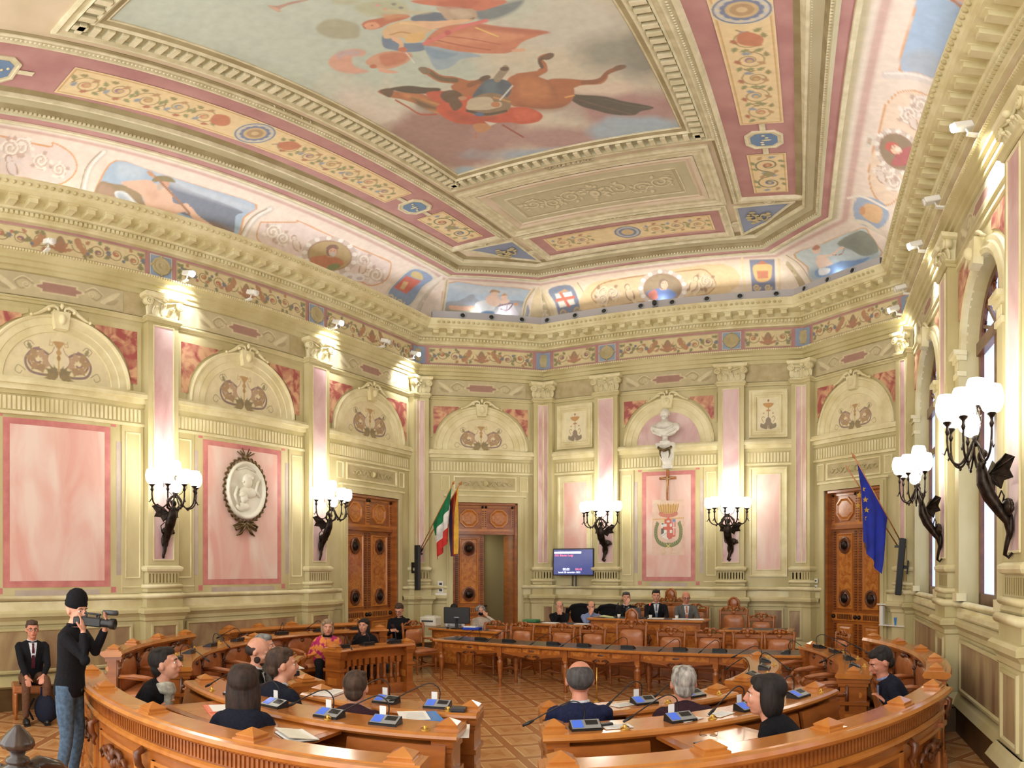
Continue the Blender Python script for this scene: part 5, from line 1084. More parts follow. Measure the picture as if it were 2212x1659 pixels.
    Q = [(1835, 350), (2000, 430), (1900, 520), (1770, 690), (1590, 600), (1680, 460)]; cv.poly(Q, (216, 208, 196), n=5); c = np.array(Q).mean(0); cv.poly([tuple(c+(np.array(p)-c)*.86) for p in Q], (116, 146, 190), n=5)
    cv.poly([(1760, 425), (1880, 470), (1760, 570), (1660, 520)], (206, 78, 66), smooth=False); cv.poly([(1740, 470), (1780, 480), (1740, 540), (1710, 525)], (214, 176, 120), smooth=False); cv.poly([(1820, 390), (1880, 410), (1890, 460), (1800, 430)], (206, 184, 120))
    for x, y in ((1640, 600), (1710, 640)): cv.spiral(x, y, 36, 0, 1.4, 14, (206, 190, 160))
    cv.poly([(2030, 450), (1930, 540), (1850, 660), (1840, 790), (1960, 810), (1975, 600)], (214, 202, 188)); cv.line([(2040, 440), (1930, 530), (1840, 650), (1800, 760)], 26, (234, 226, 214)); cv.poly([(1960, 580), (1890, 660), (1870, 780), (1950, 800)], (196, 188, 178)); scrolls(cv, [(1910, 720), (1930, 650)], 34)
def cove_c1(cv):
    grain(cv); band_lines(cv); cv.tr = K(960, 600, 3.6867)
    q = [(20, 40), (320, 60), (690, 95), (640, 200), (615, 350), (300, 320), (0, 300)]; cv.poly(q, OR, n=3); c = np.array(q).mean(0); cv.poly([tuple(c+(np.array(p)-c)*.96) for p in q], (166, 192, 216), n=3)
    cv.poly([(10, 200), (120, 180), (220, 130), (260, 170), (340, 190), (640, 190), (610, 340), (20, 300)], (140, 152, 172)); cv.poly([(20, 235), (120, 220), (250, 250), (300, 320), (10, 300)], (150, 140, 110), 6, .9); cv.poly([(380, 250), (620, 230), (610, 345), (380, 330)], (200, 200, 206), 6, .8); cv.poly([(30, 60), (320, 80), (600, 110), (500, 130), (200, 110)], (206, 214, 224), 8, .8)
    S = (232, 196, 176); cv.line([(50, 235), (150, 245), (270, 235)], 34, (214, 160, 130)); cv.poly([(250, 200), (330, 180), (400, 220), (390, 255), (300, 285), (250, 250)], (220, 222, 226)); cv.poly([(330, 160), (370, 135), (430, 160), (440, 210), (400, 230), (340, 200)], S); cv.ell((400, 125), 30, 30, S); cv.poly([(360, 120), (380, 95), (435, 105), (440, 120), (400, 112)], (160, 120, 70)); cv.ell((475, 155), 28, 26, S); cv.poly([(440, 180), (500, 170), (520, 190), (480, 210), (445, 205)], S); cv.poly([(445, 145), (480, 122), (505, 140)], (190, 130, 80)); cv.line([(400, 200), (440, 190), (420, 150)], 16, S)
    cv.poly([(285, 280), (340, 262), (400, 275), (370, 300), (300, 300)], (60, 120, 170)); cv.poly([(440, 225), (530, 205), (560, 240), (590, 300), (520, 330), (400, 310), (430, 260)], (226, 220, 230)); cv.line([(430, 225), (540, 205), (500, 260), (450, 250)], 10, (110, 60, 90)); cv.line([(500, 220), (480, 290), (400, 320)], 8, (130, 90, 120)); cv.ell((570, 210), 14, 12, (220, 140, 80))
    for a, b, c_ in (((715, 90), (650, 190), (620, 350)), ((20, 20), (0, 160), (-20, 300))): cv.line([a, b, c_], 34, (220, 208, 182)); cv.line([a, b, c_], 10, (176, 154, 120))
    cv.poly([(760, 80), (700, 180), (690, 370), (780, 380)], (214, 196, 156))
def cove_back(cv):
    grain(cv); cv.c *= np.array([.98, .95, .88]); band_lines(cv); cv.tr = K(960, 600, 3.6867)
    cv.poly([(760, 80), (850, 200), (880, 350), (700, 380), (690, 200)], (206, 186, 146)); cv.poly([(765, 120), (820, 220), (850, 345), (720, 370), (700, 240)], (168, 150, 112)); scrolls(cv, [(780, 290), (760, 200), (740, 320)], 34, (216, 202, 166), (140, 118, 84)); cv.line([(770, 80), (860, 200), (900, 350)], 22, (222, 208, 176))
    q = [(830, 95), (1000, 60), (1070, 180), (1110, 300), (940, 335), (880, 200)]; cv.poly(q, (92, 116, 156), n=4); cv.poly([(880, 130), (1010, 110), (1040, 210), (920, 240)], (238, 234, 226), smooth=False); cv.line([(925, 122), (990, 225)], 24, (206, 76, 56)); cv.line([(895, 180), (1030, 155)], 24, (206, 76, 56)); cv.poly([(900, 120), (960, 90), (990, 108)], (200, 150, 90))
    for x, y in ((950, 280), (1060, 260)): cv.spiral(x, y, 36, 0, 1.4, 14, (190, 160, 110))
    cv.line([(1040, 50), (1110, 170), (1140, 300)], 18, (230, 212, 170)); cv.line([(1060, 40), (1130, 160), (1160, 290)], 8, (170, 140, 96))
    P = [(1200, 90), (1260, 45), (1400, 10), (1600, -20), (1800, -40), (1960, -60), (2080, -60), (2160, 40), (2120, 110), (2000, 150), (1500, 200), (1330, 240), (1210, 200), (1170, 140)]
    cv.poly([(1150, 60), (1500, -10), (2230, -110), (2260, 120), (1170, 290)], (226, 198, 150)); cv.poly(P, (214, 188, 146)); cv.line(P+[P[0]], 10, (176, 128, 72), n=3)
    scrolls(cv, [(1270, 130), (1340, 120), (1260, 170), (2030, 50), (2090, 30), (1990, 80)], 62, (226, 208, 172), (150, 110, 76)); putto(cv, 1470, 120, 95, 1, (222, 200, 164), (140, 100, 70)); putto(cv, 1990, 50, 90, -1, (222, 200, 164), (140, 100, 70))
    portrait(cv, 1738, 83, 146, 110, 0, (140, 116, 84), (70, 116, 190), (110, 84, 64), (226, 178, 150)); cv.poly([(1620, 130), (1680, 95), (1700, 160), (1660, 175)], (214, 110, 96))
    cv.tr = K(1300, 300, 4.424)
    q = [(1410, 1155), (1650, 1150), (1660, 1470), (1440, 1480)]; cv.poly(q, (92, 108, 150), smooth=False); cv.poly([(1450, 1210), (1610, 1200), (1625, 1260), (1610, 1340), (1530, 1370), (1470, 1340)], (222, 178, 104)); cv.poly([(1480, 1260), (1590, 1260), (1590, 1330), (1490, 1335)], (190, 96, 56), smooth=False); cv.poly([(1480, 1200), (1530, 1160), (1590, 1195)], (190, 96, 60))
    for x, y in ((1480, 1420), (1590, 1420)): cv.spiral(x, y, 36, 0, 1.4, 14, (214, 184, 130))
    cv.line([(1340, 1140), (1350, 1300), (1380, 1490)], 24, (230, 212, 170)); cv.line([(1690, 1120), (1700, 1300), (1700, 1480)], 24, (222, 204, 160))
def cove_c2(cv):
    grain(cv); band_lines(cv); cv.tr = K(1300, 300, 4.424)
    cv.poly([(1760, 1180), (1850, 1250), (1960, 1440), (1770, 1470)], (176, 158, 120)); scrolls(cv, [(1820, 1400), (1800, 1300)], 44, (222, 208, 170), (140, 118, 84)); cv.line([(1740, 1120), (1880, 1220), (2000, 1420)], 28, (226, 214, 190)); cv.line([(1760, 1110), (1900, 1210), (2020, 1400)], 8, (170, 140, 100))
    q = [(1830, 1100), (2100, 1000), (2480, 850), (2560, 900), (2640, 1020), (2670, 1120), (2350, 1270), (2020, 1370), (1960, 1230)]; cv.poly(q, (206, 160, 100), n=3); c = np.array(q).mean(0); cv.poly([tuple(c+(np.array(p)-c)*.96) for p in q], (190, 208, 214), n=3)
    cv.poly([(2250, 1000), (2400, 900), (2500, 880), (2600, 960), (2640, 1080), (2500, 1120), (2380, 1060)], (120, 132, 124)); cv.poly([(2280, 1010), (2420, 920), (2480, 990), (2380, 1040)], (96, 112, 110), 8, .8); cv.poly([(1980, 1260), (2200, 1200), (2500, 1140), (2640, 1110), (2350, 1260), (2040, 1360)], (150, 172, 190), 6)
    S = (236, 206, 186); cv.poly([(2050, 1130), (2120, 1110), (2200, 1180), (2240, 1230), (2140, 1260), (2060, 1220)], S); cv.ell((2050, 1060), 42, 40, S); cv.poly([(2010, 1060), (2040, 1015), (2090, 1030), (2060, 1060)], (180, 110, 80)); cv.line([(2100, 1120), (2200, 1110), (2260, 1060), (2310, 1040)], 22, S); cv.line([(2210, 1110), (2290, 1100), (2320, 1040)], 7, (150, 96, 60)); cv.poly([(2150, 1220), (2280, 1170), (2420, 1160), (2560, 1130), (2500, 1180), (2350, 1240), (2200, 1300), (2060, 1320), (2040, 1260)], (92, 140, 196)); cv.poly([(2080, 1240), (2180, 1240), (2160, 1290), (2080, 1300)], (234, 236, 240))
def cove_right(cv):
    grain(cv); band_lines(cv); cv.tr = K(1400, 0, 2.5925)
    q = [(1560, -60), (1480, 100), (1400, 390), (1500, 410), (1690, 470), (1800, 330), (2000, 30), (2110, -60)]; cv.poly(q, OR, n=3); c = np.array(q).mean(0); cv.poly([tuple(c+(np.array(p)-c)*.955) for p in q], (150, 184, 220), n=3); cv.poly([(1600, 460), (1640, 330), (1760, 200), (1800, 330), (1700, 460)], (128, 112, 150), 8); cv.poly([(1450, 300), (1560, 280), (1640, 340), (1600, 440), (1440, 380)], (160, 176, 196), 10, .9)
    cv.poly([(1680, 0), (1760, 20), (1820, 100), (1790, 260), (1900, 200), (1980, 30), (2000, -50), (1680, -50)], (226, 184, 168)); cv.line([(1700, 0), (1770, 60), (1790, 200)], 16, (180, 110, 80)); cv.ell((1860, 150), 24, 24, (170, 190, 160))
    cv.line([(1330, 420), (1500, 430), (1660, 490)], 44, (216, 206, 202)); cv.line([(1330, 410), (1500, 420), (1660, 480)], 12, (240, 232, 228))
    P = [(1330, 590), (1400, 520), (1500, 510), (1600, 560), (1620, 640), (1520, 720), (1480, 900), (1420, 1080), (1330, 1150), (1250, 1060), (1240, 900), (1290, 760)]; cv.poly(P, (232, 208, 186)); cv.line(P+[P[0]], 8, OR, n=3)
    scrolls(cv, [(1520, 590), (1460, 640), (1380, 1020), (1340, 960)], 56); putto(cv, 1480, 680, 70, 1); putto(cv, 1300, 980, 70, 1)
    portrait(cv, 1400, 850, 112, 84, .75, (130, 106, 80), (170, 50, 70), (180, 50, 50), (230, 190, 160), beard=(236, 224, 206), hat=(196, 50, 50), th=-.9)
    cv.ell((1240, 790), 30, 40, (226, 218, 208)); cv.ell((1240, 790), 14, 20, (190, 170, 150))
    q = [(1170, 1110), (1290, 1120), (1350, 1200), (1290, 1280), (1160, 1230)]; cv.poly(q, (146, 170, 204), n=4); cv.poly([(1220, 1140), (1310, 1170), (1290, 1250), (1200, 1210)], (224, 180, 130)); cv.ell((1200, 1180), 18, 24, (206, 140, 90)); cv.line([(1120, 1110), (1200, 1100), (1340, 1170)], 12, (240, 232, 224)); cv.line([(1120, 1240), (1220, 1250), (1320, 1330)], 22, (234, 226, 210))
for i, (nm, nu, nv, dr) in enumerate((('cove_painting', 620, 70, cove_left), ('cove_painting', 170, 64, cove_c1), ('cove_painting', 330, 64, cove_back), ('cove_painting', 170, 64, cove_c2), ('cove_painting', 420, 70, cove_right))):
    f = cove_surf(i)
    if i == 0: f2 = (lambda ff: (lambda a, b: ff(.27+.73*a, b)))(f)
    elif i == 4: f2 = (lambda ff: (lambda a, b: ff(.75*a, b)))(f)
    else: f2 = f
    traced(nm, nu, nv, f2, (232, 216, 204), dr, 1.3)
for i, (t0, t1) in ((0, (0, .27)), (4, (.75, 1))):               # plain ends of the cove behind the photographer
    f = cove_surf(i); a, b = np.meshgrid(np.linspace(t0, t1, 3), np.linspace(0, 1, 12)); co = f(a, b); MB().grid([[tuple(p) for p in r] for r in co], True).build('cove_end', M['ceilrose'], ceilo)
# ================================================================ wall fixtures
def xat(px, Y): return CX+math.tan((px-X0_)/F_)*Y
def frot(F): return atan2(-F.n.x, F.n.y)                          # rotation so that local +Y points into the room
def wall_at(F, u, d=0): p = F.xy(u, d); return (p[0], p[1], 0)
def sconce():
    r = empty('bracket_lamp'); g = MB()                           # winged bronze figure rising from a curled tail
    g.tube([(0, .02, 2.22), (.03, .06, 2.17), (.05, .1, 2.2), (.02, .09, 2.3), (0, .06, 2.42), (-.02, .1, 2.54), (0, .2, 2.66), (.02, .32, 2.8), (.02, .40, 2.94), (.01, .42, 3.06), (0, .43, 3.16)], [.014, .02, .026, .032, .04, .05, .07, .085, .085, .07, .03], 10)
    g.ell((0, .06, 2.5), (.07, .05, .16), 10, 7); g.ell((-.03, .1, 2.68), (.11, .07, .1), 10, 6); g.ell((.0, .43, 3.2), (.05, .05, .06), 12, 8); g.ell((0, .40, 3.23), (.055, .055, .045), 10, 6)
    for i in range(7): a = i*pi/6; g.ell((-.05+.09*cos(a), .09, 2.66+.08*sin(a)), (.035, .03, .035), 6, 4)
    g.tube([(.0, .14, 2.6), (.1, .16, 2.66), (.12, .16, 2.78), (.04, .15, 2.86), (-.02, .14, 2.8), (.02, .14, 2.74)], .011, 6)
    for s in (-1, 1):
        g.tube([(s*.05, .42, 3.08), (s*.12, .44, 3.12), (s*.13, .47, 3.24), (s*.06, .5, 3.34)], [.024, .022, .018, .016], 7)
    g.build('figure', M['bronze'], r)
    g = MB()
    for s in (-1, 1):
        pts = [(s*.04, .34, 3.02), (s*.1, .28, 3.12), (s*.2, .2, 3.2), (s*.26, .12, 3.16), (s*.2, .16, 3.04), (s*.22, .12, 2.96), (s*.13, .2, 2.94), (s*.1, .22, 2.86), (s*.04, .3, 2.92)]
        n = len(pts); g.add(pts+[(x, y-.012, z) for x, y, z in pts], [tuple(range(n)), tuple(range(2*n-1, n-1, -1))]+[(i, (i+1) % n, n+(i+1) % n, n+i) for i in range(n)])
        for p in (2, 3, 5, 7): g.tube([pts[0], pts[p]], .008, 5)
    g.build('wing', M['bronze'], r)
    g = MB(); g.lathe([(.0, 3.30), (.05, 3.31), (.06, 3.34), (.04, 3.37), (.055, 3.40), (.03, 3.42), (.012, 3.44)], 14, (0, .5, 0))
    g.tube([(0, .5, 3.42), (0, .48, 3.72)], .008, 6); g.ell((0, .48, 3.73), (.04, .04, .012), 8, 4)
    for s in (-1, 1):                                            # square key ornament beside the hub
        g.tube([(s*.06, .5, 3.36), (s*.13, .5, 3.42), (s*.15, .5, 3.5), (s*.21, .5, 3.5), (s*.21, .5, 3.58), (s*.15, .5, 3.58), (s*.14, .5, 3.64), (s*.08, .5, 3.68)], .006, 5)
        g.tube([(s*.165, .5, 3.52), (s*.195, .5, 3.52), (s*.195, .5, 3.56), (s*.165, .5, 3.56), (s*.165, .5, 3.52)], .005, 4)
    g.build('hub', M['bronze'], r)
    A = [(-.40, .46), (.40, .46), (-.24, .74), (.24, .74), (0, .86)]
    for i, (x, y) in enumerate(A):
        g = MB(); hx, hy = x*.12, .5+(y-.5)*.12; L = lambda t: (hx+(x-hx)*t, hy+(y-hy)*t)
        P = [(*L(0), 3.34), (*L(.2), 3.22), (*L(.45), 3.12), (*L(.72), 3.12), (*L(.93), 3.2), (*L(1), 3.32), (*L(1), 3.42)]
        P = [tuple(p) for p in spl(P, 4)]; g.tube(P, .014, 7); g.ell((*L(.55), 3.09), (.018, .018, .02), 6, 4)
        g.tube([(*L(1.0), 3.28), (*L(1.12), 3.2), (*L(1.2), 3.22)], [.012, .009, .004], 5)
        g.lathe([(.012, 3.40), (.03, 3.44), (.018, 3.47), (.02, 3.5), (.055, 3.53), (.058, 3.54), (.01, 3.545)], 12, (x, y, 0)); g.build('arm', M['bronze'], r)
        egg(r, (x, y, 3.54), 1)
    egg(r, (0, .48, 3.74), 1); egg(r, (0, .56, 3.40), .8)
    return r
def egg(r, p, s):
    g = MB(); g.lathe([(a*s*1.0, b*s*1.4) for a, b in ((.03, .0), (.07, .02), (.095, .07), (.1, .12), (.09, .17), (.078, .2), (.07, .19), (.02, .16))], 14, p, sq=1.5); g.build('glass_globe', M['globe'], r)
s0 = sconce(); tag(s0, 'dark bronze winged wall sconce with lit globes on the pilaster left of the oval relief', 'wall lamp', 'winged bronze sconces')
def put_sconce(o, F, u, lab=None, k=1.0):
    o.location = (*F.xy(u, PR), .46 if F is not FRt else .38); o.rotation_euler = (0, 0, frot(F)); o.scale = (1, .64, .79)
    if lab: o['label'] = lab
    l = bpy.data.lights.new('sconce_light', 'POINT'); l.energy = (26 if F is not FRt else 12)*k; l.color = (1, .93, .82); l.shadow_soft_size = .3
    lo_ = bpy.data.objects.new('sconce_light', l); COL.objects.link(lo_); lo_.location = (*F.xy(u, PR+.45), 3.72)
put_sconce(s0, FL, uP1)
for F, u, lab in ((FL, uP2, 'dark bronze winged wall sconce on the pilaster beside the left closed wooden door'), (FB, uP5, 'dark bronze winged wall sconce above the right edge of the television screen'), (FB, uP6, 'dark bronze winged wall sconce on the back wall right of the painted coat of arms'), (FRt, uP9, 'dark bronze winged wall sconce between the two tall windows beside the blue flag'), (FRt, uP10, 'largest and nearest dark bronze winged wall sconce at the right edge')):
    put_sconce(dup(s0), F, u, lab)
# spot lamps clamped on the architrave
def spotlamp(lit, name='spot_lamp'):
    r = empty(name); g = MB(); g.box(-.03, .03, -.02, .12, -.02, .01); g.tube([(0, .1, 0), (0, .13, .07)], .012, 6); g.build('bracket', M['white'], r)
    Mx = Matrix.Translation((0, .16, .10)) @ Matrix.Rotation(R_(-20), 4, 'X'); g = MB(); g.bbox(-.065, .065, -.10, .10, -.04, .045, .012, 0, Mx); g.build('housing', M['white'], r)
    g = MB(); Mx2 = Matrix.Translation((0, .255, .055)) @ Matrix.Rotation(R_(-110), 4, 'X'); g.lathe([(.055, 0), (.052, .012), (.0, .014)], 16, M=Mx2); g.build('lens', M['bulb'] if lit else M['white'], r); return r
def put_spot(F, px, lit, lab, z=6.77, dz=.0):
    lo2, hi2 = -2.0, F.L+2                                       # find the wall position seen at this column
    best = min(np.linspace(lo2, hi2, 900), key=lambda u: abs((X0_+F_*atan2(F.xy(u, .25)[0]-CX, F.xy(u, .25)[1]))-px))
    o = spotlamp(lit); o.location = (*F.xy(best, .2), z+dz); o.rotation_euler = (0, 0, frot(F)); tag(o, lab, 'spotlight', 'white spotlights above the architrave')
    if lit:
        l = bpy.data.lights.new('spot_beam', 'SPOT'); l.energy = 120; l.spot_size = R_(75); l.spot_blend = .7; l.shadow_soft_size = .08; l.color = (.95, .97, 1)
        q = bpy.data.objects.new('spot_beam', l); COL.objects.link(q); q.location = (*F.xy(best, .55), z+.02); q.rotation_euler = (R_(48), 0, frot(F)+pi)
put_spot(FL, 100, False, 'white unlit box spotlight highest at the left edge below the cornice')
put_spot(FL, 398, True, 'glowing white spotlight above the capital left of the oval relief')
put_spot(FL, 537, False, 'white unlit box spotlight above the arch over the oval relief')
put_spot(FL, 720, True, 'glowing white spotlight above the capital beside the left closed wooden door')
put_spot(FL, 825, False, 'white unlit box spotlight above the arch over the left closed wooden door')
put_spot(FL, 888, True, 'bright glowing spotlight in the left corner above the corner capital')
put_spot(FRt, 2105, True, 'largest glowing white spotlight at the upper right near the cornice')
put_spot(FRt, 2033, False, 'white unlit box spotlight below the right cornice, under the largest glowing one')
put_spot(FRt, 1995, True, 'small glowing spotlight above the capital between the two windows')
put_spot(FRt, 1960, False, 'small white unlit spotlight near the right end of the grey light trough')
put_spot(FRt, 1945, True, 'glowing spotlight in the right corner above the blue flag', 6.75)
# grey light trough with round eyeball lamps
tr = empty('light_trough', (0, 13, 7.8), 0, 'long grey light trough with round eyeball lamps on the back cornice', 'light fixture')
pts = off(path, .40)[1:5]; a = Vector(pts[0]); b = Vector(pts[1]); pts[0] = tuple(a+(b-a)*.05); a = Vector(pts[3]); b = Vector(pts[2]); pts[3] = tuple(a+(b-a)*.08)
pts = [(x, y-13) for x, y in pts]
g = MB(); sweep(g, pts, [(0, -.02+.0), (.09, .0), (.09, .21), (.0, .23), (-.12, .22), (-.12, 0), (0, -.02)]); g.build('housing', M['trough'], tr)
def eye(F, u):
    g = MB(); P = lambda q, a, d: (lambda w_: (w_[0], w_[1]-13, w_[2]-7.8))(F.P(u+q*cos(a), 7.915+q*sin(a), .49+d))
    rows = [[P(q, a, d) for a in np.linspace(0, 2*pi, 17)[:-1]] for q, d in ((.075, -.0), (.075, .02), (.06, .03), (.05, .01))]; g.grid(rows, True, 0, closeu=True); g.build('lamp_ring', M['silver'], tr)
    g = MB(); rows = [[P(q, a, d) for a in np.linspace(0, 2*pi, 17)[:-1]] for q, d in ((.052, .012), (.03, .02), (.002, .024))]; g.grid(rows, True, 0, closeu=True); g.build('lamp_lens', M['black'], tr)
for u in (1.0, 1.65, 2.35): eye(FC1, u)
for u in (.35, 1.05, 1.75, 2.6, 3.3, 4.05, 4.75, 5.5): eye(FB, u)
for u in (.5, 1.15, 1.8): eye(FC2, u)
for F, u in ((FC1, 1.3), (FC1, 2.0), (FB, 3.0), (FC2, 1.2)):
    l = bpy.data.lights.new('trough_uplight', 'POINT'); l.energy = 2; l.shadow_soft_size = .06; l.color = (.85, .92, 1); q = bpy.data.objects.new('trough_uplight', l); COL.objects.link(q); q.location = F.P(u, 8.04, .3)
g = MB(); p = FB.P(2.93, 7.93, .52); cm_ = empty('ceiling_camera', p, frot(FB), 'small black dome camera on the grey light trough under the blue robed portrait', 'camera')
g = MB(); g.box(-.06, .06, -.03, .02, -.09, .07); g.build('mount', M['silver'], cm_); g = MB(); g.ell((0, .05, -.01), (.05, .05, .07), 12, 8); g.build('dome', M['black'], cm_)
# oval relief with bronze wreath
def ovalpt(a, q=1.0): return (.43*q*cos(a), .50*q*sin(a))
md = empty('oval_relief', (*FL.xy((uP1+uP2)/2, .0), 3.35), frot(FL), 'white oval marble relief in a dark laurel wreath on the left wall', 'relief')
g = MB(); rows = [[(ovalpt(a, q)[0], d, ovalpt(a, q)[1]) for a in np.linspace(0, 2*pi, 41)[:-1]] for q, d in ((1, .01), (1, .09), (.96, .11), (.9, .10), (.86, .055), (.84, .05), (.01, .05))]; g.grid(rows, True, closeu=True); g.build('plaque', M['marblew'], md)
g = MB()
for cx_, cz_, s_, f_ in ((-.02, .16, .13, 1), (.06, -.14, .10, -1)):
    g.ell((cx_, .07, cz_), (s_*.8, .05, s_), 14, 8); g.ell((cx_+f_*s_*.7, .075, cz_-.02), (s_*.22, .03, s_*.2), 8, 5); g.ell((cx_-f_*s_*.3, .07, cz_+s_*.5), (s_*.8, .05, s_*.55), 10, 6)
    g.ell((cx_-.02*f_, .06, cz_-s_*1.5), (s_*1.6, .045, s_*.8), 14, 6)
g.tube([(-.3, .06, -.1), (-.2, .08, .0), (-.24, .08, .14), (-.3, .06, .2)], .025, 6); g.tube([(.16, .07, -.3), (.26, .07, -.1), (.2, .07, .05)], .03, 6); g.tube([(-.2, .06, .34), (0, .06, .4), (.2, .06, .34)], .015, 6)
g.build('carved_figures', M['marblew'], md)
g = MB()
for i in range(64):
    a = 2*pi*i/64; x, z = ovalpt(a, 1.08+.05*(i % 2)); t = a+pi/2+(.5 if i % 2 else -.5)
    rot = Matrix.Rotation(-t, 3, 'Y'); g.ell((x, .05, z), (.05, .02, .02), 7, 4, rot=rot)
for s in (-1, 1):
    for j, (x, z) in enumerate(((.05, .62), (.12, .68), (.19, .66), (.08, .73))): g.tube([(0, .05, .56), (s*x, .05, z)], .012, 5)
    g.tube([(0, .06, -.55), (s*.1, .08, -.62), (s*.22, .06, -.68), (s*.26, .05, -.62), (s*.16, .07, -.58), (0, .07, -.58)], [.03, .03, .03, .025, .025, .02], 6); g.tube([(0, .06, -.58), (s*.12, .06, -.74), (s*.2, .05, -.78)], [.025, .03, .012], 6)
g.build('laurel_wreath', M['bronzel'], md)
# bust on its console, crucifix, painted arms
u = uP5+HW+(uP6-uP5-2*HW)/2; uc_ = u
bs = empty('marble_bust', (*FB.xy(u, .24), 4.80), frot(FB), 'white marble bust of a bearded man in the central arch', 'bust')
g = MB(); g.lathe([(.11, -.06), (.12, -.03), (.07, -.01), (.055, .05), (.07, .09)], 16)
g.ell((0, 0, .22), (.27, .13, .14), 18, 9); g.ell((0, .03, .31), (.22, .12, .12), 16, 8); g.tube([(0, .0, .33), (0, .02, .5)], [.09, .07], 12)
for s in (-1, 1): g.ell((s*.22, .0, .28), (.11, .09, .10), 12, 7); g.tube([(s*.31, .02, .34), (s*.24, .05, .18), (s*.06, .08, .1)], [.02, .035, .03], 6)
g.tube([(-.2, .1, .3), (-.05, .14, .2), (.15, .12, .24), (.25, .08, .3)], .022, 6)
g.build('bust_shoulders', M['marble'], bs)
g = MB(); g.ell((0, .03, .58), (.085, .1, .12), 18, 12); g.ell((0, .0, .63), (.095, .1, .09), 16, 9); g.ell((0, .12, .56), (.018, .025, .035), 8, 5); g.ell((0, .09, .49), (.055, .05, .06), 10, 6)
for s in (-1, 1): g.ell((s*.095, .01, .57), (.015, .025, .035), 6, 4); g.ell((s*.035, .1, .6), (.022, .015, .012), 6, 4)
g.build('bust_head', M['marble'], bs)
cn = empty('carved_console', (*FB.xy(u, .0), 4.2), frot(FB), 'carved white console with a dark garland below the bust', 'console')
g = MB(); rows = [[(sx*w_, d*(1 if sy else 0), z) for sx, sy in ((-1, 0), (-1, 1), (-.5, 1.0), (.5, 1.0), (1, 1), (1, 0))] for z, w_, d in ((.0, .10, .06), (.06, .12, .1), (.1, .09, .09), (.24, .14, .16), (.4, .15, .2), (.44, .19, .26), (.5, .2, .29), (.54, .2, .29))]
g.grid(rows, False, cap=True); g.build('bracket', M['marble'], cn); g = MB()
for s in (-1, 1):
    g.tube([(s*.18, .2, .52), (s*.13, .28, .42), (0, .3, .36)], [.02, .03, .035], 7)
    g.tube([(s*.1, .27, .42), (s*.11, .26, .3), (s*.08, .24, .2)], [.025, .018, .006], 6)
g.build('garland', M['bronzel'], cn)
cr = empty('crucifix', (*FB.xy(u, .0), 3.5), frot(FB), 'brown wooden crucifix hanging above the painted crown', 'crucifix'); g = MB(); g.bbox(-.03, .03, .03, .07, 0, .68, .008); g.bbox(-.19, .19, .03, .07, .46, .52, .008); g.build('cross', M['wood'], cr)
g = MB(); g.ell((0, .09, .50), (.016, .018, .022), 8, 6); g.tube([(0, .085, .48), (0, .09, .38), (.006, .088, .3), (0, .088, .18)], [.014, .02, .016, .008], 8)
for s in (-1, 1): g.tube([(0, .09, .465), (s*.08, .085, .485), (s*.15, .085, .5)], [.01, .008, .006], 6)
g.build('figure', mat('pale_carved_figure', (206, 170, 120), .5), cr)
cv = Cv(190, 290, u-.37, u+.37, 2.3, 3.52, (236, 200, 182)); cv.c *= (.9+.2*fbm(cv.u, cv.v, 3, 7))[..., None]; cv._mix(np.clip((fbm(cv.u, cv.v*.5, 4, 11)-.5)*3, 0, .8), (238, 218, 200))
Z = lambda x, z: (u+x, 2.99+z)
cv.poly([Z(-.19, .27), Z(0, .31), Z(.19, .27), Z(.2, .18), Z(0, .13), Z(-.2, .18)], (206, 112, 92), n=5); cv.poly([Z(-.24, .44), Z(-.18, .40), Z(-.12, .44), Z(-.06, .40), Z(0, .45), Z(.06, .40), Z(.12, .44), Z(.18, .4), Z(.24, .44), Z(.2, .27), Z(.1, .23), Z(0, .22), Z(-.1, .23), Z(-.2, .27)], (216, 170, 84), smooth=False)
for i in range(-4, 5): cv.line([Z(i*.05, .27-.02*(4-abs(i))*.3), Z(i*.06, .43)], .012, (150, 96, 50)); cv.ell(Z(i*.06, .45), .014, .014, (236, 206, 120)); cv.ell(Z(i*.045, .25), .01, .01, (150, 60, 50))
cv.line([Z(-.35, .1), Z(.35, .12)], .022, (222, 170, 96)); 
for s in (-1, 1): cv.line([Z(s*.33, .1), Z(s*.36, -.02), Z(s*.3, -.06)], .008, (222, 178, 110))
cv.poly([Z(-.165, .1), Z(.165, .1), Z(.165, -.28), Z(.08, -.32), Z(0, -.36), Z(-.08, -.32), Z(-.165, -.28)], (236, 236, 234), smooth=False)
R1 = (212, 66, 50); cv.poly([Z(-.09, .1), Z(.08, .1), Z(.08, .0), Z(-.09, 0)], R1, smooth=False); cv.line([Z(0, .1), Z(0, -.28)], .07, R1, smooth=False); cv.line([Z(-.1, -.1), Z(.1, -.1)], .07, R1, smooth=False); cv.ell(Z(0, .05), .04, .025, (206, 206, 210))
cv.poly([Z(-.165, .1), Z(-.09, .1), Z(-.09, .03), Z(-.165, .03)], (226, 206, 140), smooth=False); cv.poly([Z(.09, .1), Z(.165, .1), Z(.165, .0), Z(.09, .0)], (110, 136, 186), smooth=False); cv.poly([Z(.09, .03), Z(.165, .03), Z(.165, -.28), Z(.09, -.3)], R1, smooth=False); cv.line([Z(.128, .03), Z(.128, -.24)], .02, (240, 236, 230)); cv.line([Z(.1, -.09), Z(.16, -.09)], .02, (240, 236, 230))
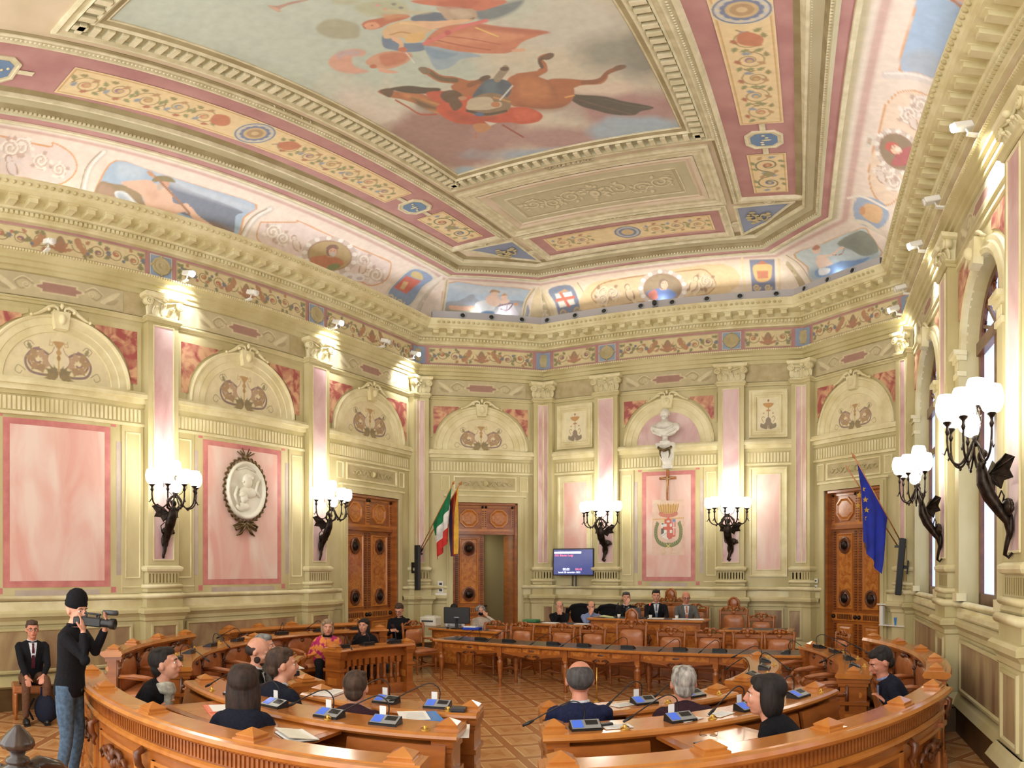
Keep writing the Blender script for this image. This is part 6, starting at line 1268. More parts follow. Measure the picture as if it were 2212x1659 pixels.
cv.poly([Z(-.165, -.1), Z(-.1, -.1), Z(-.1, -.2), Z(-.165, -.24)], (44, 46, 50), smooth=False); cv.ell(Z(-.13, -.0), .025, .02, (90, 96, 110)); cv.poly([Z(.0, -.2), Z(.09, -.2), Z(.09, -.32), Z(0, -.35)], R1, smooth=False); cv.line([Z(-.16, -.28), Z(0, -.18), Z(.02, -.3)], .008, (150, 150, 150))
for s in (-1, 1):
    P = spl([(s*.25, .0), (s*.285, -.12), (s*.28, -.27), (s*.22, -.4), (s*.1, -.47), (0, -.48)], 6)
    cv.line([Z(*p) for p in P], .075, (96, 116, 56), smooth=False)
    for i, p in enumerate(P): cv.leaf(*Z(p[0], p[1]), (1.2 if s > 0 else 1.9)+i*.02*s, .07, (140, 156, 84) if i % 2 else (60, 80, 40), .5)
    cv.line([Z(0, -.5), Z(s*.1, -.55), Z(s*.06, -.63), Z(s*.16, -.66)], .012, (222, 186, 110))
cv.line([Z(-.04, -.45), Z(.04, -.52)], .016, (226, 206, 120)); cv.line([Z(.04, -.45), Z(-.04, -.52)], .016, (226, 206, 120))
cv.build('painted_coat_of_arms', wallfn(FB, .009), WB)
# television
tv = empty('television', (*FB.xy(.86, .16), 2.16), frot(FB)+R_(4), 'wall television with blue screen and pink and white text', 'television')
g = MB(); g.bbox(-.5, .5, .0, .05, -.31, .31, .01); g.build('casing', M['black'], tv); g = MB(); g.box(-.08, .08, -.16, 0, -.1, .1); g.box(-.05, -.03, -.05, .0, -.55, -.3); g.box(.03, .05, -.05, .0, -.55, -.3); g.box(-.08, .08, -.05, -.0, -.3, -.1); g.build('wall_mount', M['greyp'], tv)
M['tvblue'] = mat('lit_tv_screen', (72, 84, 150), .25, (112, 122, 170), 1.4, 1, emit=.35)
g = MB(); g.box(-.475, .475, .05, .053, -.285, .285); g.build('screen', M['tvblue'], tv); g = MB(); g.box(-.2, .46, .053, .055, .195, .235); g.build('text_bar', M['tvt'], tv)
FR = Matrix.Rotation(pi, 4, 'Z') @ Matrix.Rotation(pi/2, 4, 'X')
def text(s, size, parent, m, loc, name='text', extr=.0008, align='LEFT', rot=None):
    c = bpy.data.curves.new(name, 'FONT'); c.body = s; c.size = size; c.extrude = extr; c.align_x = align; o = bpy.data.objects.new(name, c); COL.objects.link(o)
    me = bpy.data.meshes.new_from_object(o.evaluated_get(bpy.context.evaluated_depsgraph_get())); bpy.data.objects.remove(o); q = bpy.data.objects.new(name, me); me.materials.clear(); me.materials.append(m); COL.objects.link(q)
    q.parent = parent; q.location = loc; q.rotation_euler = rot or (pi/2, 0, pi); return q
text('AUDIZIONE', .055, tv, M['tvt'], (.45, .056, .2)); text('GG Biauto Luigi', .07, tv, M['tvr'], (.45, .056, .13)); text('00:00', .075, tv, M['tvt'], (.25, .056, -.19)); text('04:41', .075, tv, M['tvr'], (-.06, .056, -.19)); text('lunedi 28 novembre 2022', .052, tv, M['tvt'], (.36, .056, -.25))
# column loudspeakers
def colspk(p, rz, lab, tilt=0):
    o = empty('column_loudspeaker', p, rz, lab, 'loudspeaker'); g = MB(); g.bbox(-.05, .05, .08, .19, -.5, .5, .012); g.build('cabinet', M['black'], o); g = MB(); g.box(-.04, .04, .188, .193, -.47, .47); g.build('grille', M['greyp'], o); g = MB(); g.box(-.05, .05, .0, .02, -.12, .12); g.box(-.015, .015, .0, .09, -.03, .03); g.build('wall_bracket', M['black'], o); return o
p = FL.xy(FL.L-.32, .13); colspk((p[0], p[1], 2.03), frot(FL), 'tall black column loudspeaker on the corner pilaster left of the striped flag')
p = FRt.xy(.34, .13); o = colspk((p[0], p[1], 2.03), frot(FRt), 'tall black column loudspeaker on the right corner pilaster beside the window'); o.rotation_euler = (R_(5), 0, frot(FRt))
# flags on poles
def pole(nm, base, tip, lab, clothf, grp=None):
    r = empty('flag_pole_set' if False else nm, base, 0, lab, 'flag', grp); d = Vector(tip)-Vector(base); g = MB(); g.tube([(0, 0, 0), tuple(d)], .012, 7); g.lathe([(.012, 0), (.028, .02), (.02, .05), (.008, .08), (.001, .12)], 8, M=Matrix.Translation(d)@d.to_track_quat('Z', 'Y').to_matrix().to_4x4()); g.build('pole', M['woodl'], r)
    g = MB(); g.tube([(0, 0, 0), tuple(d*.08)], .02, 8); g.box(-.05, .05, -.03, .03, -.04, .0); g.build('socket', M['black'], r); return r, d
def cloth(r, d, t0, t1, drop, cols, wave=.05, fold=5, name='cloth', shift=(0, 0), stripes='u', narrow=.75, twist=0):
    """cloth hangs from a stretch of the pole; columns follow the pole, rows hang down"""
    A, B = d*t0, d*t1; nu, nv = 36, 30; hor = Vector((d.x, d.y, 0)).normalized(); nrm = Vector((-hor.y, hor.x, 0)); rows = []
    mats_ = list(dict.fromkeys(c for c in cols)); vs = []
    for j in range(nv+1):
        v = j/nv; row = []
        for i in range(nu+1):
            t = i/nu; p = A+(B-A)*t; c = A+(B-A)*.62
            q = p+(c-p)*min(1, narrow*v*(1.0)); q = Vector((q.x, q.y, p.z+(c.z-p.z)*.1*v-drop*v*(.9+.2*t)))
            q += nrm*(wave*sin(t*fold*2*pi+v*2)*min(1, v*3))+hor*(wave*.5*cos(t*fold*pi+v*3)*min(1, v*2)); row.append(tuple(q))
        rows.append(row)
    n = nu+1; verts = [p for r_ in rows for p in r_]; f = []; mi = []
    for j in range(nv):
        for i in range(nu):
            f.append((j*n+i, j*n+i+1, (j+1)*n+i+1, (j+1)*n+i)); k = (j/nv if stripes == 'v' else i/nu); mi.append(min(int(k*len(cols)), len(cols)-1))
    g = MB(); g.add(verts, f, True); g.m = [mats_.index(cols[k]) for k in mi]
    o = g.build(name, [M[m] for m in mats_], r); return o
for nm, c in (('flgreen', (0, 120, 74)), ('flwhite', (236, 236, 232)), ('flred', (206, 42, 36)), ('flblue', (22, 40, 150)), ('flgold', (226, 178, 60)), ('flviolet', (60, 40, 80)), ('floran', (196, 86, 40))): M[nm] = mat(nm+'_cloth', c, .7, tuple(int(x*.82) for x in c), 6, 3)
b0 = FC1.P(-.02, 2.36, .16); b0 = (off_corner(1, .17)[0]-.05, off_corner(1, .17)[1], 2.36)
r, d = pole('national_flag', b0, (xat(978, 11.2), 11.2, 3.75), 'green white and red tricolour flag hanging from a slanting pole', None, 'flags on slanting poles')
cloth(r, d, .45, .97, .95, ['flgreen', 'flwhite', 'flred'], .035, 2.5, stripes='v', narrow=.35)
r, d = pole('fringed_banner', (b0[0]+.09, b0[1]-.05, 2.36), (xat(993, 11.35), 11.35, 3.75), 'furled red and gold fringed banner behind the tricolour flag', None, 'flags on slanting poles')
cloth(r, d, .72, .97, 1.25, ['flgold', 'flviolet', 'flred', 'floran', 'flred', 'flgold'], .04, 3, name='banner_cloth', narrow=.55)
b1 = FRt.P(.02, 2.42, .18); r, d = pole('blue_starred_flag', (off_corner(4, .17)[0]-.02, off_corner(4, .17)[1]-.1, 2.42), (xat(1846, 10.9), 10.9, 3.82), 'blue flag with yellow stars hanging from a slanting pole', None, 'flags on slanting poles')
cl = cloth(r, d, .34, .95, 1.15, ['flblue'], .04, 2.2, narrow=.45)
g = MB(); me = cl.data; n = 37
def star(cx, cz, rr, P0, ex, ez, nn):
    vs = [P0+ex*cx+ez*cz+nn*.05]; 
    for k in range(10): a = pi/2+k*pi/5; q = rr if k % 2 == 0 else rr*.42; vs.append(P0+ex*(cx+q*cos(a))+ez*(cz+q*sin(a))+nn*.05)
    g.add([tuple(v) for v in vs], [(0, 1+k, 1+(k+1) % 10) for k in range(10)])
hor = Vector((d.x, d.y, 0)).normalized(); nn = Vector((0, -1, 0)); ex = Vector((1, 0, 0)); base = Vector(me.vertices[int(12*n+26)].co)
for cx, cz in ((-.08, .2), (.02, .12), (-.1, .02), (.04, -.05), (0, -.18), (-.02, .3)): star(cx, cz, .055, base, ex, Vector((0, 0, 1)), nn)
g.build('stars', M['flgold'], cl)
# second pole beside the blue flag
g = MB(); e_ = empty('spare_flag_pole', (off_corner(4, .17)[0]-.12, off_corner(4, .17)[1]-.1, 2.42), 0, 'bare slanting wooden pole behind the blue starred flag', 'flag pole'); g.tube([(0, 0, 0), tuple(d*.98+Vector((-.06, 0, -.1)))], .011, 7); g.build('pole', M['woodl'], e_); g = MB(); g.box(-.05, .05, -.03, .03, -.04, 0); g.build('socket', M['black'], e_)
# switches, thermostat, notices
def plate(F, u, z, w_, h_, lab, cat, m='white', d=.01, txt=None, name='switch_plate'):
    o = empty(name, (*F.xy(u, d), z), frot(F), lab, cat); g = MB(); g.bbox(-w_/2, w_/2, 0, .025, -h_/2, h_/2, .005); g.build('plate', M[m], o); g = MB(); g.box(-w_*.25, w_*.25, .025, .03, -h_*.2, h_*.2); g.build('button', M['greyp'], o)
    return o
plate(FC1, .56, 1.66, .13, .13, 'upper small white switch plate beside the open door', 'switch plate', d=.02); plate(FC1, .56, 1.52, .13, .13, 'lower small white switch plate beside the open door', 'switch plate', d=.02)
o = empty('door_notice', (*FC1.xy(.60, .03), 1.38), frot(FC1), 'white notice strip with two dark marks below the switch plates', 'notice'); g = MB(); g.box(-.16, .16, 0, .01, -.07, .07); g.build('card', M['paper'], o); g = MB(); g.box(.03, .13, .01, .012, -.0, .03); g.build('printed_mark', M['black'], o); g = MB(); g.box(-.13, -.04, .01, .012, -.0, .03); g.build('printed_mark', M['black'], o)
plate(FC2, .36, 1.76, .09, .09, 'white thermostat on the wall left of the right wooden door', 'thermostat', d=.02, name='thermostat'); plate(FC2, .36, 1.62, .07, .1, 'small switch plate below the white thermostat', 'switch plate', d=.02)
plate(FRt, uP10+.62 if False else uP9-.75, 1.55, .05, .22, 'slim grey window latch box beside the first window', 'window latch', 'silver', .02, name='window_latch'); plate(FRt, uP10-.62, 1.6, .05, .24, 'slim grey window latch box beside the nearest window', 'window latch', 'silver', .02, name='window_latch')
# alcove shelf with blue cup near the right corner
o = empty('corner_shelf', (*FC2.xy(FC2.L-.32, 0), .98), frot(FC2), 'white shelf with a black box in the corner right of the wooden door', 'shelf')
g = MB(); g.box(-.34, .3, .0, .22, -.02, 0); g.box(-.4, .36, 0, .2, .36, .38); g.box(.22, .3, .14, .2, 0, .34); g.build('boards', M['white'], o); g = MB(); g.box(-.16, .06, .1, .13, .03, .28); g.build('black_screen', M['black'], o)
c_ = empty('blue_cup', (*FC2.xy(FC2.L-.26, .17), .981), 0, 'small blue cup standing on the white corner shelf', 'cup'); g = MB(); g.lathe([(.02, 0), (.022, .01), (.03, .12), (.033, .14), (.028, .14)], 12); g.build('cup_body', M['cardb'], c_)
# ================================================================ furniture: rows of benches on concentric arcs round (0.2, 7.3)
BC = (.2, 7.3)
def bp(r, a, z=0): return (BC[0]+r*cos(R_(a)), BC[1]+r*sin(R_(a)), z)
def arcs(mb, prof, a0, a1, mi=0, n=None, smooth=False, cap=True, closed=True):
    n = n or max(4, int((a1-a0)/1.6)); rows = [[bp(r, a0+(a1-a0)*i/n, z) for r, z in prof] for i in range(n+1)]
    return mb.grid(rows, smooth, mi, closeu=closed, cap=cap and closed)
def lm(r, a, z=0):   # local frame on the arc: x tangential, y outward
    t = R_(a); return Matrix(((-sin(t), cos(t), 0, BC[0]+r*cos(t)), (cos(t), sin(t), 0, BC[1]+r*sin(t)), (0, 0, 1, z), (0, 0, 0, 1)))
def stud(parent, r, a, z, s=1):
    g = MB(); X = lm(r, a, z)
    def ring(w_, zz): return [tuple(X@Vector((x*w_, y*w_, zz))) for x, y in ((-1, -1), (1, -1), (1, 1), (-1, 1))]
    g.grid([ring(.085*s, 0), ring(.085*s, .012), ring(.065*s, .018), ring(.07*s, .03), ring(.07*s, .036), ring(.004, .075*s)], False, closeu=True, cap=True)
    return g.build('pyramid_stud', M['woodl'], parent)
def endpost(parent, r, a, z, w_=.11, depth=.2):
    g = MB(); X = lm(r, a)
    for (z0, z1, e) in ((0, .12, .03), (.12, .16, .015), (.16, z-.3, 0), (z-.3, z-.26, .03), (z-.26, z-.1, .0), (z-.1, z-.06, .02), (z-.06, z-.0, .035)): g.box(-w_/2-e*.6, w_/2+e*.6, -depth-e, depth+e, z0, z1, 0, X)
    for s in (-1, 1): g.box(s*(w_/2)-.006, s*(w_/2)+.006, -depth+.05, depth-.05, .25, z-.4, 1, X)
    return g.build('end_post', [M['wood'], M['woodl']], parent)
def seatunit(parent, r, a, wid, zt, arms=True, seat=True, backonly=False):
    """leather back let into the row on its inner side, sprung seat and padded arms"""
    X = lm(r, a); q = wid/2-.07; g = MB(); n = 22; rows = []
    for s_, y in ((1.06, -.0), (1.05, -.035), (.96, -.05), (.5, -.065), (.02, -.07)):
        row = []
        for j in range(n):
            t = 2*pi*j/n; cx, cz = cos(t), sin(t); e = .62; x = math.copysign(abs(cx)**e, cx)*q*s_; zz = math.copysign(abs(cz)**(e if cz < 0 else .85), cz)*.21*s_; row.append(tuple(X@Vector((x, y, .66+zz))))
        rows.append(row)
    g.grid(rows, True, closeu=True, cap=True); g.build('leather_back', M['leather'], parent)
    g = MB()
    for s in (-1, 1):
        g.tube([tuple(X@Vector((s*x, -.03, z))) for x, z in ((.02, zt-.09), (.1, zt-.1), (.18, zt-.15), (q+.02, zt-.24), (q+.04, zt-.4))], .014, 6)
        g.tube([tuple(X@Vector((s*(.05+.04*cos(t)), -.04, zt-.13+.04*sin(t)))) for t in np.linspace(0, 5, 9)], .012, 5)
        g.tube([tuple(X@Vector((s*(wid/2-.0), -.03, z))) for z in (.5, zt-.12)], .022, 6); g.ell(tuple(X@Vector((s*wid/2, -.05, zt-.22))), .028, 8, 5)
    g.ell(tuple(X@Vector((0, -.04, zt-.11))), (.05, .05, .04), 9, 6); g.build('carving', M['woodd'], parent)
    if seat:
        g = MB(); g.bbox(-wid/2+.04, wid/2-.04, -.56, -.04, .35, .42, .015, 0, X); g.build('seat_frame', M['wood'], parent)
        g = MB(); rows = [[tuple(X@Vector((sx*(wid/2-.05)*k, -.3+sy*.26*k, z))) for sx, sy in ((-1, -1), (-.5, -1.02), (.5, -1.02), (1, -1), (1.01, 0), (1, 1), (0, 1), (-1, 1), (-1.01, 0))] for k, z in ((1, .41), (1.02, .43), (1, .46), (.8, .485), (.3, .495), (.02, .497))]
        g.grid(rows, True, closeu=True, cap=True); g.build('seat_cushion', M['leather'], parent)
        for s in (-1, 1):
            g = MB(); g.lathe([(.022, 0), (.025, .06), (.035, .12), (.022, .16), (.032, .3), (.03, .36)], 8, M=X@Matrix.Translation((s*(wid/2-.07), -.5, 0))); g.build('leg', M['woodd'], parent)
def armrest(parent, r, a):
    X = lm(r, a); g = MB(); g.tube([tuple(X@Vector(p)) for p in ((0, -.04, .68), (0, -.2, .69), (0, -.38, .67), (0, -.46, .66))], [.025, .035, .035, .02], 8, flat=.8); g.build('arm_pad', M['leather'], parent)
    g = MB(); g.tube([tuple(X@Vector(p)) for p in ((0, -.46, .65), (0, -.50, .6), (0, -.46, .54), (0, -.42, .48), (0, -.46, .42))], [.02, .028, .024, .024, .03], 7); g.tube([tuple(X@Vector(p)) for p in ((0, 0, .67), (0, -.4, .645))], .018, 6); g.build('arm_support', M['wood'], parent)
def row(nm, cat, R, a0, a1, nd, zt, lab, back=True, seats=(), desk=False, flaps=(), balus=False, posts=(1, 1), studs=True, grp=None):
    o = empty(nm, (0, 0, 0), 0, lab, cat, grp); da = (a1-a0)/nd; wid = R_(da)*(R-.1)
    w1 = .17 if desk else .11
    g = MB()                                                     # top
    if desk: pr = [(R-w1, zt-.05), (R-w1-.02, zt-.03), (R-w1-.01, zt), (R+w1, zt), (R+w1+.025, zt-.015), (R+w1+.03, zt-.035), (R+w1+.01, zt-.055)]
    else: pr = [(R-w1, zt-.07), (R-w1-.02, zt-.04), (R-w1, zt), (R+w1-.02, zt), (R+w1-.01, zt-.008), (R+w1+.03, zt-.012), (R+w1+.045, zt-.035), (R+w1+.03, zt-.06), (R+w1, zt-.08)]
    arcs(g, pr, a0-.6, a1+.6, 0); g.build('top_rail' if not desk else 'desk_top', M['woodl'], o)
    g = MB()
    if balus:
        arcs(g, [(R-.05, zt-.05), (R-.05, zt-.2), (R+.05, zt-.2), (R+.05, zt-.05)], a0, a1, 0); arcs(g, [(R-.07, 0), (R-.07, .16), (R+.07, .16), (R+.07, 0)], a0, a1, 0)
        n = nd*4; nb = MB()
        for i in range(n):
            a = a0+(i+.5)*(a1-a0)/n; X = lm(R, a)
            g2 = MB(); g2.box(-.032, .032, -.032, .032, .16, .24, 0, X); g2.lathe([(.03, .24), (.036, .27), (.024, .3), (.026, zt-.34), (.034, zt-.32), (.026, zt-.3)], 8, M=X); g2.box(-.04, .04, -.04, .04, zt-.3, zt-.19, 0, X); g2.build('baluster', M['wood'], o)
        g.build('rail_and_plinth', M['wood'], o)
    else:
        out = R+.06; arcs(g, [(R-.05, 0), (R-.05, zt-.05), (out, zt-.05), (out, 0)], a0, a1, 0)
        arcs(g, [(out, zt-.26), (out+.02, zt-.26), (out+.035, zt-.24), (out+.035, zt-.215), (out+.015, zt-.2), (out, zt-.2)], a0, a1, 1); arcs(g, [(out, 0), (out+.03, 0), (out+.03, .12), (out, .14)], a0, a1, 1)
        g.build('curved_body', [M['wood'], M['woodl']], o)
        if not desk:                                             # fluted frieze, panels and carving on the outer face
            g = MB(); n = int((a1-a0)*R_(1)*R/.035)
            for i in range(n):
                X = lm(out, a0+(i+.5)*(a1-a0)/n); g.box(-.009, .009, 0, .012, zt-.19, zt-.09, 0, X)
            g.build('fluted_frieze', M['wood'], o)
            for k in range(nd):
                c0 = a0+k*da+da*.1; c1 = a0+(k+1)*da-da*.1; g = MB(); e = .02
                for (b0, b1, z0, z1) in ((c0, c1, zt-.36, zt-.33), (c0, c1, .2, .23), (c0, c0+.5, .2, zt-.33), (c1-.5, c1, .2, zt-.33)): arcs(g, [(out, z0), (out+.018, z0), (out+.018, z1), (out, z1)], b0, b1, 0, 6)
                g.build('panel_frame', M['woodl'], o)
                g = MB(); X = lm(out, (c0+c1)/2)
                for s in (-1, 1):
                    g.tube([tuple(X@Vector((s*x, .03, zt-.47+z))) for x, z in ((.02, .03), (.08, .07), (.15, .05), (.17, -.01), (.12, -.04), (.09, .0), (.12, .02))], [.02, .026, .024, .022, .018, .014, .01], 6)
                    g.tube([tuple(X@Vector((s*x, .03, zt-.47+z))) for x, z in ((.16, .0), (.22, .03), (.28, -.02), (.25, -.06), (.22, -.03))], [.02, .02, .018, .014, .01], 6); g.ell(tuple(X@Vector((s*.06, .03, zt-.5))), (.03, .03, .04), 8, 5)
                g.ell(tuple(X@Vector((0, .035, zt-.44))), (.04, .03, .05), 10, 6); g.ell(tuple(X@Vector((0, .03, zt-.53))), (.03, .03, .05), 8, 5); g.build('carved_rosette', M['woodd'], o)
                g = MB(); X = lm(out, a0+k*da+.001*da if k else a0+.6); g.tube([tuple(X@Vector((0, y, z))) for y, z in ((.02, zt-.27), (.07, zt-.3), (.06, zt-.38), (.03, zt-.42), (.05, zt-.46), (.03, zt-.5))], [.03, .032, .028, .022, .02, .008], 7); g.build('scroll_bracket', M['woodd'], o)
    if studs:
        for k in range(nd+1):
            if k in (0, nd) or not desk: stud(o, R, a0+k*da+(.7 if k == 0 else (-.7 if k == nd else 0)), zt)
    for i, a in ((0, a0), (1, a1)):
        if posts[i]: endpost(o, R, a+(.8 if i == 0 else -.8), zt-.04, depth=w1-.03)
    for k in seats:
        seatunit(o, R-.05, a0+(k+.5)*da, wid, zt)
    for k in sorted(set(list(seats)+[s+1 for s in seats])): armrest(o, R-.06, a0+k*da)
    for k, st in enumerate(flaps):                               # writing leaves on the outer side: 1 folded down, 2 raised
        am = a0+(k+.5)*da; h = da*.46
        g = MB()
        if st == 1: arcs(g, [(R+w1+.0, zt-.08), (R+w1+.03, zt-.08), (R+w1+.10, zt-.46), (R+w1+.07, zt-.47)], am-h, am+h, 0, 8); g.build('folded_leaf', M['wood'], o)
        elif st == 2:
            arcs(g, [(R+w1+.0, zt-.075), (R+w1+.0, zt-.05), (R+w1+.5, zt-.05), (R+w1+.5, zt-.075)], am-h, am+h, 0, 8)
            for b0, b1, r0, r1 in ((am-h+.9, am+h-.9, R+w1+.07, R+w1+.43),): arcs(g, [(r0, zt-.05), (r0, zt-.048), (r1, zt-.048), (r1, zt-.05)], b0, b1, 1, 8)
            g.build('raised_leaf', [M['wood'], M['woodl']], o)
        if st:
            g = MB(); X = lm(R+w1-.06, am+da*.25, zt); g.lathe([(.035, 0), (.03, .006), (.012, .01), (.014, .03), (.005, .036)], 10, M=X); g.tube([tuple(X@Vector((-.03, 0, .012))), tuple(X@Vector((0, 0, .03))), tuple(X@Vector((.03, 0, .012)))], .005, 5); g.build('brass_catch', M['gold'], o)
    return o
G1 = 'curved bench rows'
row('curved_bench', 'bench', 5.0, -113, -66, 4, .97, 'nearest curved wooden bench back at lower left, carved outside, in front of the scarf man', grp=G1, seats=())
row('curved_bench', 'bench', 5.0, -58, -17, 4, .97, 'nearest curved wooden bench back at lower right, in front of the dark haired woman', grp=G1)
row('curved_bench', 'bench', 4.92, -9, 31, 4, 1.0, 'curved bench with oval leather backs along the right window wall', seats=(0, 1, 2, 3), grp=G1)
row('curved_bench', 'bench', 4.95, -158, -130, 3, 1.0, 'curved bench with three oval leather backs behind the camera operator', seats=(0, 1, 2), grp=G1)
row('curved_bench', 'bench', 4.93, 157, 191, 4, 1.0, 'curved wooden bench against the left wall beside the closed door', seats=(0, 1, 2, 3), grp=G1)
row('curved_desk', 'desk', 3.92, -109, -66, 4, .90, 'long curved desk with microphones in front of the nearest left bench', desk=True, flaps=(1, 2, 2, 1), seats=(0, 1), grp='curved desk rows')
row('curved_desk', 'desk', 3.92, -57, -17.5, 4, .90, 'long curved desk with glasses and phone on its raised leaf at lower right', desk=True, flaps=(1, 2, 1, 1), grp='curved desk rows')
row('curved_desk', 'desk', 4.05, -4, 34, 4, .90, 'curved desk with an end post before the right window wall bench', desk=True, flaps=(1, 1, 1, 1), seats=(0, 1, 2, 3), grp='curved desk rows')
row('curved_desk', 'desk', 4.12, -163, -121, 4, .92, 'curved desk with end post behind the bald reading man', desk=True, flaps=(1, 1, 1, 1), seats=(0, 1, 2, 3), grp='curved desk rows')
row('curved_desk', 'desk', 4.3, 155, 192, 4, .92, 'curved desk behind the blonde woman in the flowered shawl', desk=True, seats=(0, 1, 2, 3), grp='curved desk rows')
row('curved_desk', 'desk', 3.12, -95, -66, 2, .87, 'short curved desk before the brown haired man seen from behind at centre left', desk=True, flaps=(2, 2), grp='curved desk rows')
row('curved_desk', 'desk', 3.12, -56, -24, 3, .87, 'short curved desk in front of the navy suited man seen from behind', desk=True, flaps=(0, 2, 1), grp='curved desk rows')
row('curved_desk', 'desk', 3.02, -13, 24, 3, .87, 'short curved desk with three microphones before the right end of the long table', desk=True, flaps=(1, 1, 1), grp='curved desk rows')
row('curved_desk', 'desk', 2.92, -146, -105, 3, .87, 'short curved desk with papers before the bald reading man', desk=True, flaps=(1, 1, 1), grp='curved desk rows')
row('curved_desk', 'desk', 3.0, 157, 186, 3, .80, 'curved desk on open balusters in front of the two seated women', desk=True, balus=True, grp='curved desk rows')
# ---------------------------------------------------------------- microphones
def conf(screen=True, white=False, card=True):
    """conference unit with swan neck microphone; local +Y points away from the speaker"""
    r = empty('conference_microphone'); g = MB()
    g.add([(-.105, -.06, 0), (.105, -.06, 0), (.105, .065, 0), (-.105, .065, 0), (-.105, -.06, .014), (.105, -.06, .014), (.105, .05, .058), (-.105, .05, .058), (-.10, .065, .05), (.10, .065, .05)], [(0, 3, 2, 1), (0, 1, 5, 4), (4, 5, 6, 7), (7, 6, 9, 8), (8, 9, 2, 3), (1, 2, 9, 6, 5), (0, 4, 7, 8, 3)])
    g.build('base_unit', M['black'], r)
    def pl(x0, x1, t0, t1, m, nm, e=.003):
        g = MB(); f = lambda t: (-.06+.11*t, .014+.044*t+e); g.add([(x0, *f(t0)), (x1, *f(t0)), (x1, *f(t1)), (x0, *f(t1))], [(0, 1, 2, 3)]); return g.build(nm, m, r)
    pl(-.1, .1, .05, .97, M['silver'], 'face_plate'); pl(-.092, -.02, .14, .9, M['screen'] if screen else M['greyp'], 'display', .005); pl(-.0, .085, .4, .86, M['black'], 'slot', .005)
    g = MB(); P = [tuple(p) for p in spl([(.0, .05, .055), (.0, .055, .12), (.0, .03, .17), (-.02, -.04, .19), (-.05, -.17, .13), (-.08, -.31, .05)], 5)]; g.tube(P, .005, 6); g.build('swan_neck', M['black'], r)
    g = MB(); g.tube([(-.075, -.285, .062), (-.083, -.32, .044), (-.091, -.36, .024)], [.008, .013, .009], 8); g.build('microphone_head', M['black'], r)
    if card: g = MB(); g.box(-.07, -.02, .055, .057, .05, .12); g.build('card', M['paper'], r)
    return r
mics = [conf(True), conf(True, card=False), conf(False, card=False)]
used = [False]*3
def mic(R, a, z, kind, lab, flip=0, rr=0):
    o = mics[kind] if not used[kind] else dup(mics[kind]); used[kind] = True; x, y, _ = bp(R, a)
    nk = (-75, -60, 70, -80, 60, -70)[int(abs(a)*3) % 6] if kind < 2 else (-20, 15, 160)[int(abs(a)) % 3]
    if rr: nk = rr
    for c in o.children:
        if c.name.split('.')[0] in ('swan_neck', 'microphone_head'): c.rotation_euler = (0, 0, R_(nk)); c.location = (.05*sin(R_(nk)), .05-.05*cos(R_(nk)), 0)
    o.location = (x, y, z); o.rotation_euler = (0, 0, R_(a)+pi/2+flip); tag(o, lab, 'microphone', 'swan neck conference microphones'); return o
def pang(px, R, z=.9):
    """angle on the arc of radius R seen at this column of the photo, nearer solution"""
    best = None
    for a in np.arange(-180, 200, .25):
        x, y, _ = bp(R, a)
        if abs((X0_+F_*atan2(x-CX, y))-px) < 6 and (best is None or math.hypot(x-CX, y) < math.hypot(bp(R, best)[0]-CX, bp(R, best)[1])): best = a
    return best
for px, k, lab in ((503, 0, 'microphone unit at the left end of the nearest left curved desk'), (590, 0, 'microphone unit with white card behind the brown haired woman seen from behind'), (709, 0, 'microphone unit with white card right of the seated woman seen from behind'), (830, 0, 'blue screened microphone unit left of the blue folder on the nearest left desk')):
    mic(3.96, pang(px, 3.95), .9, k, lab)
for px, k, lab in ((1265, 1, 'blue screened microphone unit at the near left corner of the right desk'), (1472, 0, 'silver microphone unit in front of the white haired man, nearest desk'), (1618, 0, 'blue screened microphone unit behind the dark haired woman at the right'), (1728, 1, 'silver microphone unit at the right end of the desk beside the woman with dark hair')):
    mic(3.96, pang(px, 3.95), .9, k, lab)
mic(3.14, pang(832, 3.12), .87, 0, 'blue screened microphone unit right of the brown haired man seen from behind, front desk'); mic(3.14, pang(943, 3.12), .87, 0, 'microphone unit with white card beside the dark box on the front left desk end')
mic(3.14, pang(1393, 3.12), .87, 0, 'blue screened microphone unit right of the navy suited man seen from behind'); mic(3.14, pang(1500, 3.12), .87, 1, 'microphone unit partly hidden behind the white haired man')
for i, a in enumerate((-8, 3, 14)): mic(3.04, a, .87, 2, ('nearest', 'middle', 'farthest')[i]+' dark microphone unit on the short right desk before the long table')
for i, a in enumerate((2, 12, 22, 30)): mic(4.05, a, .9, 2, ('first', 'second', 'third', 'farthest')[i]+' dark microphone unit from the end post on the right window side desk')
for i, a in enumerate((-128, -138, -149, -160)): mic(4.14, a, .92, 2, ('first', 'second', 'third', 'fourth')[i]+' dark microphone unit from the end post on the desk behind the bald man')
for i, a in enumerate((-114, -124, -136)): mic(2.92, a, .87, 2, ('nearest', 'middle', 'farthest')[i]+' dark microphone unit on the short desk in front of the bald man')
for i, a in enumerate((183, 172, 162)): mic(4.3, a, .92, 2, ('left', 'middle', 'right')[i]+' dark microphone unit on the desk behind the two seated women')
for i, a in enumerate((182, 172, 162)): mic(3.0, a, .8, 2, ('left', 'middle', 'right')[i]+' dark microphone unit on the balustraded desk')
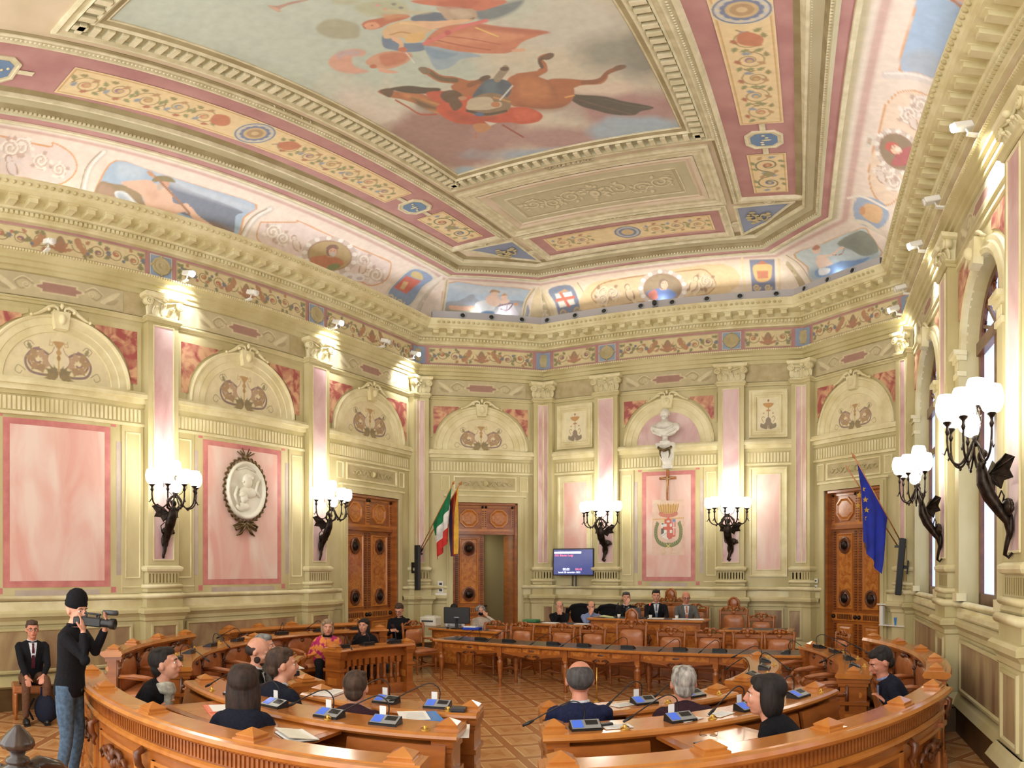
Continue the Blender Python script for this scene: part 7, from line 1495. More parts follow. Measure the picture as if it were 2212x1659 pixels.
# ---------------------------------------------------------------- chairs and tables
def carved_chair(big=False, arms=True, H=1.12):
    r = empty('carved_chair'); wd = .27 if not big else .3; z1 = .86 if not big else .98
    g = MB(); rows = []
    for k, y in ((1, -.235), (1, -.21), (.9, -.185), (.3, -.175), (.02, -.174)):
        row_ = []
        for j in range(20):
            t = 2*pi*j/20; c, s = cos(t), sin(t); row_.append((math.copysign(abs(c)**.4, c)*(wd-.05)*k, y, (.56+z1)/2+math.copysign(abs(s)**(.5 if s > 0 else .35), s)*(z1-.56)/2*k))
        rows.append(row_)
    g.grid(rows, True, closeu=True, cap=True); g.build('leather_back', M['leather'], r)
    for s in (-1, 1):
        g = MB(); g.tube([(s*wd, -.3, 0), (s*wd*.98, -.25, .2), (s*wd, -.22, .45), (s*wd, -.22, .7), (s*(wd+.01), -.23, z1+.06), (s*(wd+.015), -.25, z1+.1)], [.02, .024, .028, .028, .03, .034], 8); g.tube([(s*(wd-.02), -.25, z1+.06), (s*(wd+.02), -.25, z1+.12)], .03, 8); g.build('back_post', M['wood'], r)
        g = MB(); g.lathe([(.016, 0), (.026, .04), (.018, .06), (.026, .2), (.036, .27), (.02, .29), (.034, .32), (.034, .42)], 10, (s*.25, .24, 0)); g.build('front_leg', M['wood'], r)
        if arms:
            g = MB(); g.tube([(s*wd, -.2, .66), (s*(wd+.02), 0, .67), (s*(wd+.02), .12, .66), (s*(wd+.02), .19, .64)], [.024, .032, .034, .02], 8, flat=.8); g.build('arm_pad', M['leather'], r)
            g = MB(); g.tube([(s*(wd+.02), .19, .63), (s*(wd+.02), .22, .56), (s*(wd), .17, .5), (s*.26, .2, .42)], [.022, .028, .022, .026], 7); g.build('arm_support', M['wood'], r)
    g = MB(); g.bbox(-.29, .29, -.24, .28, .36, .43, .015); g.build('seat_frame', M['wood'], r)
    g = MB(); rows = [[(sx*.275*k, .02+sy*.25*k, z) for sx, sy in ((-1, -1), (0, -1.02), (1, -1), (1.02, 0), (1, 1), (0, 1.03), (-1, 1), (-1.02, 0))] for k, z in ((1, .42), (1.02, .45), (.96, .48), (.6, .5), (.02, .505))]; g.grid(rows, True, closeu=True, cap=True); g.build('seat_cushion', M['leather'], r)
    g = MB(); g.tube([(-.25, .24, .16), (-.12, .24, .16), (0, .24, .18), (.12, .24, .16), (.25, .24, .16)], [.012, .02, .04, .02, .012], 8)
    for s in (-1, 1): g.tube([(s*.25, .24, .16), (s*.25, 0, .16), (s*.26, -.25, .18)], [.012, .024, .012], 7)
    g.build('stretcher', M['wood'], r)
    g = MB()                                                     # crest
    g.bbox(-wd-.01, wd+.01, -.25, -.215, z1, z1+.07, .01)
    for s in (-1, 1):
        g.tube([(s*x, -.24, z1+.07+z) for x, z in ((.02, .08), (.08, .09), (.13, .05), (.1, .01), (.07, .04))], [.02, .024, .022, .018, .012], 7); g.tube([(s*x, -.24, z1+.07+z) for x, z in ((.13, .03), (.19, .05), (.24, .01))], [.018, .02, .014], 6)
    g.ell((0, -.235, z1+.12), (.045, .03, .055), 10, 7); g.ell((0, -.21, z1+.05), (.05, .02, .035), 9, 6)
    if big:
        g.ell((0, -.24, z1+.22), (.10, .03, .13), 14, 9)
        for s in (-1, 1): g.tube([(s*x, -.24, z1+z) for x, z in ((.26, .1), (.22, .16), (.15, .13), (.12, .2), (.12, .28), (.05, .34), (0, .35))], .024, 7)
    g.build('carved_crest', M['wood'], r); return r
ch = carved_chair(); big = carved_chair(True); usedc = [False, False]
def put_chair(x, y, rz, lab, k=0, z=0, grp='carved leather chairs'):
    o = (ch, big)[k] if not usedc[k] else dup((ch, big)[k]); usedc[k] = True; o.location = (x, y, z); o.rotation_euler = (0, 0, rz); o.scale = (.88, .92, .97); tag(o, lab, 'chair', grp); return o
ordn = ['leftmost carved leather chair behind the long table', 'second carved leather chair from the left behind the long table', 'third carved leather chair from the left behind the long table', 'fourth carved leather chair from the left, before the blue shirted man']
for i, px in enumerate((1058, 1116, 1203, 1270)): put_chair(xat(px, 10.85), 10.85, pi, ordn[i])
put_chair(xat(1355, 10.8), 10.8, pi, 'tall carved leather chair with a shield crest at the middle of the long table', 1)
for px, lab in ((1442, 'carved leather chair just right of the tall shield crested chair at the table'), (1527, 'carved leather chair before the right end of the raised desk, third from the right'), (1610, 'carved leather chair second from the right behind the long table'), (1680, 'rightmost carved leather chair behind the long table')): put_chair(xat(px, 10.85), 10.85, pi, lab)
put_chair(-3.62, 10.1, -pi/2-.25, 'carved armchair facing right at the left end of the long table')
p = (xat(1795, 10.9), 10.9); put_chair(p[0], p[1], pi/2+.5, 'carved armchair right of the long table before the right wooden door')
put_chair(5.25, 9.5, pi/2+.35, 'carved chair whose crest shows above the right window wall bench')
put_chair(4.25, 9.2 if False else 10.6, pi/2+.7, 'carved chair beside the right door behind the end of the curved desk') if False else None
# long table
T = empty('long_table', (.3, 9.95, 0), R_(.6), 'long carved wooden table with dark leather top and swan neck microphones', 'table'); tl = 3.2
g = MB(); g.bbox(-tl, tl, -.36, .36, .70, .745, .012); g.build('table_top', M['woodl'], T); g = MB(); g.box(-tl+.1, tl-.1, -.28, .28, .745, .747); g.build('leather_inlay', mat('dark_green_leather', (70, 72, 72), .3, (54, 56, 58), 3, coat=.3), T)
g = MB(); g.box(-tl+.1, tl-.1, -.28, -.26, .58, .70); g.box(-tl+.1, tl-.1, .26, .28, .58, .70); g.box(-tl+.1, -tl+.12, -.28, .28, .58, .70); g.box(tl-.12, tl-.1, -.28, .28, .58, .70)
LX = [-tl+.14+(2*tl-.28)*i/5 for i in range(6)]
for a, b in zip(LX[:-1], LX[1:]):
    for s in (0, 1, 2): w3 = (b-a-.16)/3; g.box(a+.08+s*w3+.02, a+.08+(s+1)*w3-.02, -.29, -.28, .605, .68, 1)
    P = [(a+.04, .58)]+[(a+.04+(b-a-.08)*t, .58-.05*sin(pi*t)-.03*math.exp(-((t-.5)/.12)**2)) for t in np.linspace(.05, .95, 13)]+[(b-.04, .58)]
    n = len(P); g.add([(x, -.275, z) for x, z in P]+[(x, -.255, z) for x, z in P], [tuple(range(n)), tuple(range(2*n-1, n-1, -1))]+[(i, i+1, n+i+1, n+i) for i in range(n-1)])
    for s in (-1, 1): g.tube([((a+b)/2+s*x, -.285, .55+z) for x, z in ((.02, .0), (.08, .02), (.14, -.01), (.1, -.03), (.07, 0))], .012, 5, mi=2)
    g.ell(((a+b)/2, -.285, .64), (.08, .01, .02), 8, 4, mi=2)
g.build('apron', [M['wood'], M['burl'], M['woodd']], T)
for x in LX:
    for y in (-.27, .27):
        g = MB(); g.box(x-.04, x+.04, y-.04, y+.04, .52, .70); g.lathe([(.03, 0), (.035, .02), (.026, .05), (.024, .08), (.05, .4), (.054, .44), (.03, .46), (.045, .49), (.045, .52)], 12, (x, y, 0)); g.build('leg', M['wood'], T)
for i, px in enumerate((1040, 1100, 1196, 1262, 1357, 1470, 1555)):
    m_ = dup(mics[2]); m_.location = (xat(px, 9.86), 9.86, .747); m_.rotation_euler = (0, 0, pi); tag(m_, 'dark microphone unit on the long table, %s from the left' % ('first', 'second', 'third', 'fourth', 'fifth', 'sixth', 'seventh')[i], 'microphone', 'swan neck conference microphones')
m_ = dup(mics[2]); m_.location = (xat(1697, 9.9), 9.9, .747); m_.rotation_euler = (0, 0, pi/2+pi); tag(m_, 'turned dark microphone unit at the right end of the long table', 'microphone', 'swan neck conference microphones')
st = empty('brass_stand', (xat(1289, 9.2), 9.2, 0), 0, 'thin brass stand on the floor before the long table', 'stand'); g = MB(); g.lathe([(.06, 0), (.055, .012), (.015, .02), (.011, .04)], 16); g.build('foot', M['gold'], st); g = MB(); g.tube([(0, 0, .03), (0, 0, .52)], .011, 8); g.build('rod', M['gold'], st)
# dais and raised desks
DX0, DX1 = -2.45, 3.05
g = MB(); g.box(DX0, DX1, 11.55, 13.85, 0, .14); g.box(-.95, 1.6, 11.75, 13.8, .14, .30); o = g.build('platform', M['wood']); o.name = 'trim_11'; tag(o, kind='structure')
def desk(nm, x0, x1, y, z0, zt, lab, orn=True):
    o = empty(nm, ((x0+x1)/2, y, z0), 0, lab, 'desk'); h = (x1-x0)/2; H = zt-z0; g = MB(); g.bbox(-h, h, -.3, .3, H-.045, H, .012); g.build('desk_top', M['woodl'], o); g = MB(); g.box(-h+.12, h-.12, -.2, .24, H, H+.002); g.build('leather_inlay', M['greyp'], o)
    g = MB(); g.box(-h+.06, h-.06, -.24, .2, .0, H-.045); k = max(2, int(2*h/.6))
    for i in range(k):
        a = -h+.1+i*(2*h-.2)/k; b = a+(2*h-.2)/k; g.box(a+.03, b-.03, -.255, -.24, H-.2, H-.1, 1); g.box(a+.05, b-.05, -.25, -.24, .1, H-.28, 1)
    g.box(-h+.03, h-.03, -.27, .2, H-.27, H-.23, 0); g.box(-h+.03, h-.03, -.27, .2, 0, .06, 0); g.build('desk_body', [M['wood'], M['burl']], o)
    if orn:
        g = MB()
        for s in (-1, 1):
            g.tube([(s*x, -.27, H-.42+z) for x, z in ((.02, .1), (.1, .12), (.14, .04), (.1, -.02), (.07, .03))], .022, 6); g.tube([(s*x, -.27, H-.42+z) for x, z in ((.1, -.02), (.08, -.1), (.02, -.16))], .02, 6)
        g.ell((0, -.27, H-.4), (.07, .03, .1), 10, 7); g.build('carved_ornament', M['woodd'], o)
    return o
desk('raised_desk', -.86, 1.42, 12.0, .30, 1.07, 'highest carved desk of the presiding people on the platform'); desk('side_desk', -2.4, -.95, 12.0, .14, .92, 'lower carved desk left of the highest desk, with green folder', False); desk('side_desk', 1.68, 3.0, 12.1, .14, .90, 'empty lower carved desk right of the highest desk', False)
put_chair(xat(1442, 12.95), 12.95, pi, 'tall shield crested chair behind the standing presiding man at the highest desk', 1, .30)
put_chair(xat(1580, 12.9), 12.9, pi, 'tall empty shield crested chair behind the empty lower right desk', 1, .14); put_chair(xat(1641, 12.75), 12.75, pi, 'empty carved chair behind the right end of the lower right desk', 0, .14)
put_chair(xat(1376, 12.95), 12.95, pi, 'carved chair of the man leaning his chin on his hand at the highest desk', 0, .30); put_chair(xat(1497, 12.95), 12.95, pi, 'carved chair of the bald man in the grey suit', 0, .30)
put_chair(xat(1235, 12.95), 12.95, pi, 'carved chair with black jacket behind the man with joined hands', 0, .14); put_chair(xat(1300, 12.95), 12.95, pi, 'carved chair with black jacket behind the blue shirted man', 0, .14)
# clerks' desk by the open door with computer
CD = desk('clerk_desk', -4.0, -2.35, 11.15, 0, .80, 'carved clerk desk with a computer before the half open door', False)
# ================================================================ people
def fuse(mb, name, mats, parent, voxel=.009, sm=3):
    o = mb.build(name, mats, parent); m = o.modifiers.new('r', 'REMESH'); m.mode = 'VOXEL'; m.voxel_size = voxel; m.use_smooth_shade = True
    s = o.modifiers.new('s', 'SMOOTH'); s.iterations = sm; s.factor = .5
    bpy.context.view_layer.update(); dg = bpy.context.evaluated_depsgraph_get(); me = bpy.data.meshes.new_from_object(o.evaluated_get(dg)); old = o.data; o.modifiers.clear(); o.data = me; bpy.data.meshes.remove(old); me.name = name
    if not me.materials: me.materials.append(mats)
    me.polygons.foreach_set('use_smooth', [True]*len(me.polygons)); return o
def ik(a, b, l1, l2, pole):
    a, b, pole = Vector(a), Vector(b), Vector(pole); d = b-a; L = min(d.length, (l1+l2)*.995); dn = d.normalized(); x = (l1*l1-l2*l2+L*L)/(2*L); h = math.sqrt(max(l1*l1-x*x, 0)); p = (pole-dn*pole.dot(dn)).normalized(); return a+dn*x+p*h, a+dn*L
def hand(g, wr, dr, nm, side, curl=.5, thumb=1):
    """palm with four unequal bent fingers and a thumb leaving its side"""
    dr = Vector(dr).normalized(); nm = Vector(nm); nm = (nm-dr*nm.dot(dr)).normalized(); sd = dr.cross(nm)*side; W_ = Vector(wr)
    Mx = Matrix((sd, nm, dr)).transposed(); c = W_+dr*.045
    rows = []
    for t, w_, th in ((0, .026, .017), (.02, .032, .016), (.05, .04, .015), (.08, .042, .013), (.092, .038, .01)):
        rows.append([tuple(W_+dr*t+sd*(w_*cos(a))+nm*(th*sin(a))) for a in np.linspace(0, 2*pi, 13)[:-1]])
    g.grid(rows, True, closeu=True, cap=True)
    for i, (x, L) in enumerate(((-.031, .058), (-.011, .07), (.010, .075), (.030, .068))):
        p = W_+dr*.085+sd*x; d = dr.copy(); P = [p-dr*.012, p]; a = 0
        for k, q in enumerate((.42, .33, .25)):
            a += curl*(.55+.12*k); dd = dr*cos(a)-nm*sin(a); p = p+dd*L*q; P.append(p)
        g.tube([tuple(v) for v in P], [.0085, .009, .0083, .0078, .0065], 8)
    p = W_+dr*.025+sd*.034; P = [W_+dr*.015+sd*.02, p]; d2 = (dr*.75+sd*.65-nm*.25*thumb).normalized(); p = p+d2*.035; P.append(p); p = p+(d2*.7+dr*.4-nm*.35*curl).normalized()*.028; P.append(p)
    g.tube([tuple(v) for v in P], [.014, .0115, .0098, .0075], 8)
def person(pos, facing, lab, coat='fblack', legs='fdnavy', hair='hbrown', style='short', skin='skin', s=1.0, lean=5, yaw=0, pitch=0, arms='desk', standing=False, shirt=None, tie=None, woman=False, glasses=False, beard=False, mask=None, z=0, vox=.011, hk=1.06, seat=.46, extra=None, aL=None, aR=None, armpole=None, scarf=False, sleeves=True):
    r = empty('person', (pos[0], pos[1], z), facing, lab, 'person'); r.scale = (s, s, s)
    Ln = R_(lean); sp = Vector((0, sin(Ln), cos(Ln))); fw = Vector((0, cos(Ln), -sin(Ln))); hp = Vector((0, 0, .94 if standing else seat+.07)); NT = 0; T = lambda x, y, t: hp+Vector((x, 0, 0))+sp*t+fw*y
    shw = .165 if woman else .19; B = MB(); C = MB(); H = .52
    def ring(t, a, b, yo=0, n=18): return [tuple(T(a*math.copysign(abs(cos(q))**.8, cos(q)), yo+b*sin(q), t)) for q in np.linspace(0, 2*pi, n+1)[:-1]]
    k = .88 if woman else 1
    prof = [(-.08, .165, .12, 0), (.0, .17, .125, 0), (.12, .15 if not woman else .125, .112, 0), (.25, .165*k, .12, .01), (.36, .185*k, .125+(.015 if woman else 0), .01), (.44, .185*k, .115, 0), (.49, .15, .085, -.01), (.53, .065, .065, -.01)]
    C.grid([ring(*p[:3], p[3]) for p in prof], True, closeu=True, cap=True)
    B.grid([ring(t, a*.8, b*.8, y) for t, a, b, y in prof], True, closeu=True, cap=True)
    for q in (-1, 1): C.ell(tuple(T(q*(shw-.025), -.005, .45)), (.058*k, .06, .056), 12, 8)
    # head
    hb = T(0, .0, .53); B.tube([tuple(T(0, -.01, .46)), tuple(hb), tuple(hb+Vector((0, .02, .06)))], [.064, .06, .054] if not woman else [.05, .046, .044], 12)
    HM = Matrix.Translation(hb+Vector((0, .022, .128+.1*(hk-1)))) @ Matrix.Rotation(R_(yaw), 4, 'Z') @ Matrix.Rotation(R_(pitch), 4, 'X')
    hs = (.97 if woman else 1)*hk; HM = HM @ Matrix.Diagonal((hs, hs, hs, 1))
    B.ell((0, -.012, .025), (.076, .093, .092), 20, 13, M=HM); B.ell((0, .022, -.02), (.064, .07, .085), 18, 12, M=HM); B.ell((0, .042, -.078), (.036, .038, .03), 12, 8, M=HM)
    B.ell((0, .07, .03), (.052, .022, .016), 12, 6, M=HM); B.tube([(0, .084, .026), (0, .1, .0), (0, .109, -.018), (0, .096, -.028)], [.008, .010, .013, .01], 8, M=HM); B.ell((0, .083, -.052), (.024, .013, .014), 10, 6, M=HM)
    for q in (-1, 1):
        B.ell((q*.036, .066, -.018), (.022, .02, .022), 10, 6, M=HM); B.ell((q*.077, -.008, -.004), (.011, .018, .03), 10, 7, M=HM)
        # arms
        sh = T(q*(shw-.01), 0, .455)
        tgt = aR if q > 0 else aL
        if tgt is None:
            tgt = {'desk': (q*.14, .44, .80), 'lap': (q*.09, .30, .66), 'side': (q*.26, .02, .72), 'joined': (q*.03, .2, 1.09), 'chin': (.02, .16, 1.07) if q > 0 else (-.12, .42, .82), 'phone': (q*.05, .36, .80), 'fold': (-q*.06, .26, .78)}[arms]
            if standing and arms == 'side': tgt = (q*.24, .04, .86)
        if arms == 'desk' and not standing and (aR if q > 0 else aL) is None: tgt = (q*.15, .46, min(.80, hp.z+.20))
        el, wr = ik(sh, tgt, .285, .25, armpole or (q*.6, -.5, -.8)); e = .0
        C.tube([tuple(sh), tuple(sh.lerp(el, .5)), tuple(el), tuple(el.lerp(wr, .5)), tuple(el.lerp(wr, .93))], [.055*k, .052*k, .046*k, .042*k, .036*k], 12); C.ell(tuple(el), .047*k, 10, 7)
        B.tube([tuple(sh), tuple(el), tuple(wr)], [.04, .033, .024], 10); dr = (wr-el).normalized()
        nm = Vector((0, 0, 1)) if arms in ('desk', 'lap', 'fold', 'side') else Vector((q*.8, -.2, .3))
        if tgt[2] > 1.0: dr = (dr+Vector((-q*.2, 0, .9))).normalized(); nm = Vector((q*.3, 1, 0))
        hand(B, wr, dr, nm, -q, .45 if arms != 'joined' else 1.0)
    body_legs = MB()
    for q in (-1, 1):
        if standing: P = [(q*.085, 0, .96), (q*.1, .01, .72), (q*.11, .03, .5), (q*.12, -.0, .28), (q*.125, -.03, .09)]; R4 = [.092, .08, .06, .053, .045]
        else: P = [(q*.09, -.02, seat+.08), (q*.11, .2, seat+.1), (q*.13, .42, seat+.09), (q*.13, .43, seat-.12), (q*.13, .40, .09)]; R4 = [.092, .082, .062, .056, .042]
        body_legs.tube([tuple(p) for p in spl(P, 3)], list(np.interp(np.linspace(0, 4, 13), range(5), R4)), 12)
        B.tube(P, [x*.6 for x in R4], 8)
    body_legs.ell((0, 0, hp.z-.02), (.165, .125, .10), 16, 8); B.ell((0, 0, hp.z-.02), (.12, .09, .07), 12, 7)
    fuse(B, 'body', M[skin], r, vox*.75 if vox < .012 else vox*.8, 2)
    jk = fuse(C, 'jacket' if shirt else 'pullover', M[coat], r, vox+.002, 4); fuse(body_legs, 'trousers', M[legs], r, vox+.004, 3)
    for q in (-1, 1):
        g = MB(); y0 = -.03 if standing else .40; g.ell((q*.128, y0+.06, .045), (.045, .125, .045), 14, 8); g.box(q*.128-.04, q*.128+.04, y0-.05, y0+.16, 0, .02); g.build('shoe', M['black'], r)
    # eyes, brows, mouth
    for q in (-1, 1):
        g = MB(); g.ell((q*.031, .0745, .006), (.0125, .008, .0075), 10, 6, M=HM); e = g.build('eye', M['white'], r); g = MB(); g.ell((q*.031, .0812, .006), (.006, .003, .006), 8, 5, M=HM); g.build('iris', M['eye'], e)
        g = MB(); g.tube([(q*.014, .091, .027), (q*.032, .0905, .031), (q*.05, .078, .026)], [.003, .004, .002], 5, M=HM); g.build('eyebrow', M[hair], r)
    g = MB(); g.ell((0, .094, -.049), (.021, .006, .0035), 10, 5, M=HM); g.ell((0, .093, -.056), (.018, .006, .004), 10, 5, M=HM); g.build('lips', M['lip'], r)
    # hair
    Hh = MB(); rg = np.random.default_rng(abs(hash(lab)) % 999 if False else len(lab)*7)
    if style == 'short' or style == 'long' or style == 'bob':
        Hh.ell((0, -.026, .04), (.083, .094, .088), 18, 12, M=HM); Hh.ell((0, .018, .083), (.062, .062, .04), 14, 8, M=HM); Hh.ell((0, -.06, -.02), (.066, .05, .06), 14, 8, M=HM)
        for i in range(14): a = rg.uniform(0, 2*pi); Hh.ell((.05*cos(a), -.01+.055*sin(a), .085+rg.uniform(0, .02)), (.026, .03, .016), 8, 5, M=HM)
    if style == 'bald': Hh.ell((0, -.05, -.008), (.080, .062, .05), 18, 10, M=HM); [Hh.ell((q*.066, -.02, .01), (.015, .035, .03), 8, 6, M=HM) for q in (-1, 1)]
    if style == 'thin': Hh.ell((0, -.034, .024), (.083, .088, .078), 18, 12, M=HM); [Hh.ell((q*.06, .0, .045), (.022, .05, .03), 10, 6, M=HM) for q in (-1, 1)]
    if style in ('long', 'bob'):
        L = -.20 if style == 'long' else -.05; Hh.ell((0, -.055, L*.45), (.085, .055, .09-L*.5), 16, 10, M=HM)
        for q in (-1, 1): Hh.ell((q*.062, -.03, L*.5+.02), (.036, .055, .09-L*.40), 14, 9, M=HM); Hh.ell((q*.052, .015, .065), (.035, .05, .035), 10, 7, M=HM)
        Hh.ell((0, -.036, .045), (.088, .094, .085), 16, 10, M=HM)
    if style == 'curly':
        for i in range(60): v = Vector(rg.normal(size=3)).normalized(); v.z = abs(v.z)*1.0-.25; v.y = v.y*.8-.25; Hh.ell((v.x*.09, v.y*.1, .03+v.z*.09), .032, 8, 5, M=HM)
    if Hh.v: fuse(Hh, 'hair', M[hair], r, .007, 2)
    if style == 'beanie': g = MB(); g.lathe([(.086, .0), (.093, .01), (.094, .04), (.09, .045), (.09, .085), (.07, .125), (.035, .15), (.0, .155)], 22, M=HM@Matrix.Translation((0, -.014, .032))@Matrix.Rotation(R_(-8), 4, 'X')); g.build('knit_hat', M['fblack'], r)
    if beard: g = MB(); g.ell((0, .045, -.078), (.042, .042, .036), 12, 8, M=HM); g.ell((0, .086, -.036), (.022, .012, .007), 8, 5, M=HM); [g.ell((q*.052, .028, -.05), (.018, .03, .035), 8, 6, M=HM) for q in (-1, 1)]; fuse(g, 'beard', M[beard], r, .006, 2)
    if mask: g = MB(); g.ell((0, .068, -.045), (.056, .045, .045), 14, 9, M=HM); g.build('face_mask', M[mask], r)
    if glasses:
        g = MB()
        for q in (-1, 1): g.tube([(q*.033+.022*cos(a), .098, .005+.016*sin(a)) for a in np.linspace(0, 2*pi, 15)], .0022, 5, M=HM); g.tube([(q*.055, .096, .008), (q*.078, .04, .008), (q*.08, -.01, .005)], .002, 5, M=HM)
        g.tube([(-.011, .1, .008), (.011, .1, .008)], .0022, 5, M=HM); g.build('glasses', M['black'], r)
    def chest(u, v, e=.006):                                     # a point on the front of the chest
        t = .5-.3*v; a = np.interp(t, [0, .12, .25, .36, .44, .495, .53], [.17, .15, .165, .185, .185, .13, .075]); b = np.interp(t, [0, .12, .25, .36, .44, .495, .53], [.125, .112, .13, .135, .115, .082, .07])
        a *= k; x = u; y = b*math.sqrt(max(1-(x/a)**2, .1))**.8; return tuple(T(x, y+e+.0*t, t))
    if shirt:
        g = MB(); g.grid([[chest(u*(.052*(1-v)+.004), v, .009) for u in (-1, -.5, 0, .5, 1)] for v in np.linspace(-.02, .95, 9)], True); g.build('shirt', M[shirt], r)
        g = MB(); g.tube([tuple(hb+Vector((.058*cos(a), -.005+.055*sin(a), .004-.022*max(0, sin(a))))) for a in np.linspace(-pi*.0, 2*pi, 19)], .013, 6); g.build('collar', M[shirt], r)
        g = MB()
        for q in (-1, 1): g.grid([[chest(q*(.054*(1-v)+.006+w_), v, .014) for w_ in (0, .018+.012*(1-v))] for v in np.linspace(.0, .95, 7)], True)
        g.build('lapels', M[coat], jk)
    if tie: g = MB(); g.grid([[chest(u*w_, v, .016) for u in (-1, 0, 1)] for v, w_ in ((.02, .016), (.08, .012), (.3, .017), (.7, .022), (1.1, .026))], True); g.ell(chest(0, .03, .02), (.015, .012, .014), 8, 5); g.build('tie', M[tie], r)
    if scarf:
        g = MB()
        for j, rr in enumerate((.082, .09, .096)): g.tube([tuple(hb+Vector((rr*cos(a), -.005+rr*.95*sin(a), -.02-.022*j+.012*sin(a*2+j)))) for a in np.linspace(0, 2*pi, 21)], .026, 8)
        g.tube([chest(.05, .0, .02), chest(.04, .3, .03), chest(.06, .7, .03), chest(.05, 1.1, .04)], [.03, .035, .035, .03], 8); g.tube([chest(-.02, .0, .025), chest(.0, .35, .035), chest(.01, .8, .035)], [.028, .032, .028], 8); fuse(g, 'scarf', M['fscarf'], r, .009, 1)
    if extra: extra(r, T, HM, hb, chest)
    return r
def toward(p, q): return atan2(q[1]-p[1], q[0]-p[0])-pi/2
def at_head(px, py, ztop): return atz(px, py, ztop)
# --- people seen from behind and in the benches
def turtleneck(m): 
    def f(r, T, HM, hb, chest): g = MB(); g.tube([tuple(hb+Vector((.056*cos(a), -.003+.052*sin(a), .012))) for a in np.linspace(0, 2*pi, 17)], .016, 6); g.build('roll_collar', M[m], r)
    return f
def ringpos(px, R, far=False):
    th = (px-X0_)/F_; d = Vector((sin(th), cos(th))); v = Vector((BC[0]-CX, BC[1])); al = v.dot(d); h2 = R*R-(v.length**2-al*al); h = math.sqrt(max(h2, 0)); t = al+h if far else al-h
    return (CX+d.x*t, d.y*t), t
def PR_(px, py, R, facing, lab, *a, far=False, dr=0, **k):
    """seat a person on the arc of radius R under the head seen at px, py; lean and seat height give the head its height"""
    p, t = ringpos(px, R, far); t += dr; p = atr(px, t); zt = CH-math.tan((py-Y0_)/F_)*t; s = k.get('s', 1.0); L0 = k.get('lean', 5); best = None
    for lean in range(L0, 36, 2):
        for seat in (.46, .43, .40, .37, .35):
            top = s*(seat+.07+.53*cos(R_(lean))+.245); c = abs(top-zt)*10+(lean-L0)*.02+(.46-seat)*1.5
            if best is None or c < best[0]: best = (c, lean, seat)
    k['lean'] = best[1]; k['seat'] = best[2]; fa = facing(p); hx = .5*sin(R_(best[1]))*s; p = (p[0]+sin(fa)*hx, p[1]-cos(fa)*hx)
    return person(p, fa, lab, *a, **k)
AW = lambda d=0: (lambda p: atan2(p[1], p[0]-CX)-pi/2+d)
IN = lambda d=0: (lambda p: toward(p, BC)+d)
TOC = lambda d=0: (lambda p: toward(p, (CX, 0))+d)
DIR = lambda x, y: (lambda p: toward(p, (p[0]+x, p[1]+y)))
PR_(348, 1410, 4.42, DIR(.8, .62), 'man with dark swept back hair in dark jacket and pale scarf looking to the right', 'fblack', 'fdnavy', 'hblack', yaw=8, pitch=10, arms='lap', scarf=True, vox=.009, s=1.12, hk=1.2)
PR_(525, 1502, 4.38, AW(-.15), 'woman with long straight brown hair seen from behind at lower left', 'fdnavy', 'fblack', 'hdark', 'long', woman=True, s=1.12, arms='desk', hk=1.25)
PR_(550, 1384, 3.42, DIR(.75, .66), 'bald bearded man in black coat and white shirt reading at left', 'fblack', 'fblack', 'hdark', 'bald', lean=14, pitch=-24, arms='desk', shirt='fwhite', tie='fdnavy', beard='hdark', s=1.08, hk=1.12)
PR_(566, 1364, 3.5, DIR(.75, .66), 'grey haired man with white face mask behind the bald bearded man', 'fgrey', 'fblack', 'hgrey', lean=6, arms='desk', shirt='fblue', mask='white', s=1.0, dr=.75)
PR_(602, 1411, 3.5, IN(.1), 'man with short brown hair in dark navy jacket seen from behind, turned right', 'fdnavy', 'fblack', 'hbrown', yaw=-30, arms='desk', shirt='fwhite', s=1.12, dr=-.15, hk=1.16)
PR_(766, 1467, 3.5, AW(-.25), 'man with brown hair and white collar seen from behind at the front left desk', 'fpurple', 'fblack', 'hbrown', arms='desk', shirt='fwhite', s=1.04, hk=1.16)
def shawl(r, T, HM, hb, chest):
    g = MB()
    rows = [[tuple(T(x*1.12*(1 if t < .4 else .95), (y*1.12)+.01, t)) for x, y in ((.03, .13), (.1, .12), (.17, .06), (.2, -.02), (.15, -.1), (0, -.13), (-.15, -.1), (-.2, -.02), (-.17, .06), (-.1, .12), (-.03, .13))] for t in (.08, .2, .32, .42)]
    rows.append([tuple(T(x*.5, y*.75, .51)) for x, y in ((.05, .1), (.1, .1), (.15, .05), (.17, -.02), (.13, -.09), (0, -.11), (-.13, -.09), (-.17, -.02), (-.15, .05), (-.1, .1), (-.05, .1))]); g.grid(rows, True)
    g.grid([[(x, y+.012, z) for x, y, z in rw] for rw in rows], True); g.build('flowered_shawl', M['fshawl'], r); turtleneck('fblack')(r, T, HM, hb, chest)
PR_(707, 1347, 3.78, TOC(.1), 'blonde woman in orange and pink flowered shawl seated at the left', 'fshawl', 'fblack', 'hblond', 'bob', woman=True, s=1.08, arms='lap', extra=shawl, far=True, dr=-.35)
PR_(787, 1338, 3.7, TOC(-.35), 'woman with long dark hair in black top seated right of the blonde woman', 'fblack', 'fblack', 'hblack', 'long', woman=True, s=1.02, arms='lap', far=True)
def phone(r, T, HM, hb, chest): g = MB(); g.bbox(-.036, .036, -.075, .075, -.004, .004, .003, 0, Matrix.Translation((0, .45, .90))@Matrix.Rotation(R_(35), 4, 'X')); g.build('phone', M['black'], r); turtleneck('fblack')(r, T, HM, hb, chest)
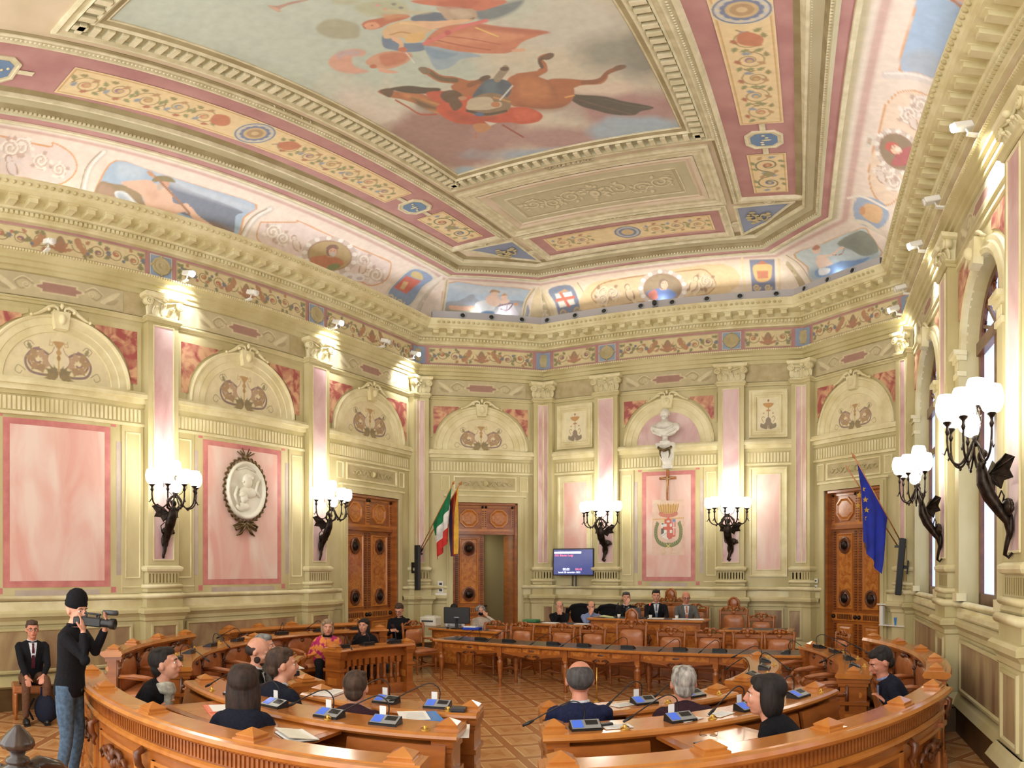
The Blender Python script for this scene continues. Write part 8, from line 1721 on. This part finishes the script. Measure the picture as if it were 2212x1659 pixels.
p = (-4.15, 10.15); person(p, toward(p, (CX, 0))-.3, 'man with glasses in dark pullover and blue jeans looking down at a phone', 'fblack', 'jeans', 'hbrown', glasses=True, pitch=-26, arms='phone', extra=phone, s=1.0)
p = (xat(1037, 11.7), 11.7); person(p, toward(p, (CX, 3)), 'grey curly haired clerk with black face mask and cream blouse', 'fbeige', 'fblack', 'hgrey', 'curly', woman=True, mask='fblack', arms='desk', s=.95, vox=.013, aL=(-.12, .18, 1.08), pitch=-8)
p = (xat(980, 11.75), 11.75); person(p, toward(p, (CX, 3)), 'clerk in white top hidden behind the computer monitor', 'fwhite', 'fblack', 'hblack', 'short', woman=True, arms='desk', s=.95, vox=.014, pitch=-14)
# --- the platform
p = (xat(1207, 12.55), 12.55); person(p, toward(p, (CX, 2)), 'grey haired man in black with joined hands before his mouth at the lower left desk', 'fblack', 'fblack', 'hgrey', 'thin', 'skin', lean=16, arms='joined', aL=(-.02, .36, 1.02), aR=(.03, .35, 1.02), z=.14, s=.93, vox=.013, pitch=-8)
p = (xat(1276, 12.55), 12.55); person(p, toward(p, (CX, 2)), 'man in light blue shirt and dark tie resting his chin on his hand', 'fblue', 'fblack', 'hbrown', 'thin', lean=14, arms='chin', aR=(.02, .33, 1.03), z=.14, tie='fdnavy', shirt='fblue', s=.93, vox=.013, pitch=-10)
p = (xat(1352, 12.6), 12.6); person(p, toward(p, (CX, 2)), 'dark haired man in black suit with his hand over his mouth at the highest desk', 'fblack', 'fblack', 'hsalt', lean=12, arms='chin', aR=(.0, .32, 1.05), z=.30, shirt='fwhite', s=.95, vox=.013)
p = (xat(1417, 12.6), 12.6); person(p, toward(p, (CX, 2)), 'dark haired man in black suit and grey blue tie at the highest desk', 'fblack', 'fblack', 'hblack', 'short', lean=2, arms='desk', z=.30, shirt='fwhite', tie='fgtie', s=.98, vox=.012, pitch=-4)
p = (xat(1481, 12.6), 12.6); person(p, toward(p, (CX, 2))+.1, 'bald man with glasses in grey suit and orange tie at the highest desk', 'fgrey', 'fblack', 'hgrey', 'none', 'skin2', lean=4, arms='desk', z=.30, shirt='fwhite', tie='forange', glasses=True, s=.96, vox=.012, pitch=-14)
# --- right hand benches
PR_(1253, 1443, 3.5, AW(.1), 'man with greying thinning hair in navy suit seen from behind', 'fnavy', 'fdnavy', 'hsalt', 'thin', 'skin2', arms='desk', shirt='fwhite', s=1.06, vox=.009, hk=1.2)
PR_(1478, 1467, 3.5, AW(.15), 'white haired man in dark plum jacket seen from behind', 'fpurple', 'fblack', 'hwhite', 'short', 'skin2', arms='desk', shirt='fgrey', lean=10, s=1.06, hk=1.2)
PR_(1664, 1522, 4.42, IN(.45), 'woman with chin length black hair in profile at lower right', 'fblack', 'fblack', 'hblack', 'bob', woman=True, yaw=18, s=1.1, arms='desk', vox=.009, hk=1.2)
PR_(1912, 1456, 4.42, IN(.35), 'dark haired man in navy jacket looking down beside the right window wall', 'fdnavy', 'fdnavy', 'hblack', 'short', 'skin2', lean=8, yaw=10, pitch=-24, arms='lap', shirt='fblue', s=1.08, hk=1.14)
# --- standing camera operator and the seated man with the bag
def camcorder(r, T, HM, hb, chest):
    g = MB(); X = Matrix.Translation((.10, .27, 1.55))@Matrix.Rotation(R_(-4), 4, 'X')@Matrix.Diagonal((.66, .66, .66, 1))
    c = empty('video_camera', (0, 0, 0), 0); 
    g.bbox(-.05, .05, -.16, .14, -.06, .06, .015, 0, X); g.bbox(-.045, .045, -.26, -.16, -.05, .045, .01, 0, X); g.bbox(-.02, .02, -.12, .12, .09, .115, .008, 0, X); g.box(-.012, .012, -.1, -.08, .05, .1, 0, X); g.box(-.012, .012, .08, .1, .05, .1, 0, X)
    o = g.build('camera_body', M['black'], c); g = MB(); Y = X@Matrix.Rotation(-pi/2, 4, 'X'); g.lathe([(.05, .13), (.055, .15), (.055, .24), (.07, .26), (.072, .32), (.062, .325), (.05, .30)], 20, M=Y); g.build('lens', M['black'], c)
    g = MB(); g.tube([tuple(X@Vector(q)) for q in ((-.06, .12, .13), (-.06, .22, .135), (-.06, .32, .14))], [.02, .024, .022], 10); g.build('shotgun_microphone', M['greyp'], c)
    g = MB(); g.bbox(-.13, -.06, .02, .03, .0, .09, .004, 0, X); g.build('viewfinder_screen', M['greyp'], c); g = MB(); g.box(-.125, -.065, .018, .021, .01, .08, 0, X); g.build('display', M['screen'], c)
    c.location = r.location; c.rotation_euler = r.rotation_euler; tag(c, 'black shoulder video camera held by the man in the knit hat', 'video camera'); turtleneck('fblack')(r, T, HM, hb, chest)
    for q, xx in ((-1, .05), (1, .2)): pass
p = atr(150, 5.95); OP = person(p, toward(p, (p[0]+.75, p[1]+.66)), 'standing man in black knit hat and jeans operating a video camera', 'fblack', 'jeans', 'hdark', 'beanie', standing=True, arms='phone', aL=(.05, .36, 1.46), aR=(.14, .20, 1.44), armpole=(.3, .3, -1), yaw=-22, pitch=-6, beard=False, extra=camcorder, vox=.008, s=1.02)
def neckscarf(r): pass
def coatopen(r, T, HM, hb, chest): pass
p = atr(66, 9.0); p = (max(p[0], -4.05), p[1]); BM = person(p, toward(p, (CX, .8))+.05, 'seated man with glasses in black coat and dark red tie at the left', 'fblack', 'fbrown', 'hbrown', 'short', 'skin2', lean=3, arms='lap', shirt='fwhite', tie='ftie', glasses=True, aL=(-.1, .36, .62), aR=(.12, .42, .60), vox=.01)
g = MB(); st_ = empty('leather_stool', (p[0]-.0, p[1]-.02, 0), toward(p, (CX, .8)), 'brown leather stool under the seated man in the black coat', 'stool'); g.bbox(-.24, .24, -.24, .2, .36, .46, .02); g.build('seat', M['leather'], st_)
for x in (-.2, .2):
    for y in (-.2, .16): g = MB(); g.lathe([(.016, 0), (.026, .1), (.03, .34), (.03, .37)], 10, (x, y, 0)); g.build('leg', M['wood'], st_)
bp_ = atr(98, 8.55); bg = empty('backpack', (*bp_, 0), .5, 'dark backpack on the floor held by the man with the red tie', 'bag'); g = MB(); g.ell((0, 0, .2), (.17, .11, .2), 16, 10); g.ell((0, .09, .13), (.12, .05, .11), 12, 8); fuse(g, 'bag_body', M['fdnavy'], bg, .014, 3)
g = MB(); g.tube([(-.05, -.02, .38), (-.04, -.03, .48), (.04, -.03, .48), (.05, -.02, .38)], .014, 6); g.build('handle', M['fnavy'], bg); g = MB(); g.tube([(-.1, -.1, .34), (-.13, -.18, .2), (-.1, -.12, .06)], .016, 6); g.build('strap', M['fblack'], bg)
# ================================================================ small things
def on(R, a, z, dr=0): x, y, _ = bp(R+dr, a); return (x, y, z)
def sheet(nm, p, rz, w_, h_, m, lab, cat, t=.004, tilt=0, grp=None, marks=True):
    o = empty(nm, p, rz, lab, cat, grp); g = MB(); X = Matrix.Rotation(R_(tilt), 4, 'X'); g.box(-w_/2, w_/2, -h_/2, h_/2, 0, t, 0, X); g.build('sheet', M[m], o)
    if marks:
        g = MB(); rg = random.Random(int(abs(p[0])*100))
        for i in range(9): y = h_*.38-i*h_*.085; g.box(-w_*.38, w_*.38*rg.uniform(.4, 1), y, y+.004, t, t+.0006, 0, X)
        g.build('printed_lines', M['silver'], o)
    return o
a1 = pang(905, 3.6); rz = lambda a, d=0: R_(a)+pi/2+pi+d
sheet('blue_folder', (*atz(915, 1553, .86)[:2], .875), rz(-70, .5), .25, .34, 'cardb', 'open blue folder on the front left desk leaf', 'folder', .006)
sheet('paper_sheet', (*atz(893, 1550, .87)[:2], .885), rz(-70, .45), .22, .31, 'paper', 'white printed sheet lying on the blue folder', 'paper', .003)
sheet('paper_sheet', (*atz(968, 1576, .85)[:2], .84), rz(-68, .2), .3, .4, 'paper', 'large white sheet on the desk leaf right of the blue folder', 'paper', .004)
o = empty('paper_tray', (*atz(990, 1534, .88)[:2], .872), rz(-66), 'small dark grey box on the front left desk end', 'box'); g = MB(); g.bbox(-.06, .06, -.05, .05, 0, .035, .008); g.build('lid', M['greyp'], o); g = MB(); g.bbox(-.055, .055, -.045, .045, -.004, .006, .002); g.build('tray', M['black'], o)
p = atz(640, 1589, .86); o = empty('notebook', (p[0], p[1], .853), rz(-82, -.5), 'open notebook with cream cover on the brown desk leaf', 'notebook'); g = MB(); g.bbox(-.15, .15, -.1, .1, 0, .014, .003); g.build('pages', M['paper'], o); g = MB(); g.box(-.155, .155, -.105, .105, -.003, .0); g.build('back_cover', M['black'], o); g = MB(); g.box(-.155, .155, -.105, .105, .0, .004, 0, Matrix.Translation((0, .0, .02))@Matrix.Rotation(R_(9), 4, 'X')); g.build('front_cover', M['marblew'], o)
p = atz(505, 1538, .86); o = empty('coral_folder', (p[0], p[1], .853), rz(-98, -.3), 'large coral coloured folder open on the desk leaf before the brown haired woman', 'folder'); g = MB(); g.box(-.32, .32, -.2, .2, 0, .004); g.box(.0, .3, -.19, .19, .004, .012); g.build('cover', M['folder'], o); g = MB(); g.box(.02, .28, -.17, .16, .012, .014); g.build('paper_sheets', M['paper'], o)
p = atz(1525, 1608, .86); o = empty('smartphone', (p[0], p[1], .853), .9, 'black smartphone on the honey coloured desk leaf at lower right', 'phone'); g = MB(); g.bbox(-.04, .04, -.085, .085, 0, .01, .003); g.build('case', M['black'], o); g = MB(); g.box(-.036, .036, -.08, .08, .01, .0105); g.build('glass', M['greyp'], o)
p = atz(1520, 1595, .86); o = empty('eyeglasses', (p[0]+.02, p[1]+.05, .866), .2, 'thin framed eyeglasses lying by the black smartphone', 'eyeglasses'); 
for q in (-1, 1):
    g = MB(); g.tube([(q*.034+.024*cos(a), .019*sin(a), .004) for a in np.linspace(0, 2*pi, 17)], .0018, 5); g.build('rim', M['bronze'], o); g = MB(); g.tube([(q*.058, .0, .004), (q*.06, .07, .012), (q*.03, .13, .004)], .0016, 5); g.build('temple', M['bronze'], o)
p = atz(1408, 1640, .95); o = empty('pen', (p[0], p[1]+.22, .853), 1.2, 'thin brown pen on the desk leaf edge at lower right', 'pen'); g = MB(); g.tube([(-.07, 0, .005), (.05, 0, .005), (.07, 0, .004)], [.004, .004, .001], 6); g.build('barrel', M['woodd'], o)
for i, (px, R, a_, lab) in enumerate(((1335, 3.95, None, 'white paper strip on the right desk beside the dark phone case'), (1490, 3.95, None, 'white sheet under the silver microphone unit on the right desk'), (1560, 3.95, None, 'white printed sheet on the right desk before the dark haired woman'), (1350, 3.12, None, 'white sheet on the front right desk beside the navy suited man'))):
    a = pang(px, R); sheet('paper_sheet', on(R, a, .903 if R > 3.5 else .873), rz(a, .3 if i else 0), .2, .13, 'paper', lab, 'paper', .003)
a = pang(1340, 3.95); o = empty('phone_case', on(3.9, a-1.2, .903), rz(a, .3), 'small black phone case at the edge of the right desk', 'phone case'); g = MB(); g.bbox(-.05, .05, -.025, .025, 0, .02, .006); g.build('shell', M['black'], o)
a = -131; sheet('magazine', on(2.85, a+8, .875), rz(a, .3), .22, .3, 'paper', 'open illustrated magazine on the short left desk before the bald man', 'magazine', .008); sheet('paper_sheet', on(2.98, a-4, .885), rz(a, .8), .21, .29, 'paper', 'tilted white sheet on the short left desk before the bald man', 'paper', .003, 18)
sheet('paper_sheet', on(3.14, -92, .873), rz(-92, .4), .21, .29, 'paper', 'stack of white sheets left of the brown haired man at the front desk', 'paper', .02)
p = atz(1775, 1575, .93); o = empty('ballpoint_pen', (p[0]-.03, p[1]+.12, .66), .5, 'light blue pen held near the navy knee at lower right', 'pen'); g = MB(); g.tube([(0, 0, 0), (-.03, .03, .12)], [.006, .005], 7); g.build('barrel', M['cardb'], o)
# clerk desk things
dz = .805
mo = empty('computer_monitor', (xat(987, 11.0), 11.0, dz), .35+pi, 'black computer monitor seen from behind on the clerk desk', 'monitor'); g = MB(); g.bbox(-.27, .27, -.02, .03, .1, .43, .012); g.build('casing', M['black'], mo); g = MB(); g.box(-.03, .03, .0, .03, .0, .2); g.bbox(-.12, .12, -.08, .09, 0, .015, .004); g.build('stand', M['black'], mo); g = MB(); g.box(-.05, .05, .03, .032, .22, .235); g.build('maker_mark', M['silver'], mo)
pr_ = empty('printer', (xat(930, 11.15), 11.15, dz), .2, 'cream desktop printer left of the computer monitor', 'printer'); g = MB(); g.bbox(-.18, .18, -.15, .17, 0, .2, .02); g.build('body', M['marblew'], pr_); g = MB(); g.box(-.13, .13, -.16, -.15, .1, .13); g.build('paper_slot', M['greyp'], pr_); g = MB(); g.bbox(-.12, .12, -.05, .12, .2, .215, .005); g.build('lid', M['white'], pr_)
o = empty('blue_folder', (xat(1020, 10.95), 10.95, dz), .2, 'blue folder stacked with papers at the right of the clerk desk', 'folder'); g = MB(); g.bbox(-.17, .17, -.1, .1, 0, .05, .006); g.build('binder', M['blue'], o); g = MB(); g.box(-.15, .1, -.09, .08, .05, .07); g.build('papers', M['paper'], o)
o = empty('computer_mouse', (xat(967, 10.9), 10.9, dz), 0, 'dark computer mouse before the monitor on the clerk desk', 'mouse'); g = MB(); g.ell((0, 0, .012), (.03, .05, .018), 12, 7); g.build('shell', M['black'], o)
# raised desk things
o = empty('green_folder', (xat(1148, 11.95), 11.95, .925), .1, 'green folder at the left end of the lower left desk', 'folder'); g = MB(); g.bbox(-.15, .15, -.12, .12, 0, .05, .008); g.build('cover', M['green'], o)
for i, (px, y, z, lab) in enumerate(((1190, 11.9, .925, 'white papers before the man with joined hands'), (1258, 11.9, .925, 'white papers before the blue shirted man'), (1417, 11.9, 1.075, 'white sheets before the man with the grey blue tie'), (1470, 11.9, 1.075, 'pale lilac sheet before the bald man in grey'), (1502, 11.9, 1.075, 'white sheet at the right end of the highest desk'))): sheet('paper_sheet', (xat(px, y), y, z), .1*i, .3, .2, 'paper', lab, 'paper', .008, marks=False)
o = empty('open_folder', (xat(1315, 11.95), 11.95, 1.075), 0, 'pale green open folder at the left end of the highest desk', 'folder'); g = MB(); g.box(-.15, .15, -.1, .1, 0, .015, 0, Matrix.Rotation(R_(6), 4, 'Y')); g.build('cover', mat('pale_green_card', (196, 204, 150), .6), o)
o = empty('laptop', (xat(1372, 11.9), 11.9, 1.075), pi, 'dark laptop seen from behind on the highest desk', 'laptop'); g = MB(); g.bbox(-.15, .15, -.1, .1, 0, .015, .004); g.build('keyboard', M['black'], o); g = MB(); g.bbox(-.15, .15, .09, .105, .01, .2, .004); g.build('lid', M['greyp'], o)
for px, lab in ((1337, 'small white cup before the man with his hand over his mouth'), (1405, 'small white cup before the man with the grey blue tie'), (1462, 'small white cup before the bald man in grey')): o = empty('cup', (xat(px, 11.83), 11.83, 1.075), 0, lab, 'cup', 'small white cups on the highest desk'); g = MB(); g.lathe([(.022, 0), (.03, .04), (.032, .07), (.028, .07), (.025, .01)], 12); g.build('cup_body', M['white'], o)
for px, x2, lab in ((1400, .02, 'table microphone with red tip before the man with the grey blue tie'), (1330, .03, 'black table microphone before the man with his hand over his mouth')):
    o = empty('table_microphone', (xat(px, 11.95), 11.95, 1.075), 0, lab, 'microphone'); g = MB(); g.lathe([(.05, 0), (.045, .02), (.01, .03)], 14); g.build('foot', M['black'], o); g = MB(); g.tube([(0, 0, .02), (.01, .0, .14), (x2, .03, .24)], .005, 6); g.build('neck', M['black'], o); g = MB(); g.tube([(x2, .03, .24), (x2+.01, .04, .28)], [.01, .012], 8); g.build('microphone_head', mat('red_lit_ring', (230, 60, 50), .4, emit=1) if px == 1400 else M['black'], o)
# black jackets over the two chair backs
for px, lab in ((1243, 'black jacket draped over the chair behind the man with joined hands'), (1306, 'black jacket draped over the chair behind the blue shirted man')):
    x = xat(px, 12.85); o = empty('jacket', (x, 13.0, 0), 0, lab, 'jacket', 'jackets on chair backs'); g = MB(); g.tube([(-.3, .1, 1.1), (-.2, .12, 1.2), (0, .13, 1.23), (.2, .12, 1.21), (.32, .1, 1.1)], [.03, .045, .045, .045, .03], 10); g.tube([(-.3, .1, 1.16), (-.33, .1, .9)], [.05, .04], 8); g.tube([(.32, .1, 1.15), (.34, .1, .9)], [.05, .04], 8); g.ell((0, .13, 1.0), (.26, .045, .26), 14, 9); fuse(g, 'coat_cloth', M['fblack'], o, .016, 3)
# carved newel finial at the lower left corner
p = atz(38, 1625, 1.05); o = empty('newel_post', (p[0], p[1], 0), 0, 'dark carved newel post with a ribbed acorn finial at the lower left corner', 'newel post')
g = MB(); n = 32; rows = []
for r, z in ((.012, 1.20), (.03, 1.18), (.06, 1.15), (.085, 1.115), (.09, 1.095), (.075, 1.075), (.045, 1.06)): rows.append([((r*(1+.05*cos(12*2*pi*j/n)))*cos(2*pi*j/n), (r*(1+.05*cos(12*2*pi*j/n)))*sin(2*pi*j/n), z) for j in range(n)])
g.grid(rows, True, closeu=True, cap=True); g.build('acorn_finial', M['woodk'] if 'woodk' in M else M.setdefault('woodk', mat('near_black_carved_wood', (62, 46, 40), .3, (38, 28, 26), 8, coat=.4)), o)
g = MB(); g.lathe([(.045, 1.06), (.036, 1.03), (.06, 1.02), (.065, 1.0), (.05, .985), (.10, .96), (.115, .92), (.11, .87), (.07, .84), (.06, .7), (.08, .6), (.09, .3), (.1, .1), (.1, 0)], 24); 
for i in range(10): a = 2*pi*i/10; g.tube([(.1*cos(a), .1*sin(a), .965), (.122*cos(a), .122*sin(a), .92), (.115*cos(a), .115*sin(a), .87), (.08*cos(a), .08*sin(a), .84)], [.014, .02, .018, .008], 6)
g.build('carved_shaft', M['woodk'], o)
g = MB(); dx, dy = atz(95, 1655, .93); v = Vector((dx-p[0], dy-p[1], 0)).normalized(); g.tube([(v.x*t, v.y*t, z) for t, z in ((.05, .93), (.16, .95), (.3, .90), (.42, .80))], [.04, .05, .045, .03], 10); g.build('scroll_rail', M['woodk'], o)
# small grey figure of cables on the floor
o = empty('wall_cable', (4.55, 8.9, 0), 0, 'thin cable hanging from the bench end by the right window wall', 'cable'); o.name = 'hanging_cable'; g = MB(); g.tube([(.0, .9, .85), (-.1, .7, .4), (-.2, .5, .02), (-.1, .2, .008), (.0, .0, .008)], .006, 6); g.build('cord', M['silver'], o)
